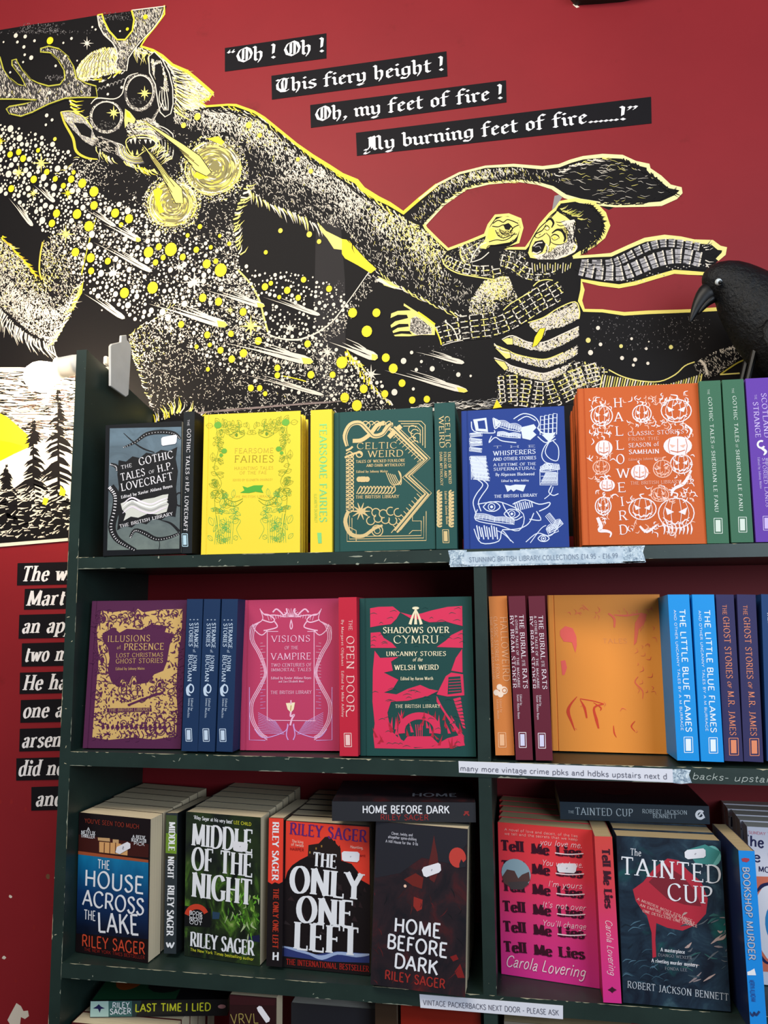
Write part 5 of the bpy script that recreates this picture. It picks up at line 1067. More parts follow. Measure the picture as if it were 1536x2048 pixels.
gl(1.5, (640, 690), (640, 745), (690, 745), (690, 800), (640, 800), (620, 820), smooth=False); gl(1.5, (320, 860), (320, 800), (280, 780), smooth=False)
for k_ in range(9): b.s.ring(*z4((390 + 42 * (k_ % 5) + 12 * (k_ // 5), 690 + 40 * (k_ // 5) + 7 * (k_ % 3))), 8, 2, GO, 2, a=20 * k_, b=250 + 20 * k_)
for k_ in range(5): b.s.ring(*z4((640 + 14 * (k_ % 3), 225 + 22 * k_)), 8, 1.6, GO, 2, a=30, b=280)
for k_ in range(5): gl(1.6, (490 + 12 * k_, 470 + 3 * k_), (525 + 12 * k_, 540), (575, 520 - 9 * k_), (560, 460)); 
for k_ in range(5): gl(1.8, (340 + 34 * k_, 200), (372 + 34 * k_, 178), (400 + 30 * k_, 200), (380 + 30 * k_, 232))
for t_, a_, c_, h_, st in (('CELTIC', (320, 337), (555, 332), 12.5, SERIF), ('WEIRD', (383, 383), (590, 378), 13, SERIF), ('TALES OF WICKED FOLKLORE', (318, 416), (598, 408), 5.5, SERIFB), ('AND DARK MYTHOLOGY', (378, 438), (598, 433), 5.5, SERIFB), ('Edited by Johnny Mains', (320, 472), (500, 468), 4.6, SERIFB), ('THE BRITISH LIBRARY', (316, 618), (565, 614), 6, SERIFB)):
    text(b.s, t_, z4(a_), z4(c_), h_, st, GO, 3)
b.done('dark green faced book with gold knotwork and a zigzag blade')
b = Book([(869, 806), (909, 805), (872, 1098), (915, 1098)], 0.14, S1, 1.086, GCL, kind='spine')
text(b.s, 'CELTIC', z4((824, 148)), z4((830, 332)), 9.5, SERIFB, GO); text(b.s, 'WEIRD', z4((790, 148)), z4((796, 332)), 9.5, SERIFB, GO)
text(b.s, 'TALES OF WICKED', z4((841, 350)), z4((847, 535)), 5.5, SERIFB, GO); text(b.s, 'FOLKLORE AND', z4((818, 352)), z4((822, 500)), 5, SERIFB, GO); text(b.s, 'DARK MYTHOLOGY', z4((794, 352)), z4((800, 545)), 5, SERIFB, GO)
for x in (795, 862):
    for i in range(10): b.s.ring(*z4((x, 585 + i * 20)), 4.5, 3.2, GO, 2, a=90, b=330); b.s.strip(z4((x - 14, 590 + i * 20), (x + 14, 580 + i * 20)), 2.4, GO, 2)
text(b.s, 'Edited by Johnny Mains', z4((822, 575)), z4((832, 765)), 4.5, SERIFB, GO)
b.badge(*z4((828, 832)), 12, 26, GO); b.done('dark green book spine with gold lettering next to the knotwork cover')

# royal blue with white books and eyes
BCL = cloth('#183886')
b = Book([(922, 822), (1129, 812), (928, 1099), (1138, 1094)], 0.03, S1, 1.09, BCL)
WB = mat('#d9e2f6', .5)
def wl(w, *pts, **k): b.s.strip(z4(*pts), w, WB, 2, k.get('smooth', True))
def open_book(x, y, wd, ht, ang):
    c, s_ = math.cos(ang), math.sin(ang); T_ = lambda a, d: (x + a * wd * c - d * ht * s_, y + a * wd * s_ + d * ht * c)
    for k_ in range(5): wl(1.3, T_(-.5, k_ * .12), T_(-.25, -.12 + k_ * .12), T_(0, .05 + k_ * .1)); wl(1.3, T_(0, .05 + k_ * .1), T_(.25, -.12 + k_ * .12), T_(.5, k_ * .12))
    wl(1.6, T_(-.5, 0), T_(-.52, .55), T_(0, .62), T_(.52, .55), T_(.5, 0), smooth=False); wl(1.4, T_(0, .05), T_(0, .62))
    for k_ in range(4): wl(1.1, T_(-.42 + k_ * .1, .5), T_(-.4 + k_ * .09, .06)); wl(1.1, T_(.12 + k_ * .1, .5), T_(.1 + k_ * .1, .06))
def shut_book(x, y, wd, ht, ang):
    c, s_ = math.cos(ang), math.sin(ang); T_ = lambda a, d: (x + a * wd * c - d * ht * s_, y + a * wd * s_ + d * ht * c)
    wl(1.6, T_(0, 0), T_(1, 0), T_(1, 1), T_(0, 1), T_(0, 0), smooth=False)
    for k_ in range(3): wl(1.2, T_(.06, .2 + k_ * .25), T_(.94, .2 + k_ * .25), smooth=False)
def eye(x, y, r):
    wl(2, (x - r, y), (x - r * .4, y - r * .55), (x + r * .5, y - r * .5), (x + r, y), (x + r * .4, y + r * .5), (x - r * .5, y + r * .45), (x - r, y))
    b.s.ring(*z4((x, y)), r * .4 / 2.84, 1.6, WB, 2); b.s.disc(*z4((x, y)), r * .18 / 2.84, WB, 2)
b.s.poly(z4((985, 168), (1060, 158), (1070, 240), (1000, 232)), WB, 2); b.s.poly(z4((1010, 178), (1050, 172), (1058, 222), (1016, 220)), BCL, 3)
wl(2, (975, 180), (990, 235), (1100, 245), (1105, 230)); wl(2.4, (1098, 160), (1140, 185), (1110, 220), (1098, 160)); b.s.poly(z4((1104, 165), (1136, 185), (1112, 214)), WB, 2)
open_book(1195, 190, 130, 60, .25); open_book(1190, 245, 130, 40, .1)
b.s.poly(z4((1245, 215), (1290, 205), (1330, 195), (1345, 215), (1325, 235), (1345, 255), (1310, 285), (1265, 275), (1260, 240)), WB, 2)
wl(2, (1215, 165), (1270, 135), (1330, 150), (1360, 190), (1350, 220)); wl(2, (1240, 175), (1290, 150), (1340, 175))
for k_ in range(4): shut_book(1368 + k_ * 24, 150 - k_ * 5, 22, 105 + 4 * k_, .02)
wl(3, (1352, 215), (1380, 245), (1450, 250)); b.s.poly(z4((1375, 255), (1455, 240), (1420, 300)), WB, 2); wl(2, (1352, 265), (1400, 300), (1450, 262))
for k_ in range(4): shut_book(966, 248 + k_ * 26, 70, 20, .12 if k_ % 2 else -.1)
for k_ in range(6): shut_book(966 + 4 * k_, 380 + k_ * 22, 95, 17, .1); 
for k_ in range(18): wl(1.2, (972 + k_ * 5, 375), (975 + k_ * 5, 510 - (k_ % 4) * 12))
wl(2, (1010, 510), (1040, 540), (1005, 590), (985, 640), (1000, 700)); wl(2, (1040, 512), (1070, 545), (1035, 600), (1015, 640), (1030, 690)); wl(2, (1090, 262), (1075, 300), (1110, 270), (1150, 290), (1230, 300))
wl(1.8, (1455, 280), (1400, 310), (1375, 370), (1395, 410), (1440, 420)); wl(1.8, (1420, 290), (1395, 350), (1420, 390), (1465, 400), (1470, 330), (1440, 290))
open_book(1420, 430, 105, 50, -.12); shut_book(1365, 450, 100, 90, .0)
for k_ in range(12): wl(1.6, (1370 + k_ * 8, 535), (1400 + k_ * 6, 470))
eye(1405, 435, 26)
wl(2, (1430, 545), (1415, 580), (1440, 600), (1470, 590)); wl(1.6, (1440, 550), (1425, 590), (1390, 620))
b.s.poly(z4((1165, 540), (1195, 545), (1225, 538), (1285, 540), (1270, 578), (1230, 566), (1215, 578), (1200, 566), (1180, 580)), WB, 2)
eye(1090, 665, 48); eye(1205, 705, 45); wl(1.8, (1010, 650), (1075, 640), (1150, 640), (1270, 705), (1245, 800), (1130, 770), (1000, 740), (1010, 680)); 
open_book(1110, 720, 220, 50, .15); wl(2, (1150, 640), (1175, 690), (1220, 740), (1265, 720))
for k_ in range(9): wl(2.4, (1005 + k_ * 14, 770 + (k_ % 3) * 6), (1020 + k_ * 13, 850 - (k_ % 2) * 14))
wl(2, (990, 790), (1030, 870), (1130, 860), (1150, 800), (1200, 860)); wl(1.6, (1120, 800), (1160, 820), (1215, 870)); wl(2, (1150, 795), (1240, 790), (1300, 760), (1330, 700))
for k_ in range(9): wl(2, (1220 + k_ * 12, 640 - 4 * (k_ % 3)), (1235 + k_ * 11, 690 - 3 * k_))
wl(2.2, (1210, 650), (1280, 625), (1360, 650), (1420, 640), (1410, 665), (1360, 690)); wl(2, (1305, 735), (1370, 740), (1345, 690)); shut_book(1420, 700, 60, 30, .9); open_book(1440, 760, 90, 60, -.6)
shut_book(1400, 790, 60, 40, -.4); eye(1385, 845, 32); wl(1.8, (1285, 865), (1350, 815), (1420, 830), (1460, 790), (1480, 740)); wl(1.6, (1310, 870), (1370, 790), (1400, 770))
for t_, a_, c_, h_, st in (('T H E', (1094, 332), (1345, 326), 4.5, SERIFB), ('WHISPERERS', (1098, 374), (1342, 362), 9, SERIFB), ('AND OTHER STORIES', (1098, 404), (1344, 394), 6.5, SERIFB), ('A LIFETIME OF THE', (1100, 434), (1343, 427), 5.5, SERIFB), ('SUPERNATURAL', (1100, 460), (1343, 452), 6, SERIFB), ('By Algernon Blackwood', (1112, 490), (1335, 485), 6, SERIFB), ('Edited by Mike Ashley', (1145, 524), (1302, 520), 4.5, SERIFB), ('THE BRITISH LIBRARY', (1104, 614), (1350, 606), 6, SERIFB)):
    text(b.s, t_, z4(a_), z4(c_), h_, st, WB, 3)
b.done('royal blue faced book with white drawings of books and eyes')

# orange pumpkins
z5 = zp(1096, 740, 3.4909)
OCL = cloth('#c65a22')
b = Book([(1155, 777), (1397, 766), (1165, 1091), (1415, 1087)], 0.031, S1, 1.09, OCL)
WP = mat('#f3e4e6', .5); WP2 = mat('#efb49c', .5)
def pl(w, *pts, **k): b.s.strip(z5(*pts), w, k.get('m', WP), k.get('layer', 2), k.get('smooth', True))
def pumpkin(x, y, r, fill=False, seed=0, ry=None, m=None):
    m = m or WP; ry = ry or r * .85; k = 3.49; q = random.Random(seed)
    if fill:
        b.s.disc(*z5((x, y)), r / k, m, 2, 20, ry=ry / k)
        for a_ in (-.6, 0, .6): pl(1, (x + a_ * r * .9, y - ry * .7), (x + a_ * r * 1.1, y), (x + a_ * r * .9, y + ry * .7), m=OCL, layer=3)
        for sx in (-1, 1): b.s.poly(z5((x + sx * r * .55, y - ry * .15), (x + sx * r * .15, y - ry * .02), (x + sx * r * .4, y + ry * .18)), WP2, 3)
        pl(1.6, (x - r * .5, y + ry * .45), (x, y + ry * .6), (x + r * .5, y + ry * .4), m=OCL, layer=3)
    else:
        b.s.ring(*z5((x, y)), r / k, 2.2, m, 2, ry=ry / k)
        for a_ in (-.62, -.25, .25, .62): pl(1.1, (x + a_ * r * .7, y - ry * .95), (x + a_ * r * 1.15, y), (x + a_ * r * .7, y + ry * .95), m=m)
        for sx in (-1, 1): b.s.poly(z5((x + sx * r * .62, y - ry * .4), (x + sx * r * .12, y - ry * .08), (x + sx * r * .5, y + ry * .12)), m, 2)
        mouth = [(x - r * .7 + i * r * .2, y + ry * (.35 + .28 * math.sin(i / 7 * math.pi)) + (ry * .16 if i % 2 else -ry * .06)) for i in range(8)]
        pl(2.4, *mouth, smooth=False, m=m); pl(1.4, (x - r * .75, y + ry * .3), (x, y + ry * .72), (x + r * .75, y + ry * .28), m=m)
    pl([2, 3, 1.5], (x, y - ry), (x + q.uniform(-.2, .2) * r, y - ry * 1.3), (x + q.uniform(-.4, .4) * r, y - ry * 1.4), m=m)
for x, y, r, f_, ry in ((375, 320, 75, 0, 70), (390, 545, 60, 1, 58), (372, 680, 58, 0, 48), (412, 805, 55, 1, 45), (385, 950, 55, 0, 62), (655, 305, 65, 0, 60), (895, 285, 105, 0, 80), (905, 530, 100, 1, 72), (640, 715, 62, 1, 58), (800, 690, 65, 0, 60), (930, 655, 75, 0, 68), (660, 970, 95, 0, 75), (780, 870, 62, 0, 48), (895, 1000, 125, 0, 105)):
    pumpkin(x, y, r, bool(f_), x, ry, WP2 if x in (780, 800, 372) else WP)
q = random.Random(9)
for (x0, x1, y0, y1, c_) in ((300, 440, 210, 260, 16), (300, 440, 390, 480, 26), (310, 440, 590, 640, 14), (320, 450, 730, 780, 14), (330, 450, 860, 900, 10), (340, 440, 1010, 1060, 10), (545, 990, 175, 235, 40), (560, 760, 340, 400, 22), (740, 985, 345, 405, 18), (960, 1005, 400, 470, 6), (940, 1020, 560, 600, 4), (930, 1010, 740, 860, 14), (700, 1000, 810, 860, 16), (560, 1020, 880, 930, 24), (560, 1020, 1060, 1140, 30), (690, 1000, 620, 740, 14)):
    for _ in range(c_):
        x, y = q.uniform(x0, x1), q.uniform(y0, y1); a_ = q.uniform(0, 6.28); L = q.uniform(20, 48)
        pl([1, 2.4, 1], (x, y), (x + L * .6 * math.cos(a_), y + L * .6 * math.sin(a_)), (x + L * math.cos(a_ + .6), y + L * math.sin(a_ + .6)), m=q.choice((WP, WP, WP2)))
pl([6, 8, 8, 6, 4, 2], (345, 1030), (370, 1090), (360, 1120), (410, 1125), (440, 1140), (432, 1168)); pl([4, 7, 6, 3], (1000, 700), (950, 790), (880, 830), (860, 880)); pl([4, 6, 3], (640, 1090), (690, 1130), (760, 1080)); pl([2, 5, 2], (960, 380), (1000, 420), (985, 460))
for i in range(8): pl([1, 3.5, 1], (800 + i * 28, 1070), (815 + i * 27, 1110), (808 + i * 27, 1148))
for i, ch in enumerate('HALLOWEIRD'):
    x0 = 455 + i * 4.4; wd = 68 if ch not in 'WI' else (98 if ch == 'W' else 34); yb = 262 + i * 98.5
    x0 += 18 if ch == 'I' else 0
    text(b.s, ch, z5((x0, yb)), z5((x0 + wd, yb - 3)), 19.5, SERIF, WP, 3)
for t_, a_, c_, h_, st in (('CLASSIC STORIES', (556, 460), (950, 442), 8.5, SERIF), ('FROM THE', (558, 496), (776, 488), 6.5, SERIF), ('SEASON of', (560, 542), (776, 530), 8.5, SERIF), ('SAMHAIN', (562, 588), (778, 582), 9, SERIFB), ('Edited by Johnny Mains', (562, 635), (800, 622), 5, SERIF), ('THE BRITISH LIBRARY', (574, 802), (925, 790), 7, SERIF)):
    text(b.s, t_, z5(a_), z5(c_), h_, st, WP2 if t_[0] in 'FET' else WP, 3)
b.done('orange faced book with white pumpkin faces and a tall vertical title')
stack_behind(b, 4, '{} orange copy standing behind the pumpkin faced book', 'orange books stacked behind the pumpkin cover', step=.031)

GCL2 = cloth('#3a6a50'); LM = mat('#d6e2d6', .5)
for k_, (tl, tr, bl, br, dx) in enumerate((((1398, 763), (1441, 760), (1415, 1088), (1458, 1086), 0), ((1444, 760), (1487, 758), (1463, 1086), (1507, 1084), 48))):
    b = Book([tl, tr, bl, br], 0.14, S1, 1.086, GCL2, kind='spine')
    d = dx * 3.4909
    o = (lambda x, y: z5((x + d + (3 if k_ else 0), y - (8 if k_ else 0))))
    text(b.s, 'THE', o(1112, 135), o(1114, 172), 4, SLIM, LM); text(b.s, 'GOTHIC TALES', o(1117, 188), o(1138, 515), 7, SERIFB, LM); text(b.s, 'OF', o(1139, 525), o(1140, 552), 4.5, SLIM, LM); text(b.s, 'SHERIDAN LE FANU', o(1140, 562), o(1166, 995), 7, SERIFB, LM)
    b.badge(*o(1186, 1088), 16, 30, LM)
    b.done(('sage green book spine touching the orange pumpkin cover', 'sage green book spine touching the purple book')[k_])
PCL = cloth('#6238a4')
b = Book([(1491, 757), (1546, 755), (1512, 1085), (1569, 1083)], 0.14, S1, 1.086, PCL, kind='spine')
LV = mat('#c9b4ea', .5)
text(b.s, 'SCOTLAND', z5((1487, 160)), z5((1512, 475)), 10, SERIFB, LV); text(b.s, 'THE', z5((1440, 172)), z5((1443, 208)), 4.5, SLIM, LV); text(b.s, 'STRANGE', z5((1430, 222)), z5((1450, 475)), 10, SERIFB, LV)
b.s.ring(*z5((1488, 520)), 7, 4, WHITE, 2, a=60, b=330); b.s.strip(z5((1490, 545), (1520, 570), (1505, 595)), [5, 6, 2], WHITE, 2)
text(b.s, 'WEIRD STORIES FROM', z5((1520, 615)), z5((1536, 800)), 4, SERIFB, LV)
text(b.s, 'STORIED LANDS', z5((1494, 612)), z5((1522, 960)), 6.5, SERIFB, LV); text(b.s, 'Edited by Johnny Mains', z5((1462, 610)), z5((1480, 830)), 4.5, SERIF, LV); b.badge(*z5((1525, 1070)), 14, 28, LV)
b.done('purple book spine at the right end of the top shelf'); purple = b
# ---------------------------------------------------------------- second shelf
S2 = 1
z7 = zp(130, 1170, 2.743); z8 = zp(640, 1170, 2.743); z9 = zp(1080, 1160, 3.368)
b = Book([(185, 1201), (372, 1201), (163, 1497), (363, 1497)], 0.026, S2, 1.10, cloth('#4f1c43'), wy=.02)
MA = cloth('#4f1c43'); GD = foil('#dcb671')
q = random.Random(31)
def gp(w, *pts, **k): b.s.strip(z7(*pts), w, k.get('m', GD), k.get('layer', 2), k.get('smooth', True))
# ground of gold, then plum figures over it
b.s.poly(z7((200, 140), (260, 150), (330, 140), (385, 150), (400, 130), (430, 150), (520, 135), (645, 132), (640, 260), (622, 380), (610, 560), (618, 700), (608, 830), (480, 848), (380, 835), (240, 850), (150, 835), (165, 640), (185, 400), (175, 250)), GD, 1)
b.s.poly(z7((262, 232), (300, 262), (340, 240), (420, 245), (470, 215), (560, 225), (548, 258), (600, 270), (575, 330), (560, 420), (540, 470), (490, 490), (455, 535), (400, 545), (388, 500), (370, 500), (350, 545), (330, 515), (310, 520), (290, 560), (255, 530), (235, 480), (245, 400), (235, 345), (205, 300), (215, 262)), MA, 2)
for _ in range(760):
    x, y = q.uniform(160, 640), q.uniform(140, 840)
    if 235 < x < 570 and 235 < y < 520: continue
    if y > 640 and y < 700 and 230 < x < 480: continue
    a_ = q.uniform(0, 6.28); L = q.uniform(10, 34)
    gp([.6, q.uniform(1.5, 3.6), .6], (x, y), (x + L * .5 * math.cos(a_) + 5, y + L * .5 * math.sin(a_)), (x + L * math.cos(a_ + .5), y + L * math.sin(a_ + .5)), m=MA, layer=3)
for _ in range(26):
    x, y = q.uniform(170, 630), q.choice((q.uniform(560, 640), q.uniform(700, 830), q.uniform(140, 220)))
    b.s.ring(*z7((x, y)), q.uniform(3, 9), 1.5, MA, 3, n=10)
for i, (x, y, w, h) in enumerate(((215, 200, 22, 45), (400, 185, 16, 45), (325, 560, 14, 42), (380, 550, 16, 48), (205, 430, 22, 60), (520, 560, 18, 40))):
    gp(1.6, (x - w, y + h), (x - w, y - h * .4), (x, y - h), (x + w, y - h * .4), (x + w, y + h), m=MA, layer=3); b.s.disc(*z7((x, y - h * .3)), w * .2, MA, 3, 8, ry=w * .28)
gp(4, (345, 660), (460, 615), (540, 590), m=MA, layer=3)
for i in range(14): b.s.poly(z7((200 + i * 26, 770 + 4 * (i % 3)), (214 + i * 26, 762), (220 + i * 26, 785), (204 + i * 26, 795)), MA, 3)
for i in range(9): gp(2, (300 + i * 24, 800), (312 + i * 24, 825), (305 + i * 24, 840), m=MA, layer=3)
for x in (465, 520, 575): b.s.ring(*z7((x, 770)), 10, 2, MA, 3, ry=17); b.s.ring(*z7((x + 4, 800)), 9, 1.6, MA, 3)
for _ in range(420):
    x, y = q.uniform(165, 640), q.uniform(138, 842)
    if 240 < x < 565 and 235 < y < 500: continue
    r_ = q.uniform(.8, 2.6); blob(b.s, *z7((x, y))[0:1][0] if isinstance(z7((x, y)), list) else z7((x, y)), r_, r_ * q.uniform(.6, 2), MA, 3, 7, int(x * 7 + y))
b.s.poly(z7((230, 676), (475, 672), (477, 694), (232, 700)), MA, 3)
for t_, a_, c_, h_, st, m in (('ILLUSIONS', (232, 312), (470, 308), 11.5, SLIM, GD), ('of', (285, 352), (308, 350), 6, SLIM, GD), ('PRESENCE', (322, 357), (545, 354), 12, SERIF, GD), ('LOST CHRISTMAS', (280, 397), (540, 392), 7.5, SLIM, GD), ('GHOST STORIES', (278, 430), (540, 426), 8.5, SLIM, GD), ('Edited by Johnny Mains', (278, 467), (438, 464), 5, SERIF, GD), ('THE BRITISH LIBRARY', (240, 694), (470, 690), 5.5, SLIM, GD)):
    text(b.s, t_, z7(a_), z7(c_), h_, st, m, 4)
b.done('deep plum faced book densely covered in gold figures')
NCL = cloth('#112e54'); LB = mat('#c4d6ea', .5)
for k_, (tl, tr, bl, br) in enumerate((((374, 1198), (406, 1198), (363, 1502), (395, 1503)), ((408, 1198), (441, 1198), (396, 1503), (429, 1503)), ((444, 1198), (476, 1198), (432.5, 1503), (465, 1504)))):
    b = Book([tl, tr, bl, br], 0.14, S2, 1.09, NCL, kind='spine')
    dx, dy = (0, 95, 187)[k_], (0, 1, 2)[k_]; o = lambda x, y: z7((x + dx, y + dy))
    for i in range(3): b.s.star(*o(728 - i * 20, 190), 2.2, LB, 2, 4)
    text(b.s, 'STRANGE', o(712, 205), o(709, 347), 7.5, SERIFB, LB); text(b.s, 'STORIES', o(684, 208), o(680, 338), 7.5, SERIFB, LB)
    text(b.s, 'of', o(703, 353), o(703, 370), 5, SERIF, LB)
    text(b.s, 'JOHN', o(704, 380), o(700, 472), 7.5, SERIFB, LB); text(b.s, 'BUCHAN', o(679, 380), o(673, 530), 7.5, SERIFB, LB)
    b.s.strip(o(690, 540) and [o(690, 540), o(672, 565), o(675, 598), o(690, 606)], [1, 5, 5, 1], LB, 2); b.s.ring(*o(692, 568), 5, 2.4, LB, 2, ry=8)
    text(b.s, 'Edited by', o(693, 620), o(690, 690), 4, SERIF, LB); text(b.s, 'James Machin', o(678, 618), o(672, 728), 4, SERIF, LB)
    b.badge(*o(678, 822), 12, 25, LB)
    b.done(('navy book spine touching the plum and gold cover', 'middle one of the three navy book spines', 'navy book spine nearest the rose pink cover')[k_])
RCL = cloth('#b8385f'); PK = mat('#eeb9d4', .5)
b = Book([(485, 1200), (679, 1197), (480, 1501), (678, 1501)], 0.026, S2, 1.10, RCL, wy=.02)
def vp(w, *pts, **k): b.s.strip(z7(*pts), w, k.get('m', PK), k.get('layer', 2), k.get('smooth', True))
LV2 = mat('#cfa0dd', .5)
for sx in (1, -1):
    X = lambda x: x if sx == 1 else 2482 - x - 5
    for o_ in (0, 9, 18): vp(1.5, (X(1070 + o_ * .4), 130 + o_), (X(1085), 190), (X(1030 + o_), 225), (X(1018 + o_), 300), (X(1060 + o_), 380), (X(1095 + o_ * .6), 480), (X(1060 + o_), 560), (X(1015 + o_), 650), (X(1020 + o_), 740), (X(1060 + o_), 810), (X(1110), 850 - o_))
    vp(2, (X(1110), 250), (X(1080), 275), (X(1045), 250), (X(1030), 215)); vp(2.4, (X(1080), 190), (X(1130), 205), (X(1150), 190), (X(1120), 165), (X(1090), 160)); vp(2.4, (X(1150), 200), (X(1165), 230), (X(1120), 245), (X(1090), 250))
    vp(3, (X(1140), 150), (X(1160), 132), (X(1185), 150), (X(1200), 165), (X(1218), 150), (X(1215), 128)); vp(2, (X(1075), 140), (X(1100), 165), (X(1150), 165), (X(1210), 175))
    for i in range(9): vp(.9, (X(1120 + i * 13), 195 - 3 * i), (X(1112 + i * 14), 170 - 2 * i))
    for i in range(22): vp(.7, (X(1072), 320 + i * 17), (X(1100 if i % 2 else 1085), 318 + i * 17), smooth=False, m=PK if i < 12 else LV2)
    for i in range(12): vp(.8, (X(1060), 700 + i * 10), (X(1160 + 4 * i), 752 + i * 6), m=LV2, smooth=False)
    vp(1.4, (X(1012), 560), (X(1012), 850), (X(1100), 852), smooth=False, m=LV2); vp(1.6, (X(1222), 760), (X(1210), 800), (X(1140), 830), (X(1080), 835), (X(1040), 790), m=LV2)
    vp(2, (X(1225), 765), (X(1215), 820), (X(1225), 850), m=LV2); vp(1.3, (X(1016), 300), (X(1018), 230), (X(1060), 215), m=PK)
    vp(1.4, (X(1110), 252), (X(1110), 740), smooth=False)
vp(1.3, (1110, 255), (1170, 255)); vp(1.3, (1330, 255), (1376, 255)); vp(1.3, (1110, 742), (1376, 745), smooth=False)
for i in range(11): vp(1, (1241, 175), (1241 + 48 * math.cos(math.pi * i / 10), 175 - 46 * math.sin(math.pi * i / 10)), smooth=False)
vp(2, (1241, 190), (1235, 225), (1241, 242), (1248, 225), (1241, 190)); b.s.poly(z7((1212, 648), (1262, 644), (1255, 682), (1240, 700), (1222, 682)), mat('#f4e6c0', .5), 2)
vp(2.6, (1240, 632), (1240, 655)); vp(3.5, (1240, 695), (1238, 720), (1258, 712), (1245, 735), (1236, 770)); vp(1.5, (1241, 660), (1238, 690), m=mat('#c08a4a', .5), layer=3)
for t_, a_, c_, h_, st in (('VISIONS', (1130, 313), (1348, 310), 12, SERIF), ('OF THE', (1205, 353), (1280, 352), 6, SERIF), ('VAMPIRE', (1128, 410), (1352, 408), 12.5, SERIF), ('TWO CENTURIES OF', (1130, 448), (1354, 446), 6, SERIF), ('IMMORTAL TALES', (1130, 474), (1352, 472), 6, SERIF), ('Edited by Xavier Aldana Reyes', (1130, 517), (1352, 515), 4.5, SERIFB), ('and Zara Elizabeth Moss', (1172, 535), (1312, 534), 4.2, SERIFB), ('THE BRITISH LIBRARY', (1128, 598), (1354, 596), 6, SERIF)):
    text(b.s, t_, z7(a_), z7(c_), h_, st, PK, 4)
b.done('rose pink faced book with pale curling line art')
CCL = cloth('#bf1f38'); LP = mat('#f0c8c4', .5)
b = Book([(678, 1195), (712, 1194), (678.5, 1512), (717, 1513)], 0.14, S2, 1.086, CCL, kind='spine')
text(b.s, 'THE', z8((158, 190)), z8((158, 250)), 7, SERIF, LP); text(b.s, 'OPEN DOOR', z8((147, 275)), z8((147, 700)), 14.5, SERIF, LP); b.s.strip(z8((145, 690), (145, 718), (150, 720)), 1.5, LP, 2)
text(b.s, 'By Margaret Oliphant', z8((118, 190)), z8((118, 445)), 4.6, SERIFB, LP); text(b.s, 'Edited by Mike Ashley', z8((118, 470)), z8((120, 725)), 4.6, SERIFB, LP); b.badge(*z8((152, 850)), 14, 27, LP)
b.done('crimson book spine between the pink cover and the green one')
SCL = cloth('#12423f'); RD = mat('#dc3158', .4); IV = mat('#efe3bf', .5)
b = Book([(718, 1195.5), (943, 1194), (721, 1512), (952, 1513)], 0.03, S2, 1.09, SCL)
def sp(m, *pts, **k): b.s.poly(z8(*pts), m, k.get('layer', 2))
def sl(w, m, *pts, **k): b.s.strip(z8(*pts), w, m, k.get('layer', 3), k.get('smooth', True))
sp(RD, (275, 128), (320, 120), (400, 118), (440, 150), (420, 185), (390, 215), (330, 222), (276, 232))
sp(RD, (440, 150), (500, 165), (560, 155), (610, 140), (700, 120), (780, 115), (782, 225), (730, 212), (690, 200), (600, 205), (560, 190), (500, 185))
sp(RD, (278, 262), (330, 258), (350, 290), (395, 318), (420, 345), (278, 345)); sp(RD, (782, 245), (720, 275), (690, 305), (640, 340), (784, 345))
sp(RD, (300, 360), (330, 400), (430, 395), (390, 420), (400, 470), (350, 480), (430, 520), (400, 570), (350, 590), (420, 600), (480, 570), (550, 548), (600, 570), (650, 580), (590, 610), (480, 635), (390, 640), (370, 700), (385, 790), (420, 830), (480, 870), (520, 895), (620, 885), (700, 840), (780, 820), (795, 880), (700, 895), (500, 900), (300, 895), (292, 820), (300, 760), (288, 640), (290, 470))
sp(RD, (720, 470), (745, 400), (780, 350), (782, 480)); sp(RD, (640, 600), (690, 500), (720, 480), (785, 490), (792, 605), (700, 612))
sp(SCL, (705, 505), (770, 500), (778, 590), (700, 600), layer=3)
for i in range(5): sl(1.2, RD, (706, 520 + i * 16), (772, 516 + i * 16), layer=4)
for i in range(9): sp(RD, (730 + i * 6, 625 + i * 18), (770 + i * 3, 615 + i * 20), (775 + i * 3, 628 + i * 20), (738 + i * 6, 640 + i * 18))
b.s.ring(*z8((545, 800)), 36, 14, RD, 2, ry=30, a=-10, b=190); sp(RD, (480, 830), (610, 830), (650, 870), (600, 890), (500, 890), (450, 870))
for i in range(4): sl(1.6, RD, (525 + 12 * i, 765), (530 + 10 * i, 830), layer=2)
q = random.Random(3)
for i in range(46):
    x = q.uniform(300, 790); y = q.uniform(720, 880); h = q.uniform(30, 80); lean_ = q.uniform(-25, 25)
    sp(mat('#b01f35', .45) if i % 3 else RD, (x - 8, y + h * .3), (x + lean_, y - h * .6), (x + 9, y + h * .3))
for i in range(60):
    x = q.uniform(285, 790); y = q.choice((q.uniform(125, 220), q.uniform(270, 340), q.uniform(560, 640), q.uniform(700, 890)))
    sl([.4, 1.3, .4], SCL, (x - q.uniform(10, 26), y + 4), (x, y - 4), (x + q.uniform(10, 26), y + 3))
for i in range(8): sl(1, RD, (640, 610 + i * 4), (690 + 4 * i, 700 + 8 * i), (790, 830 + i * 6), layer=2)
for x in (494, 525, 556): sl([2, 3.6, 5, 6], IV, (525, 132), (525 + (x - 525) * .4, 160), (525 + (x - 525) * .8, 195), (x, 216), smooth=False, layer=4)
b.s.disc(*z8((525, 127)), 7, IV, 4, 12, ry=3)
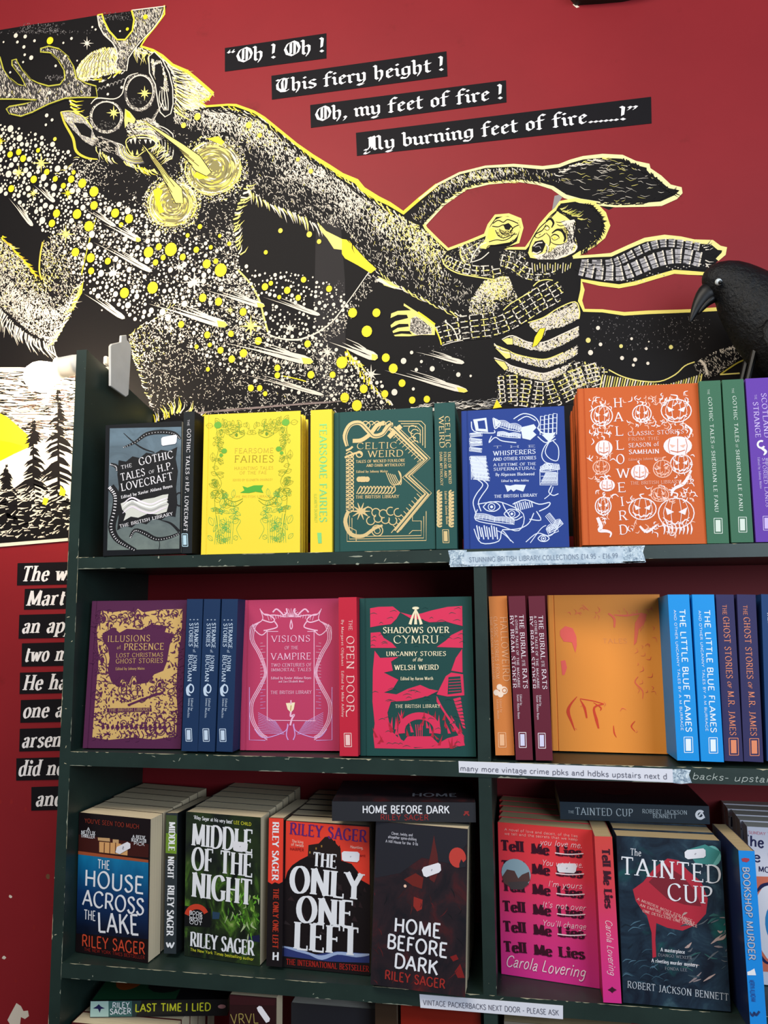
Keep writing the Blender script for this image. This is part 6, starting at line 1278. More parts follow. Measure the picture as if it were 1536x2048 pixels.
for t_, a_, c_, h_, st in (('SHADOWS OVER', (344, 264), (710, 262), 11.5, SERIFB), ('CYMRU', (400, 320), (655, 319), 15, SERIF), ('UNCANNY STORIES', (362, 389), (693, 388), 8.5, SERIFB), ('of the', (508, 418), (562, 418), 7, ITAL), ('WELSH WEIRD', (408, 466), (652, 464), 9.5, SERIFB), ('Edited by Aaron Worth', (442, 522), (622, 520), 6, SERIFB), ('THE BRITISH LIBRARY', (412, 674), (660, 673), 6.5, SERIF)):
    text(b.s, t_, z8(a_), z8(c_), h_, st, IV, 5)
b.done('dark teal faced book with a bright red landscape, left of the divider')
OC2 = cloth('#cf7a3a'); OT = mat('#f1b98c', .5)
b = Book([(970, 1192.5), (1010, 1192), (983, 1511), (1026, 1510)], 0.14, S2, 1.088, OC2, kind='spine', dx=.0052, dw=-.003)
text(b.s, 'HALLOWEIRD', z8((988, 172)), z8((1006, 530)), 13, SLIM, OT); text(b.s, 'CLASSIC STORIES FROM', z8((952, 172)), z8((966, 515)), 7, SLIM, OT); text(b.s, 'THE SEASON of SAMHAIN', z8((926, 172)), z8((942, 520)), 6, SLIM, OT)
for x, y, r in ((985, 560, 6), (1008, 578, 8), (968, 590, 6), (990, 600, 6)): b.s.disc(*z8((x, y)), r, mat('#f6ddc8', .5), 2)
b.s.ring(*z8((1012, 578)), 4, 1.5, OC2, 3)
text(b.s, 'Edited by', z8((985, 625)), z8((990, 700)), 4, SERIF, OT); text(b.s, 'Johnny Mains', z8((968, 625)), z8((974, 735)), 4, SERIF, OT); b.badge(*z8((998, 850)), 15, 29, OT)
b.done('pale orange book spine just right of the shelf divider')
BCL2 = cloth('#611a2e'); BW = mat('#ecdfe6', .5)
for k_, (tl, tr, bl, br) in enumerate((((1014, 1192), (1046.5, 1192), (1028, 1520), (1063, 1520)), ((1054, 1192), (1085.5, 1192), (1068, 1521), (1103, 1521)))):
    b = Book([tl, tr, bl, br], 0.14, S2, 1.084, BCL2, kind='spine', dx=.0022)
    dx, dy = (0, 106)[k_], (0, 4)[k_]; o = lambda x, y: z8((x + dx, y + dy))
    text(b.s, 'THE BURIAL', o(1092, 162), o(1106, 405), 8.5, SERIFB, BW); text(b.s, 'OF THE', o(1107, 412), o(1110, 445), 6, SLIM, BW); text(b.s, 'RATS', o(1110, 455), o(1116, 570), 8.5, SERIFB, BW)
    text(b.s, '& OTHER TALES OF THE MACABRE', o(1069, 165), o(1085, 565), 4.4, SERIFB, BW); text(b.s, 'BY BRAM STOKER', o(1038, 165), o(1056, 568), 8, SERIFB, BW)
    text(b.s, 'Edited by', o(1096, 600), o(1098, 660), 4, SERIF, BW); text(b.s, 'Xavier Aldana Reyes', o(1080, 600), o(1086, 735), 4, SERIF, BW)
    b.badge(*o(1110, 850), 14, 30, BW, mat('#d9d6f2', .5))
    b.done(('burgundy book spine beside the pale orange one', 'burgundy book spine touching the plain orange cover')[k_])
OC3 = cloth('#f59538', .5)
b = Book([(1092.5, 1190), (1320, 1189), (1107, 1500), (1336, 1509)], 0.03, S2, 1.115, OC3, wy=.025)
R1, R2 = foil('#f26a4a'), foil('#ff6a5e')
def ol(w, *pts, **k): b.s.strip(z9(*pts), w, k.get('m', R1), 2, True)
q = random.Random(8)
for _ in range(46):
    s_ = q.random(); x, y = (q.uniform(140, 770), q.uniform(170, 240)) if s_ < .5 else (q.uniform(640, 770), q.uniform(240, 760)) if s_ < .85 else (q.uniform(200, 720), q.uniform(800, 1060))
    a_ = q.uniform(-1, 2); L = q.uniform(15, 45); ol([.4, 1.6, .4], (x, y), (x + L * .6 * math.cos(a_), y + L * .6 * math.sin(a_)), (x + L * math.cos(a_ + .7), y + L * math.sin(a_ + .7)), m=q.choice((R1, foil('#f07a48'))))
b.s.poly(z9((135, 340), (170, 310), (220, 325), (245, 380), (248, 440), (238, 490), (215, 420), (160, 415), (135, 375)), R2, 2); b.s.poly(z9((140, 545), (170, 540), (182, 590), (165, 640), (150, 640)), R2, 2)
b.s.poly(z9((640, 290), (680, 220), (720, 230), (700, 300), (665, 330), (650, 420), (632, 440)), R1, 2); ol([3, 5, 3], (460, 225), (500, 260), (500, 320)); ol([2, 4, 2], (500, 235), (580, 240), (690, 225))
RK = foil('#e0462a')
ol([1, 4, 7, 4, 1], (250, 785), (205, 840), (190, 890), (215, 960), (235, 1015), m=RK); ol([1, 5, 3], (270, 805), (300, 860), (315, 930), m=RK); ol([2, 4, 6, 3], (430, 835), (365, 860), (380, 940), (395, 1000), m=RK); ol([1, 3, 1], (360, 825), (410, 860), (405, 880), m=RK); ol(2, (270, 800), (360, 815), (430, 835), m=RK)
ol([1, 3, 1], (660, 650), (640, 690), (690, 745), (690, 800)); ol([1, 3, 1], (640, 950), (615, 985), (640, 1020), m=RK); ol([1, 3, 1], (495, 980), (500, 1030), (515, 1060), m=RK)
text(b.s, 'TALES', z9((420, 425)), z9((590, 425)), 9, SLIM, mat('#e8955a', .6)); b.done('plain bright orange faced book with faint red foil patches')
TCL = cloth('#008fe0', .5); TW = mat('#e9f4fb', .5)
for k_, (tl, tr, bl, br) in enumerate((((1335, 1189), (1378.5, 1189), (1355, 1521), (1398.5, 1522)), ((1384, 1189), (1428, 1189), (1402.5, 1522), (1448, 1525)))):
    b = Book([tl, tr, bl, br], 0.14, S2, 1.084, TCL, kind='spine')
    dx, dy = (0, 167)[k_], (0, 4)[k_]; o = lambda x, y: z9((x + dx, y + dy))
    text(b.s, 'THE LITTLE BLUE FLAMES', o(938, 195), o(984, 1025), 11, dict(SANSB, t=20, h=15), TW); text(b.s, 'AND OTHER UNCANNY TALES BY A M BURRAGE', o(900, 200), o(950, 1015), 4.6, SANSB, TW)
    b.badge(*o(998, 1110), 17, 31, TW); b.done(('bright sky blue book spine beside the plain orange cover', 'bright sky blue book spine next to the indigo ones')[k_])
ICL = cloth('#2d2a58'); IO = mat('#e58a62', .5)
for k_, (tl, tr, bl, br) in enumerate((((1430, 1189), (1469, 1189), (1451, 1522), (1485, 1523)), ((1473, 1189), (1512, 1189), (1489, 1523), (1526, 1524)))):
    b = Book([tl, tr, bl, br], 0.14, S2, 1.086, ICL, kind='spine')
    dx, dy = (0, 139)[k_], (0, 3)[k_]; o = lambda x, y: z9((x + dx, y + dy))
    text(b.s, 'THE', o(1228, 165), o(1231, 235), 8, SERIF, IO); text(b.s, 'GHOST STORIES', o(1232, 245), o(1256, 665), 12, SERIF, IO); text(b.s, 'OF', o(1262, 680), o(1264, 725), 7, ITAL, IO); text(b.s, 'M.R. JAMES', o(1264, 745), o(1280, 1048), 12, SERIF, IO)
    b.badge(*o(1303, 1122), 18, 34, IO); b.done(('indigo book spine with orange lettering next to the sky blue ones', 'indigo book spine with orange lettering beside the dark navy one')[k_])
b = Book([(1522, 1189), (1572, 1189), (1534, 1523), (1584, 1524)], 0.14, S2, 1.088, cloth('#123a6e'), kind='spine')
text(b.s, 'TALES OF THE WEIRD', z9((1530, 215)), z9((1560, 560)), 7, SERIFB, TW); b.done('dark navy book spine at the right end of the second shelf')

# ---------------------------------------------------------------- third shelf: paperbacks
S3 = 2
def art(name, rough=.3): 
    n = Nodes(name, rough, .4); return n
y1 = zp(100, 1540, 3.339); y2 = zp(500, 1540, 3.2); y3 = zp(960, 1640, 2.667); y5 = zp(880, 1500, 2.341); y6 = zp(1336, 1580, 4.375)
# lake house paperback
n = art('lake_cover'); v = n.coord(); o_ = n.sep(v)
n.base(n.mix(n.ramp(n.noise(n.coord(scale=(1, .35, 1)), 40, 4), [(.35, 0.0), (.75, .45)]), n.ramp(n.math('MULTIPLY', o_[1], 4.9), [(0.0, '#0a0a10'), (.18, '#0c1020'), (.42, '#0f3567'), (.6, '#0f6a9c'), (.72, '#1583b4'), (1.0, '#0f6a9c')]), '#0a2348')); M_LAKE = n.m
b = Book([(160, 1622), (298, 1641), (149, 1904), (299, 1926)], 0.031, S3, 1.105, gloss('#170d10'), 'paperback_book', 'face', False, lean=.03, wy=.02)
b.s.poly(y1((187, 560), (658, 612), (655, 1130), (176, 1090)), M_LAKE, 1)
b.s.poly(y1((190, 430), (660, 495), (658, 585), (188, 545)), mat('#3f1713', .4), 1); b.s.poly(y1((188, 540), (658, 600), (658, 618), (187, 562)), mat('#a2502f', .4), 2)
b.s.poly(y1((330, 478), (445, 488), (520, 500), (518, 570), (330, 548)), mat('#d8a268', .4), 2); b.s.poly(y1((320, 450), (400, 455), (402, 478), (322, 470)), mat('#c9a070', .4), 2); b.s.poly(y1((420, 462), (460, 465), (460, 490), (420, 486)), mat('#c9a070', .4), 2)
for x in (365, 402, 440, 480): b.s.strip(y1((x, 484), (x - 2, 556)), 1.6, mat('#5a2a1a', .4), 3, False)
LW = mat('#e8e9ee', .5)
for t_, a_, c_, h_, st, m in (("YOU'VE SEEN TOO MUCH", (232, 350), (598, 392), 7, SANSB, mat('#7d2b1f', .5)), ('A', (248, 402), (270, 404), 5, SANSB, LW), ('NETFLIX', (210, 425), (305, 432), 5.5, SANSB, LW), ('THRILLER', (208, 448), (302, 456), 5.5, SANSB, LW), ('A REESE', (552, 452), (640, 462), 5, SANSB, LW), ('BOOK CLUB', (545, 474), (645, 484), 5, SANSB, LW), ('PICK', (560, 498), (635, 506), 5, SANSB, LW),
    ('THE', (318, 655), (402, 665), 14, BRUSH, LW), ('HOUSE', (228, 770), (632, 825), 26, BRUSH, LW), ('ACROSS', (214, 898), (632, 968), 25, BRUSH, LW), ('THE', (228, 995), (308, 1005), 15, BRUSH, LW), ('LAKE', (318, 1078), (600, 1098), 31, BRUSH, LW), ('RILEY SAGER', (212, 1172), (638, 1230), 18, SANS, mat('#c8452a', .5)), ('THE NEW YORK TIMES BESTSELLER', (230, 1205), (636, 1262), 5, SANS, mat('#8a2018', .5))):
    text(b.s, t_, y1(a_), y1(c_), h_, st, m, 4, 1.5 if st is BRUSH else 0)
b.sticker(y1((440, 548), (450, 512), (520, 478), (540, 490), (540, 520), (468, 560)))
b.done('lake house paperback, blue water under a dark shore, far left of third shelf')
stack_behind(b, 5, '{} paperback standing behind the blue lake cover', 'paperbacks stacked behind the blue lake cover', seed=2)
# green night paperback: spine copy and faced copy
n = art('night_cover'); v = n.coord(); o_ = n.sep(v)
gr = n.ramp(n.noise(n.coord(scale=(2.2, 1, 1), rot=(0, 0, .25)), 17, 4, .55, 1.2), [(.36, '#101313'), (.5, '#27381c'), (.6, '#5b8a2c'), (.72, '#b7c67c')])
M_NIGHT = None
n.base(n.mix(n.ramp(n.math('ABSOLUTE', n.math('SUBTRACT', n.math('MULTIPLY', o_[1], 4.9), .33)), [(.0, 0.0), (.24, .55), (.36, 1.0)]), gr, n.ramp(n.noise(v, 14, 3), [(.4, '#14161a'), (.62, '#2b3a1f')]))); M_NIGHT = n.m
b = Book([(332, 1625), (354.5, 1627), (327.5, 1905), (353, 1909)], 0.13, S3, 1.09, gloss('#2c3338'), 'paperback_book', 'spine', False, lean=.02, back=gloss('#171a1c'))
for (y0, y1_, c_) in ((300, 420, '#3f4f2e'), (420, 560, '#6d8f2a'), (560, 600, '#2c3020')): b.s.poly(y1((775, y0), (848, y0 + 4), (845, y1_), (770, y1_ - 6)), mat(c_, .35), 1)
text(b.s, 'MIDDLE', y1((797, 345)), y1((793, 540)), 12, DISPLAY, LW, 3); text(b.s, 'NIGHT', y1((790, 575)), y1((786, 725)), 12, DISPLAY, LW, 3); text(b.s, 'RILEY SAGER', y1((788, 768)), y1((780, 1105)), 13, DISPLAY, LW, 3); b.s.strip(y1((780, 1150), (790, 1180), (802, 1155), (812, 1185), (830, 1150)), 3, LW, 3)
b.done('grey-green paperback spine between the lake and green night covers')
b = Book([(373, 1621), (519, 1637), (367, 1911), (522, 1932)], 0.031, S3, 1.105, M_NIGHT, 'paperback_book', 'face', False, lean=.03, wy=.02, spine=gloss('#20262a'), back=gloss('#20262a'))
b.s.poly(y1((890, 905), (1075, 925), (1070, 1050), (890, 1040)), mat('#131416', .35), 1); b.s.poly(y1((1310, 1115), (1400, 1100), (1402, 1150), (1335, 1140)), mat('#1e2142', .35), 1); b.s.poly(y1((1085, 945), (1135, 952), (1130, 995), (1085, 995)), mat('#2a425a', .35), 1)
q = random.Random(41)
for _ in range(70):
    x, y = q.gauss(1300, 70), q.gauss(960, 90)
    if x > 1395 or y > 1100: continue
    b.s.strip(y1((x, y), (x + q.uniform(-10, 14), y + q.uniform(8, 26)), (x + q.uniform(-20, 26), y + q.uniform(24, 60))), [.6, q.uniform(1.5, 5), .6], mat(q.choice(('#5fa02c', '#86b24a', '#a9b98a', '#3f6a24', '#2c4a1e')), .35), 2)
for t_, a_, c_, h_, st, m in (("'Riley Sager at his very best'", (960, 326), (1222, 358), 6, SANSB, LW), ('LEE CHILD', (1228, 358), (1345, 372), 5.5, SANSB, mat('#c9c832', .5)), ('MIDDLE', (945, 500), (1356, 552), 38, DISPLAY, LW), ('OF THE', (944, 660), (1356, 714), 38, DISPLAY, LW), ('NIGHT', (945, 842), (1352, 902), 42, DISPLAY, LW), ('RILEY SAGER', (936, 1172), (1364, 1238), 24, DISPLAY, LW), ('The New York Times bestselling author', (938, 1206), (1362, 1272), 5, SANSB, mat('#c9c832', .5))):
    text(b.s, t_, y1(a_), y1(c_), h_, st, m, 4)
b.s.ring(*y1((980, 978)), 20, 9, mat('#c8402a', .4), 3, a=20, b=170)
for i, t_ in enumerate(('BOOK', 'CLUB', 'NIGHT', 'OUT')): text(b.s, t_, y1((932, 958 + i * 22)), y1((1020, 970 + i * 22)), 5.4, SANSB, LW, 5)
b.sticker(y1((1222, 480), (1234, 474), (1312, 482), (1324, 492), (1320, 530), (1310, 545), (1234, 538), (1226, 530)))
b.done('blurred green night paperback with tall white title capitals')
stack_behind(b, 5, '{} paperback standing behind the green night cover', 'paperbacks stacked behind the green night cover', seed=3)
# red sky castle paperback
REDG = gloss('#e4402f')
b = Book([(536, 1634), (569, 1637), (534, 1931), (563, 1935)], 0.13, S3, 1.09, gloss('#191316'), 'paperback_book', 'spine', False, lean=.02)
b.s.poly(y2((113, 300), (222, 310), (210, 715), (185, 728), (160, 718), (140, 730), (113, 715)), REDG, 1)
text(b.s, 'RILEY SAGER', y2((146, 330)), y2((142, 705)), 12.5, DISPLAY, LW, 3); text(b.s, 'THE ONLY ONE LEFT', y2((150, 755)), y2((145, 1140)), 11, DISPLAY, mat('#b3341f', .5), 3); b.s.strip(y2((152, 1165), (150, 1215)), 3.4, LW, 3); b.s.strip(y2((180, 1165), (178, 1218)), 3.4, LW, 3); b.s.strip(y2((150, 1192), (180, 1188)), 2.6, LW, 3)
b.done('red and black paperback spine, author in white, left of the castle cover')
b = Book([(571, 1637.5), (739, 1654), (564, 1935), (741, 1950)], 0.031, S3, 1.11, gloss('#1a1416'), 'paperback_book', 'face', False, lean=.03, wy=.02)
b.s.poly(y2((231, 313), (764, 365), (768, 735), (705, 700), (690, 650), (650, 600), (585, 580), (575, 480), (560, 500), (545, 450), (520, 460), (505, 425), (480, 432), (440, 470), (400, 490), (395, 540), (370, 550), (320, 575), (270, 610), (240, 650), (225, 700)), REDG, 1)
b.s.poly(y2((375, 480), (440, 470), (480, 428), (510, 425), (560, 480), (580, 500), (585, 580), (370, 560)), mat('#241a18', .4), 2)
for x, y in ((380, 520), (455, 480), (420, 495)): b.s.poly(y2((x, y), (x + 8, y), (x + 8, y + 14), (x, y + 14)), mat('#a07838', .4), 3)
q = random.Random(6)
for _ in range(34):
    x, y = q.uniform(210, 760), q.uniform(650, 1080); b.s.poly(y2((x, y), (x + q.uniform(8, 30), y - q.uniform(10, 50)), (x + q.uniform(20, 50), y + 10)), mat(q.choice(('#2a1d20', '#120d10', '#2c2426')), .4), 1)
b.s.poly(y2((212, 1125), (300, 1140), (420, 1180), (560, 1160), (768, 1175), (770, 1235), (500, 1225), (210, 1190)), mat('#2f3a72', .35), 1); b.s.strip(y2((215, 1130), (300, 1150), (380, 1175), (460, 1200), (560, 1172), (680, 1185), (766, 1180)), [2, 6, 4, 8, 5, 7, 3], mat('#9fb0d4', .4), 2)
PU = mat('#5a2570', .4)
for t_, a_, c_, h_, st, m in (('RILEY SAGER', (252, 408), (748, 462), 21, SERIFB, PU), ('THE', (400, 612), (556, 630), 25, DISPLAY, LW), ('ONLY', (250, 775), (720, 832), 47, DISPLAY, LW), ('ONE', (294, 965), (668, 1005), 46, DISPLAY, LW), ('LEFT', (276, 1140), (700, 1190), 49, DISPLAY, LW), ('THE INTERNATIONAL BESTSELLER', (232, 1242), (762, 1290), 10, SERIFB, mat('#a8241c', .5)), ('The king', (268, 462), (342, 470), 5, SANSB, mat('#f0b8a8', .5)), ('of twists', (264, 482), (344, 492), 5, SANSB, mat('#f0b8a8', .5)), ('HARPER', (256, 512), (346, 520), 5, SANSB, mat('#8c1a1a', .5)), ('Haunting,', (642, 498), (726, 506), 5, SANSB, mat('#f0b8a8', .5)), ('brilliant', (650, 548), (740, 556), 5, SANSB, mat('#8c1a1a', .5))):
    text(b.s, t_, y2(a_), y2(c_), h_, st, m, 4)
b.sticker(y2((588, 528), (602, 518), (690, 522), (703, 534), (700, 575), (688, 588), (604, 582), (590, 572)))
b.done('red sky paperback with a black castle rock and fat white title')
castle = b
stack_behind(b, 5, '{} paperback standing behind the red castle cover', 'paperbacks stacked behind the red castle cover', seed=4)
# dark red moon paperback, its pages to the right, and the copy lying on top
n = art('moon_cover'); v = n.coord()
n.base(n.ramp(n.noise(n.coord(scale=(1.3, 1, 1)), 19, 5, .6, .6), [(.34, '#1b1a20'), (.52, '#2b2025'), (.66, '#4a1f22'), (.8, '#7a2420')])); M_MOON = n.m
b = Book([(751.5, 1643), (936, 1657), (741, 1968), (930, 1995)], 0.029, S3, 1.066, M_MOON, 'paperback_book', 'face', False, lean=.05, wy=.02, spine=gloss('#25262b'), back=gloss('#25262b'))
RM = mat('#c04038', .4)
b.s.poly(y2((808, 332), (1393, 378), (1392, 470), (1290, 600), (1100, 560), (960, 660), (800, 690)), gloss('#26262d'), 1)
b.s.disc(*y2((1328, 560)), 17, RM, 2, 20, ry=19); b.s.poly(y2((1340, 600), (1352, 570), (1366, 590), (1385, 570), (1380, 620), (1340, 625)), gloss('#26262d'), 3)
b.s.poly(y2((1178, 415), (1186, 470), (1200, 540), (1210, 640), (1180, 720), (1150, 700), (1142, 600), (1160, 520)), mat('#5a2423', .4), 2)
b.s.poly(y2((985, 700), (1060, 660), (1110, 690), (1100, 760), (1040, 740)), mat('#6d241f', .4), 1); b.s.poly(y2((1048, 810), (1105, 830), (1100, 890), (1070, 905), (1045, 870)), mat('#8f2c26', .4), 1); b.s.disc(*y2((993, 742)), 3, mat('#f4c9b0', .4), 2, 8); b.s.poly(y2((1280, 1195), (1320, 1180), (1335, 1210), (1300, 1225)), mat('#7d1f1f', .4), 1); b.s.poly(y2((1310, 1290), (1345, 1240), (1375, 1330), (1330, 1330)), mat('#7d1f1f', .4), 1)
q = random.Random(14)
for _ in range(40):
    x, y = q.uniform(790, 1370), q.uniform(760, 1380); a_ = q.uniform(0, 3.1); L = q.uniform(20, 70); b.s.strip(y2((x, y), (x + L * .5 * math.cos(a_) + 6, y - L * .5), (x + L * math.cos(a_), y - L)), [.5, 2, .5], mat(q.choice(('#3a1d20', '#521f22', '#17161a')), .4), 1)
for t_, a_, c_, h_, st, m in (('HOME', (918, 1030), (1224, 1075), 25, SANSB, LW), ('BEFORE', (872, 1135), (1266, 1200), 25, SANSB, LW), ('DARK', (918, 1258), (1204, 1312), 25, SANSB, LW), ('RILEY SAGER', (860, 1335), (1250, 1398), 16, SANSB, mat('#9c2a24', .5)), ('Clever, twisty, and', (906, 412), (1042, 424), 5, SANSB, mat('#b9b8c2', .5)), ('altogether spine-chilling', (884, 434), (1066, 452), 5, SANSB, mat('#b9b8c2', .5)), ('A Hill House for the 2020s', (868, 462), (1076, 482), 5, SANSB, mat('#b9b8c2', .5))):
    text(b.s, t_, y2(a_), y2(c_), h_, st, m, 4)
b.sticker(y2((1100, 638), (1112, 620), (1205, 592), (1220, 602), (1224, 640), (1210, 655), (1130, 684), (1112, 676)))
b.done('dark red moon paperback leaning forward over the third shelf edge')
moon = b
stack_behind(b, 4, '{} paperback standing behind the red moon cover', 'paperbacks stacked behind the red moon cover', seed=5)
def flat_book(corners, deep, z, cover, name, pages=None, hard=False, Y=1.09, wy=.01):
    """a book lying down, spine to the room, resting at height z"""
    return Book(corners, deep, 0, Y, cover, name, 'flat', hard, lean=0.0, zs=z, pages=pages, wy=wy)
def top_art(b):
    """drawing plane on the upper cover of a lying book"""
    M = b.M @ Matrix.Translation((0, b.h, 0)) @ Matrix.Rotation(-math.pi / 2, 4, 'X')
    return Surf(M)
def top_z(*bs): return max((b.M @ Vector((0, b.h, -b.deep * k))).z for b in bs for k in (0, 1))
DG = gloss('#2b2c31')
b = flat_book([(664, 1604), (952, 1604), (664, 1642), (951, 1645)], 0.128, top_z(castle, moon) , DG, 'paperback_book', wy=.02)
LW = mat('#e8e9ee', .5)
text(b.s, 'HOME BEFORE DARK', y2((718, 275)), y2((1278, 277)), 14, SANSB, LW); text(b.s, 'RILEY SAGER', y2((833, 318)), y2((1145, 320)), 10, SANSB, mat('#8f2a28', .5)); b.s.strip(y2((1368, 290), (1385, 275), (1402, 292)), 3, mat('#8f2a28', .5), 2); b.s.strip(y2((1372, 268), (1400, 268)), 3, mat('#8f2a28', .5), 2)
s = top_art(b); s.poly_uv([(.001, .001), (b.w - .001, .001), (b.w - .001, .127), (.001, .127)], M_MOON, 1)
text_uv(s, 'HOME', (b.w * .55, .03), (b.w * .88, .03), .018, SANSB, mat('#8a8a92', .5), 3); b.extra.append((s, 'top_cover', 'dark printed cover seen from above'))
b.done('dark grey paperback lying across the castle and red moon paperbacks')

# pink to red handwritten-title paperback
n = art('pink_cover'); v = n.coord(); o_ = n.sep(v)
n.base(n.ramp(n.math('MULTIPLY', o_[1], 4.7), [(0.0, '#d5328a'), (.35, '#dc3a78'), (.65, '#e33c4c'), (1.0, '#e23c38')])); M_PINK = n.m
b = Book([(987, 1642), (1179, 1662), (996, 1947), (1192, 1977)], 0.03, S3, 1.125, M_PINK, 'paperback_book', 'face', False, lean=.03, wy=.025, dx=.005, pages=M_PAGET, spine=gloss('#7c1a2c'), back=gloss('#c03048'))
BK = mat('#3a0f22', .45); CW = mat('#f2d7dc', .5)
for i in range(6):
    y0 = 160 + i * 108
    dx = i * 3.2
    text(b.s, 'Tell', y3((112 + dx, y0)), y3((235 + dx, y0 + 10)), 19, SLAB, BK, 4); text(b.s, 'Me', y3((274 + dx, y0 + 17)), y3((370 + dx, y0 + 26)), 19, SLAB, BK, 4); text(b.s, 'Lies', y3((405 + dx, y0 + 27)), y3((545 + dx, y0 + 40)), 19, SLAB, BK, 4)
    if i < 5: b.s.strip(y3((400 + dx, y0 + 14), (470 + dx, y0 + 22), (552 + dx, y0 + 18)), 2.2, CW, 6)
for t_, a_, c_ in (('you love me.', (318, 130), (545, 150)), ('You want me.', (328, 240), (550, 254)), ("I'm yours", (362, 352), (545, 366)), ("It's not over", (330, 462), (565, 482)), ("You'll change", (330, 560), (565, 582))): text(b.s, t_, y3(a_), y3(c_), 11, HAND, CW, 6, 4, len(t_))
text(b.s, 'Carola Lovering', y3((135, 775)), y3((560, 842)), 21, dict(HAND, t=10, h=9), CW, 6, 5, 3)
for i, t_ in enumerate(('A novel of love and deceit, of the lies', 'we tell and the secrets that we keep')): text(b.s, t_, y3((130, 55 + i * 22)), y3((522, 92 + i * 18)), 5, SANS, mat('#f0a8a0', .5), 4)
b.s.disc(*y3((193, 285)), 29, mat('#8fa8b4', .4), 5, 22, ry=28); b.s.poly(y3((120, 300), (145, 262), (185, 270), (205, 310), (225, 290), (262, 275), (268, 320), (240, 350), (160, 355), (128, 335)), mat('#5a3f3c', .4), 6); b.s.poly(y3((150, 330), (250, 325), (262, 340), (225, 370), (165, 368)), mat('#4a4142', .4), 6)
b.sticker(y3((412, 240), (424, 230), (508, 230), (517, 242), (512, 272), (502, 282), (424, 278), (414, 268)))
b.done('pink and red paperback with the same black title line six times')
pink = b
stack_behind(b, 4, '{} paperback standing behind the pink six-line cover', 'paperbacks stacked behind the pink six-line cover', seed=6)
n = art('pink_spine'); v = n.coord(); o_ = n.sep(v)
n.base(n.ramp(n.math('MULTIPLY', o_[1], 4.7), [(0.0, '#d5328a'), (.35, '#dc3a78'), (.65, '#d8434e'), (1.0, '#d24a40')])); M_PINKS = n.m
b = Book([(1188, 1672), (1228, 1674), (1207.5, 2004), (1246, 2008)], 0.13, S3, 1.075, M_PINKS, 'paperback_book', 'spine', False, lean=.02, dw=-.002, sy=.004, back=gloss('#a62438'), pages=M_PAGET)
text(b.s, 'Tell Me Lies', y3((650, 150)), y3((668, 470)), 15, SLAB, BK, 3); text(b.s, 'Carola Lovering', y3((668, 530)), y3((690, 825)), 13, HAND, CW, 3); b.s.star(*y3((705, 905)), 9, BK, 3, 4, .5)
b.done('pink paperback spine standing proud of the third shelf')
pinks = b
# cup paperback
n = art('cup_cover'); v = n.coord()
n.base(n.mix(n.ramp(n.noise(n.coord(loc=(3, 1, 0)), 16, 4, .5, .8), [(.58, 0.0), (.72, .8)]), n.ramp(n.noise(v, 30, 5, .6, 1.0), [(.36, '#131c2a'), (.58, '#223545'), (.72, '#3a5560')]), '#16605a')); M_CUP = n.m
b = Book([(1229, 1666), (1447, 1687), (1247, 2009), (1465, 2020)], 0.034, S3, 1.082, M_CUP, 'paperback_book', 'face', False, lean=.03, wy=.02, dx=.0008, dw=-.0035, sy=.004, spine=gloss('#1b2735'), back=gloss('#1b2735'), pages=M_PAGET)
CR_ = mat('#b3283a', .4); CD = mat('#7c1f2c', .4)
b.s.poly(y3((815, 370), (870, 330), (935, 250), (1000, 205), (1060, 215), (1110, 270), (1180, 330), (1215, 420), (1205, 500), (1150, 560), (1080, 590), (1000, 575), (930, 545), (870, 490), (830, 430)), CR_, 1)
b.s.poly(y3((900, 330), (990, 240), (1080, 300), (1150, 380), (1180, 460), (1090, 450), (1000, 420)), CD, 2)
b.s.poly(y3((885, 490), (940, 548), (935, 640), (940, 730), (920, 735), (915, 600)), CR_, 1)
b.s.disc(*y3((1240, 190)), 17, mat('#6fb9b4', .4), 1, 16, ry=20); b.s.poly(y3((1100, 160), (1200, 130), (1290, 170), (1240, 240), (1150, 230)), mat('#3f8a86', .4), 1)
q = random.Random(21)
for _ in range(34):
    x, y = q.uniform(1060, 1320), q.uniform(500, 880); a_ = q.uniform(-.5, 1.2); L = q.uniform(25, 80); b.s.strip(y3((x, y), (x + L * .5, y - L * .5 * math.sin(a_) + q.uniform(-8, 8)), (x + L, y - L * math.sin(a_))), [1, q.uniform(2, 6), 1], mat(q.choice(('#8d7f80', '#5d6268', '#2e5a58', '#b49a92', '#394a55')), .4), 2)
for _ in range(26):
    x, y = q.uniform(740, 1000), q.uniform(560, 900); L = q.uniform(25, 80); b.s.strip(y3((x, y), (x + L * .4, y - L * .3), (x + L, y + q.uniform(-30, 10))), [.6, 2.4, .6], mat(q.choice(('#2f4a5a', '#4a6a7c', '#12202c')), .4), 2)
for i in range(3): text(b.s, ('A MURDER MOST STRANGE', 'AN EMPIRE UNDER THREAT', 'ONE DETECTIVE ONE CHANCE')[i], y3((835 + i * 15, 425 + i * 32)), y3((1130 + i * 14, 545 + i * 14)), 5, SERIFB, mat('#e8b0a8', .5), 3)
for t_, a_, c_, h_, st, m in (('The', (800, 186), (860, 192), 13, SERIF, LW), ('TAINTED', (746, 286), (1290, 338), 34, SERIF, LW), ('CUP', (994, 424), (1244, 448), 33, SERIF, LW), ('A masterpiece', (962, 698), (1092, 712), 7, SERIFB, LW), ('DJANGO WEXLER', (948, 724), (1130, 742), 5.5, SERIF, mat('#8d8f98', .5)), ('A riveting murder mystery', (914, 756), (1160, 782), 7, SERIFB, LW), ('FONDA LEE', (985, 796), (1105, 806), 5.5, SERIF, mat('#8d8f98', .5)), ('ROBERT JACKSON BENNETT', (784, 892), (1326, 962), 13, SERIF, mat('#b9c0c8', .5))):
    text(b.s, t_, y3(a_), y3(c_), h_, st, m, 5)
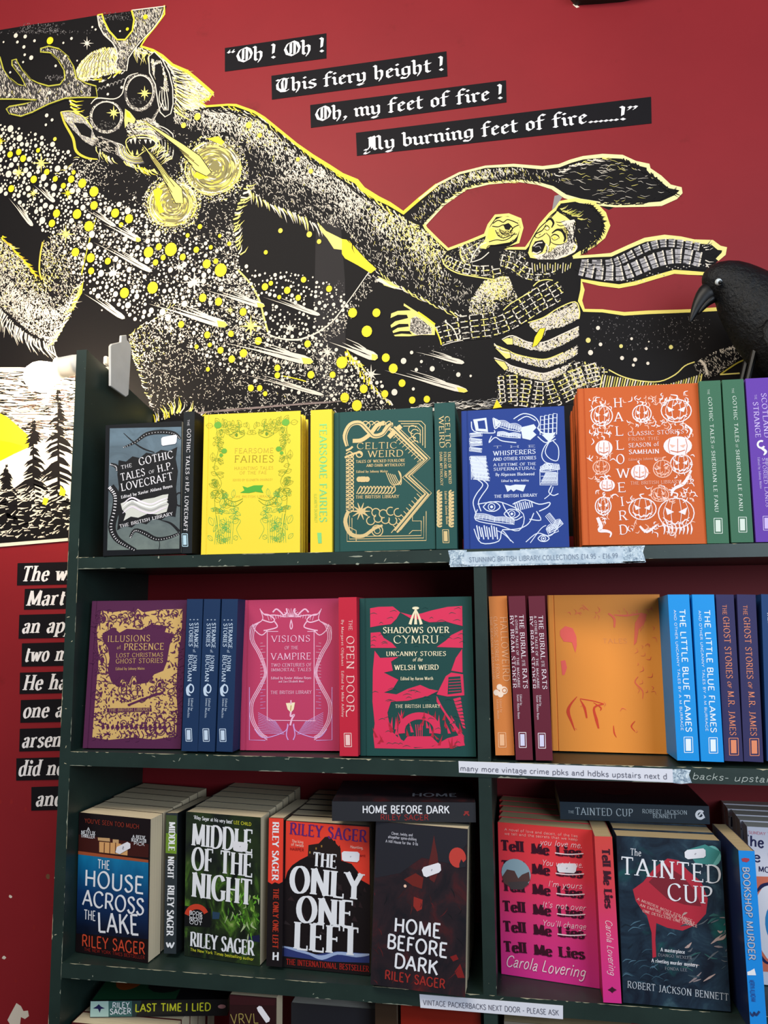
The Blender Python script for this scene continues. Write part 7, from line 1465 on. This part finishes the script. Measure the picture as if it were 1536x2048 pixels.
b.sticker(y3((1090, 170), (1104, 158), (1190, 150), (1202, 160), (1203, 190), (1192, 200), (1108, 208), (1092, 198)))
b.done('dark teal paperback with a dripping crimson cup')
cup = b
stack_behind(b, 3, '{} paperback standing behind the crimson cup cover', 'paperbacks stacked behind the crimson cup cover', seed=7)
TK = gloss('#22303c')
b = flat_book([(1119, 1602.5), (1420, 1613), (1121, 1639), (1418, 1648)], 0.13, top_z(pink, pinks, cup), TK, 'paperback_book', pages=M_PAGET, wy=.03)
PT = mat('#a9b6be', .5)
text(b.s, 'THE', y5((600, 295)), y5((628, 296)), 5, SERIF, PT); text(b.s, 'TAINTED CUP', y5((632, 302)), y5((905, 310)), 14, SERIF, PT); text(b.s, 'ROBERT JACKSON', y5((946, 295)), y5((1158, 302)), 8, SERIF, PT); text(b.s, 'BENNETT', y5((995, 317)), y5((1108, 320)), 8, SERIF, PT)
b.s.ring(*y5((1218, 303)), 7.5, 5, LW, 2, a=40, b=330); b.s.strip(y5((1210, 310), (1225, 295), (1238, 318)), 3, LW, 2)
s = top_art(b); s.poly_uv([(.001, .001), (b.w - .001, .001), (b.w - .001, .129), (.001, .129)], gloss('#15171c'), 1); s.disc_uv((b.w * .42, .07), .03, .022, mat('#4a161c', .4), 2, 14); b.extra.append((s, 'top_cover', 'near black printed cover seen from above'))
b.done('dark blue-grey paperback lying across the pink and cup paperbacks')
# tall blue spine
b = Book([(1474, 1702), (1505, 1701), (1497, 2066), (1532, 2066)], 0.13, S3, 1.03, gloss('#1a8ade'), 'paperback_book', 'spine', False, lean=.02, back=gloss('#1c2a52'), pages=M_PAGET, wy=.012, dx=.002, sy=.002)
SV = mat('#b9bccb', .4); s_ = b.s
s_.poly(y6((640, 600), (670, 592), (710, 598), (712, 615), (690, 632), (650, 625)), mat('#a83a4a', .4), 2)
text(b.s, 'BOOKSHOP MURDER', y6((648, 672)), y6((704, 1490)), 14, SANSB, mat('#39507a', .4), 2); text(b.s, 'BOOKSHOP MURDER', y6((652, 668)), y6((708, 1486)), 12.5, SANSB, SV, 3)
s_.poly(y6((668, 1560), (690, 1590), (720, 1580), (755, 1560), (770, 1620), (680, 1618)), LW, 2); text(b.s, 'MERRYN ALLINGHAM', y6((712, 1660)), y6((728, 1850)), 9, SANSB, mat('#2a4a8c', .4), 2); s_.strip(y6((712, 1940), (740, 1975), (755, 1945), (770, 1970), (800, 1935)), 4, mat('#243a6c', .4), 2)
b.done('bright blue paperback spine jutting out at the right end of third shelf')
# white cover with eyes
b = Book([(1462, 1652), (1640, 1662), (1527 - 36, 1966), (1660, 1985)], 0.03, S3, 1.13, gloss('#dcdce8'), 'paperback_book', 'face', False, lean=.03, wy=.03, pages=M_PAGEW, dx=.018)
NV = mat('#1f2150', .4); OR_ = mat('#d9745a', .4)
text(b.s, 'THE SUNDAY TIMES', y6((620, 375)), y6((980, 405)), 6, SANSB, mat('#e09aa8', .5), 2); text(b.s, 'The', y6((640, 480)), y6((840, 505)), 21, SANSB, NV, 2); text(b.s, 'The Best', y6((560, 610)), y6((1160, 655)), 20, SANSB, NV, 2); text(b.s, 'MODERN', y6((790, 712)), y6((1060, 740)), 11, SANSB, NV, 2)
b.s.poly(y6((760, 755), (1200, 765), (1210, 1620), (800, 1585)), OR_, 1); b.s.disc(*y6((930, 1170)), 40, mat('#e9e8f0', .4), 2, 24, ry=82); b.s.disc(*y6((960, 1180)), 25, mat('#2f8ccc', .4), 3, 20, ry=44)
b.s.strip(y6((775, 890), (820, 840), (875, 820), (1000, 800)), [3, 7, 6, 5], NV, 3); b.s.strip(y6((815, 1450), (840, 1490), (880, 1515), (1000, 1530)), [3, 6, 5, 4], NV, 3)
b.done('white paperback with an orange panel and staring eye, partly hidden')
eyeb = b
stack_behind(b, 4, '{} paperback standing behind the white staring eye cover', 'paperbacks stacked behind the white eye cover', seed=8)

# ---------------------------------------------------------------- fourth shelf: the tops of what stands and lies there
S4 = 3
def block(x0, x1, y0, ztop, cover, label, name='paperback_book', pages=None, group=None, deep=.03, draw=None):
    """plain upright paperback placed by its world position"""
    h = ztop - SHELF[S4] - .0006; M = plane_frame((x0, y0, SHELF[S4] + .0006), (1, 0, 0), (0, 0, 1))
    b = Book.__new__(Book); b.kind, b.hard, b.deep, b.cover = 'face', False, deep, cover
    b.M, b.w, b.h, b.name = M, x1 - x0, h, name; b.extra = []
    s = b.s = Surf(M); T = .0005
    s.box(0.0005, b.w, 0, h, -T, 0, cover); s.box(0, b.w, 0, h, -deep, -deep + T, cover); s.box(0, T, 0, h, -deep + T, -T * .5, cover)
    g = b.g = Surf(M); g.box(T, b.w - .0006, .0006, h - .0006, -deep + T, -T, pages or M_PAGE)
    if draw: draw(b)
    return b.done(label, 'book', group)
y4 = zp(100, 1880, 2.56)
ZT = at(150, 2045, 1.105).z
p0 = at(143, 2042, 1.105)
lo = block(-0.655, -0.50, 1.10, p0.z + .001, gloss('#4a1418'), 'cream-edged paperback standing under the lying green and black one'); stack_behind(lo, 4, '{} paperback behind the one under the green and black book', 'paperbacks standing under the lying green and black one', seed=9)
b = flat_book([(180, 2002), (455, 1998), (180, 2035), (455, 2031)], 0.128, p0.z + .0012, gloss('#17181a'), 'paperback_book', Y=1.1, wy=.02)
z_ = y4
b.s.poly(y4((205, 310), (300, 306), (300, 396), (205, 396)), mat('#a9c8c0', .4), 1); b.s.poly(y4((300, 306), (420, 303), (420, 396), (300, 396)), mat('#3f6a66', .4), 1); b.s.poly(y4((420, 303), (470, 302), (440, 395), (420, 395)), mat('#24383a', .4), 1)
b.s.poly(y4((220, 350), (240, 338), (250, 328), (262, 340), (282, 350), (262, 352), (255, 372), (246, 352)), NV, 2)
text(b.s, 'RILEY', y4((318, 347)), y4((408, 345)), 10, SANSB, LW, 2); text(b.s, 'SAGER', y4((306, 380)), y4((416, 376)), 10, SANSB, LW, 2); text(b.s, 'LAST TIME I LIED', y4((434, 366)), y4((824, 360)), 14, SANSB, mat('#d8d62c', .5), 2); b.s.disc(*y4((880, 340)), 8, mat('#c98a88', .5), 2, 10, ry=4)
s = top_art(b); s.poly_uv([(.002, .002), (b.w * .62, .002), (b.w * .6, .126), (.002, .126)], mat('#1f4a30', .35), 1); s.disc_uv((b.w * .2, .065), .022, .035, mat('#8c4418', .4), 2, 16); s.disc_uv((b.w * .5, .05), .03, .03, mat('#1a1c1a', .4), 2, 12)
b.extra.append((s, 'top_cover', 'green printed cover with an orange patch, seen from above'))
b.done('green and black paperback with yellow spine letters lying on the fourth shelf')
# dark red-brown book slanting over its neighbours, yellowish hand lettering
DR = gloss('#2a1416')
def maroon_art(b):
    text(b.s, 'VRVL', y4((925, 428)), y4((1070, 424)), 17, THIN, mat('#9a8a4a', .5), 3)
    b.s.poly(y4((905, 262), (1158, 303), (1150, 335), (905, 330)), mat('#35161a', .35), 1)
    b.sticker(y4((1060, 345), (1072, 335), (1085, 338), (1128, 400), (1124, 415), (1108, 422), (1066, 362)), txt='')
block(at(459, 2000, 1.084).x, at(553, 2000, 1.084).x, 1.084, at(500, 1992, 1.084).z, DR, 'dark maroon paperback with thin yellow letters, bottom edge of the photo', draw=maroon_art)
p1_ = at(575, 1996, 1.12); 
lo = block(-0.335, -0.212, 1.13, at(640, 2010, 1.13).z, gloss('#2b2b30'), 'grey-edged paperback in the fourth shelf, middle left', pages=M_PAGEW); stack_behind(lo, 4, '{} paperback behind the grey-edged one on the fourth shelf', 'grey-edged paperbacks on the fourth shelf', seed=10)
block(-0.208, -0.178, 1.10, at(740, 2006, 1.1).z, gloss('#3a2a1e'), 'brown paperback end-on beside the grey-edged ones', deep=.13)
for i in range(6):
    block(-0.172, -0.065, 1.095 + .031 * i, at(880, 2012 + 2 * i, 1.1).z, gloss(('#7d1c10', '#6a160e', '#8c2412')[i % 3]), '{} red paperback counted from the front, under the VINTAGE label'.format(ORD[i]), group='red paperbacks on the fourth shelf', pages=mat(('#8a2417', '#9c3018')[i % 2], .7))
lo = block(-0.035, 0.13, 1.10, at(1100, 2050, 1.10).z, gloss('#8a7f70'), 'cream-edged paperback right of the divider on the fourth shelf', pages=M_PAGET); stack_behind(lo, 4, '{} paperback behind the cream-edged one right of the lower divider', 'cream-edged paperbacks on the fourth shelf', seed=11)

# ---------------------------------------------------------------- labels taped on the shelf edges
def edge_surf(off): return Surf(plane_frame((0, FRONT - off, 0), (1, 0, 0), (0, 0, 1)))
PAPER = mat('#dfe0ea', .6)
n = Nodes('crinkled_clear_tape', 0.22, .6); v = n.coord()
n.base(n.ramp(n.noise(n.coord(scale=(1, 1, 2)), 180, 3, .6, 1.5), [(.35, '#6f8296'), (.5, '#a8bccb'), (.68, '#e2edf3')])); n.bump(n.noise(v, 240, 3), .5, .001); M_TAPE = n.m
n = Nodes('taped_paper', 0.3, .5); v = n.coord()
n.base(n.ramp(n.noise(v, 90, 3), [(.35, '#a9bccd'), (.65, '#cddbe6')])); n.bump(n.noise(v, 150, 3), .3, .001); M_TPAP = n.m
def label_root(name, label, M): 
    e = empty(name, M); tag(e, label, 'shelf label'); return e
def slab(s, pts, m, t=.0006):
    q = [s.P(*p) for p in pts]; n_ = len(q); i = len(s.V)
    s.V += [(x, y, 0) for x, y in q] + [(x, y, t) for x, y in q]; k = s.mi(m)
    s.F.append(tuple(i + n_ + j for j in reversed(range(n_)))); s.I.append(k); s.F.append(tuple(i + j for j in range(n_))); s.I.append(k)
    for j in range(n_): s.F.append((i + j, i + (j + 1) % n_, i + n_ + (j + 1) % n_, i + n_ + j)); s.I.append(k)
s = edge_surf(.0006); q = [s.P(*p) for p in ((930, 1102), (1245, 1092), (1247, 1122), (932, 1130))]
e = label_root('shelf_label', 'silvery taped price label on the top shelf edge', s.M)
slab(s, [(928, 1104), (1246, 1094), (1246, 1124), (928, 1130)], M_TPAP)
text(s, 'STUNNING BRITISH LIBRARY COLLECTIONS £14.95 - £16.99', (938, 1124), (1236, 1116), 9.5, SANS, mat('#8090a4', .6), 5)
s.build('paper', e, True)
s = edge_surf(.0014)
slab(s, [(896, 1101), (902, 1100), (934, 1100), (930, 1112), (934, 1131), (898, 1130), (900, 1118)], M_TAPE, .0003); slab(s, [(1240, 1093), (1290, 1091), (1286, 1104), (1292, 1124), (1258, 1126), (1243, 1125), (1246, 1110)], M_TAPE, .0003)
slab(s, [(1040, 1098), (1245, 1092), (1245, 1099), (1040, 1104)], M_TAPE, .0003); slab(s, [(900, 1130), (1290, 1122), (1290, 1125), (900, 1134)], M_TAPE, .0003)
o = s.build('tape', e, True); o['label'] = 'crinkled clear tape'
s = edge_surf(.0006)
e = label_root('shelf_label', 'white printed strip on the second shelf edge, ending in silvery tape', s.M)
slab(s, [(917, 1522), (1345, 1538), (1346, 1565), (918, 1545)], PAPER)
text(s, 'many more vintage crime pbks and hdbks upstairs next d', (920, 1541), (1335, 1558), 10.5, SANS, mat('#6a6a78', .6), 5)
s.build('paper', e, True)
s = edge_surf(.0014)
slab(s, [(1345, 1539), (1360, 1538), (1382, 1540), (1378, 1550), (1384, 1566), (1362, 1568), (1346, 1566)], M_TAPE, .0003); slab(s, [(1297, 1537), (1322, 1538), (1322, 1563), (1297, 1562)], mat('#e6eaf2', .25), .0003)
o = s.build('tape', e, True); o['label'] = 'crinkled clear tape'
s = edge_surf(.0006); CH = mat('#c3ccc6', .7)
text(s, 'backs- upstairs', (1383, 1558), (1560, 1566), 13, HAND, CH, 1, 2, 5)
s.build('chalk_lettering', case)['label'] = 'white handwritten words on the shelf edge'
s = edge_surf(.0006); e = label_root('shelf_label', 'white printed strip stuck below the red moon paperback', s.M)
slab(s, [(839, 1988), (1126, 2011), (1126, 2038), (841, 2015)], PAPER)
text(s, 'VINTAGE PACKERBACKS NEXT DOOR - PLEASE ASK', (846, 2009), (1118, 2030), 9.5, SANS, mat('#6a6a78', .6), 5); s.build('paper', e, True)

# ---------------------------------------------------------------- clip-on lamp on the left side panel
n = Nodes('white_lamp_plastic', .4, .4); v = n.coord(); n.base(n.ramp(n.noise(v, 30, 2), [(.3, '#d2cfc8'), (.7, '#dcd9d2')])); M_LAMP = n.m
def lathe(prof, M, name, parent, m, seg=24, smooth=True):
    V = []; F = []
    for r, h in prof: V += [tuple(M @ Vector((r * math.cos(2 * math.pi * i / seg), r * math.sin(2 * math.pi * i / seg), h))) for i in range(seg)]
    for j in range(len(prof) - 1):
        for i in range(seg): F.append((j * seg + i, j * seg + (i + 1) % seg, (j + 1) * seg + (i + 1) % seg, (j + 1) * seg + i))
    F.append(tuple(range(seg))[::-1]); F.append(tuple(range((len(prof) - 1) * seg, len(prof) * seg)))
    me = bpy.data.meshes.new(name); me.from_pydata(V, [], F); me.materials.append(m); me.update()
    if smooth:
        for p in me.polygons: p.use_smooth = len(p.vertices) == 4
    o = bpy.data.objects.new(name, me); col.objects.link(o); o.parent = parent; return o
def hull_part(V, F, name, parent, m, bev=.0015):
    me = bpy.data.meshes.new(name); me.from_pydata(V, [], F); me.materials.append(m); me.update()
    o = bpy.data.objects.new(name, me); col.objects.link(o); o.parent = parent
    b_ = o.modifiers.new('bevel', 'BEVEL'); b_.width = bev; b_.segments = 3
    return o
def prism(poly, d, M):
    """closed prism from a 2-D outline, extruded along local z by d"""
    n_ = len(poly); V = [tuple(M @ Vector((x, y, z_))) for z_ in (0, d) for x, y in poly]
    F = [tuple(reversed(range(n_))), tuple(range(n_, 2 * n_))] + [(j, (j + 1) % n_, n_ + (j + 1) % n_, n_ + j) for j in range(n_)]
    return V, F
YL = 1.165
LP0 = at(112, 735, YL)
e = empty('clip_lamp', Matrix.Translation(LP0)); tag(e, 'white clip-on spotlight with a glowing bulb clamped to the bookcase side', 'lamp')
inv = Matrix.Translation(-LP0)
ax = Matrix.Translation(at(150, 730, YL) - LP0) @ Matrix.Rotation(math.radians(-97), 4, 'Y')
lathe([(.006, -.01), (.0165, -.008), (.0175, .0), (.0175, .022), (.0185, .03)], ax, 'lamp_holder', e, M_LAMP)
# bulb
n = Nodes('lit_bulb', .3); n.b.inputs['Emission Color'].default_value = (1.0, .86, .62, 1); n.b.inputs['Emission Strength'].default_value = 38; M_BULB = n.m
bp = [( .0135, .028), (.014, .034), (.020, .046), (.0245, .058), (.0255, .068), (.0225, .080), (.014, .089), (.004, .0925)]
ax2 = Matrix.Translation(at(150, 730, YL) - LP0) @ Matrix.Rotation(math.radians(-104), 4, 'Y')
o = lathe(bp, ax2, 'bulb', e, M_BULB); o['label'] = 'glowing bulb'
d = bpy.data.lights.new('bulb_light', 'POINT'); d.energy = 22.0; d.color = (1.0, .78, .52); d.shadow_soft_size = .03
lo_ = bpy.data.objects.new('bulb_light', d); col.objects.link(lo_); lo_.location = at(78, 752, YL - .002)
# clamp: two jaws over the panel top, a pivot and a flat handle plate on the inner side
s = Surf(plane_frame((XL + .0075, 0, 0), (0, 1, 0), (0, 0, 1)))
pl_ = [(219, 692), (222, 688), (240, 684), (241, 671), (251, 670), (252, 680), (261, 690), (255, 790), (250, 794), (219, 772)]
q = []
for x, y in pl_:
    r_ = ray(x, y); t = (XL + .012 - EYE.x) / r_.x; p = EYE + r_ * t; q.append((p.y, p.z))
V, F = [], []
n_ = len(q)
V = [(XL + .010 - LP0.x, a - LP0.y, c - LP0.z) for a, c in q] + [(XL + .0142 - LP0.x, a - LP0.y, c - LP0.z) for a, c in q]
F = [tuple(range(n_)), tuple(reversed(range(n_, 2 * n_)))] + [(j, n_ + j, n_ + (j + 1) % n_, (j + 1) % n_) for j in range(n_)]
F = [tuple(reversed(f)) for f in F]
hull_part(V, F, 'clamp_plate', e, M_LAMP, .0012)
yc = sum(a for a, c in q) / n_; zc = max(c for a, c in q)
ztp = lambda yy: Z(.4094) + (Z(.3667) - Z(.4094)) * (yy - FRONT) / (WALL_Y - FRONT)
def bx(x0, x1, y0, y1, z0, z1, name, bev=.002):
    Vb = [(x, y, z_) for z_ in (z0, z1) for x, y in ((x0, y0), (x1, y0), (x1, y1), (x0, y1))]
    Vb = [(a - LP0.x, b_ - LP0.y, c - LP0.z) for a, b_, c in Vb]
    return hull_part(Vb, [(3, 2, 1, 0), (4, 5, 6, 7), (0, 1, 5, 4), (1, 2, 6, 5), (2, 3, 7, 6), (3, 0, 4, 7)], name, e, M_LAMP, bev)
y_a = YL - .012; y_b = YL + .012
bx(XLO - .0065, XLO - .0008, y_a, y_b, ztp(YL) - .035, ztp(YL) + .008, 'clamp_jaw')
bx(XLO - .0065, XL + .012, y_a, y_b, ztp(y_a) + .0012, ztp(y_a) + .009, 'clamp_bridge')
axk = Matrix.Translation(Vector((XL + .001, YL + .004, ztp(YL) + .012)) - LP0) @ Matrix.Rotation(math.radians(90), 4, 'Y')
lathe([(.007, -.010), (.0085, -.008), (.0085, .010), (.007, .012)], axk, 'pivot_knob', e, M_LAMP)
bx(XL - .004, XL + .003, YL - .03, YL - .012, ztp(YL) + .009, ztp(YL) + .024, 'thumb_lever', .003)
s = Surf(plane_frame((XL + .0145, LP0.y, 0), (0, 1, 0), (0, 0, 1)))
# ------------------------------------------------------------------ raven perched above the right end of the bookcase
YR = 1.20
n = Nodes('raven_plumage', .5, .3); v = n.coord()
n.base(n.ramp(n.noise(v, 60, 4), [(.35, '#040507'), (.7, '#0b0f15')])); n.bump(n.noise(n.coord(scale=(1, 1, 1), rot=(0, .6, 0)), 130, 4, .65), .8, .004); M_RAV = n.m
RV0 = at(1560, 650, YR)
rav = empty('raven', Matrix.Translation(RV0)); tag(rav, 'black model raven facing left above the purple book', 'raven')
def loft(st, name, m, parent, seg=22, sub=1):
    """closed surface through ellipses; st = (px, py, half height px, half width px, depth offset m)"""
    C = [at(px, py, YR + dy) for px, py, a, b_, dy in st]; V = []; F = []
    k = 1.23 / FPX
    for i, (px, py, a, b_, dy) in enumerate(st):
        t = (C[min(i + 1, len(C) - 1)] - C[max(i - 1, 0)]).normalized(); side = Vector((0, 1, 0)); up = side.cross(t).normalized() 
        side = t.cross(up)
        for j in range(seg):
            f = 2 * math.pi * j / seg; V.append(tuple(C[i] + up * (a * k * math.cos(f)) + side * (b_ * k * math.sin(f)) - RV0))
    for i in range(len(C) - 1):
        for j in range(seg): F.append((i * seg + j, i * seg + (j + 1) % seg, (i + 1) * seg + (j + 1) % seg, (i + 1) * seg + j))
    F.append(tuple(range(seg))[::-1]); F.append(tuple(range((len(C) - 1) * seg, len(C) * seg)))
    me = bpy.data.meshes.new(name); me.from_pydata(V, [], F); me.materials.append(m); me.update()
    for p in me.polygons: p.use_smooth = True
    o = bpy.data.objects.new(name, me); col.objects.link(o); o.parent = parent
    if sub: md = o.modifiers.new('smooth', 'SUBSURF'); md.levels = md.render_levels = sub
    return o
loft([(1407, 571, 4, 4, 0), (1409, 570, 17, 14, 0), (1418, 567, 30, 24, 0), (1434, 564, 41, 33, 0), (1455, 566, 48, 40, 0), (1476, 579, 55, 46, 0), (1502, 604, 66, 56, 0), (1540, 640, 82, 70, 0), (1590, 684, 90, 78, 0), (1645, 728, 80, 70, 0), (1695, 766, 55, 52, 0), (1735, 792, 30, 34, 0), (1760, 806, 12, 20, 0)], 'body', M_RAV, rav)
M_BEAK = mat('#0a0a0c', .45, 0, .3)
loft([(1428, 576, 22, 17, 0), (1410, 588, 18, 13, 0), (1399, 604, 13, 10, 0), (1390, 621, 8, 6, 0), (1384, 635, 5, 4, 0), (1379, 647, 1.5, 1.5, 0)], 'upper_beak', M_BEAK, rav)
loft([(1432, 594, 10, 12, 0), (1416, 603, 7, 9, 0), (1404, 617, 5, 6.5, 0), (1395, 630, 2, 3, 0)], 'lower_beak', M_BEAK, rav)
def ball(c, r, name, m, parent):
    import bmesh
    bm = bmesh.new(); bmesh.ops.create_uvsphere(bm, u_segments=16, v_segments=10, radius=r, matrix=Matrix.Translation(c - RV0))
    me = bpy.data.meshes.new(name); bm.to_mesh(me); bm.free(); me.materials.append(m)
    for p in me.polygons: p.use_smooth = True
    o = bpy.data.objects.new(name, me); col.objects.link(o); o.parent = parent; return o
ec = at(1437, 564, YR - .0265); eo = ball(ec, .0052, 'eye', mat('#c9d2d6', .15, 0, .6), rav); eo['label'] = 'glassy bead eye, white reflections put into its colour'  # the bead's white reflections are painted as its pale base colour
pu = ball(ec + Vector((.0012, -.0034, -.0022)), .0030, 'pupil', mat('#08080a', .1, 0, .6), rav)
# folded wing, tail and feet beyond the edge of the photograph
loft([(1530, 640, 14, 6, -.056), (1570, 672, 44, 8, -.064), (1630, 722, 50, 8, -.062), (1700, 778, 36, 7, -.048), (1780, 836, 12, 5, -.03)], 'wing', M_RAV, rav)
loft([(1710, 778, 16, 30, 0), (1750, 800, 12, 36, 0), (1792, 826, 4, 40, 0)], 'tail', M_RAV, rav, sub=1)
XP = (purple.M @ Vector((purple.w * .7, purple.h, 0))).x
for sy in (-.02, .02):
    yy = YR + sy; dv = purple.M.inverted() @ Vector((XP, yy, 1.8)); zt = (purple.M @ Vector((purple.w * .7, purple.h, dv.z))).z + .0008
    V = []; F = []
    def tube(a, b_, r0, r1):
        i = len(V); d = (b_ - a).normalized(); x_ = d.orthogonal().normalized(); y_ = d.cross(x_)
        for c, r in ((a, r0), (b_, r1)):
            for j in range(8): V.append(tuple(c + x_ * r * math.cos(j * math.pi / 4) + y_ * r * math.sin(j * math.pi / 4) - RV0))
        for j in range(8): F.append((i + j, i + (j + 1) % 8, i + 8 + (j + 1) % 8, i + 8 + j))
        F.append(tuple(i + j for j in reversed(range(8)))); F.append(tuple(i + 8 + j for j in range(8)))
    ank = Vector((XP, yy, zt + .009)); tube(Vector((XP + .022, yy, zt + .085)), ank, .0055, .0036)
    for dx, dy in ((-.022, -.008), (-.025, .0), (-.022, .008), (.012, 0)): tube(ank, Vector((XP + dx, yy + dy, zt + .0032)), .0042, .0026)
    me = bpy.data.meshes.new('leg'); me.from_pydata(V, [], F); me.materials.append(M_BEAK); me.update()
    o = bpy.data.objects.new('leg', me); col.objects.link(o); o.parent = rav
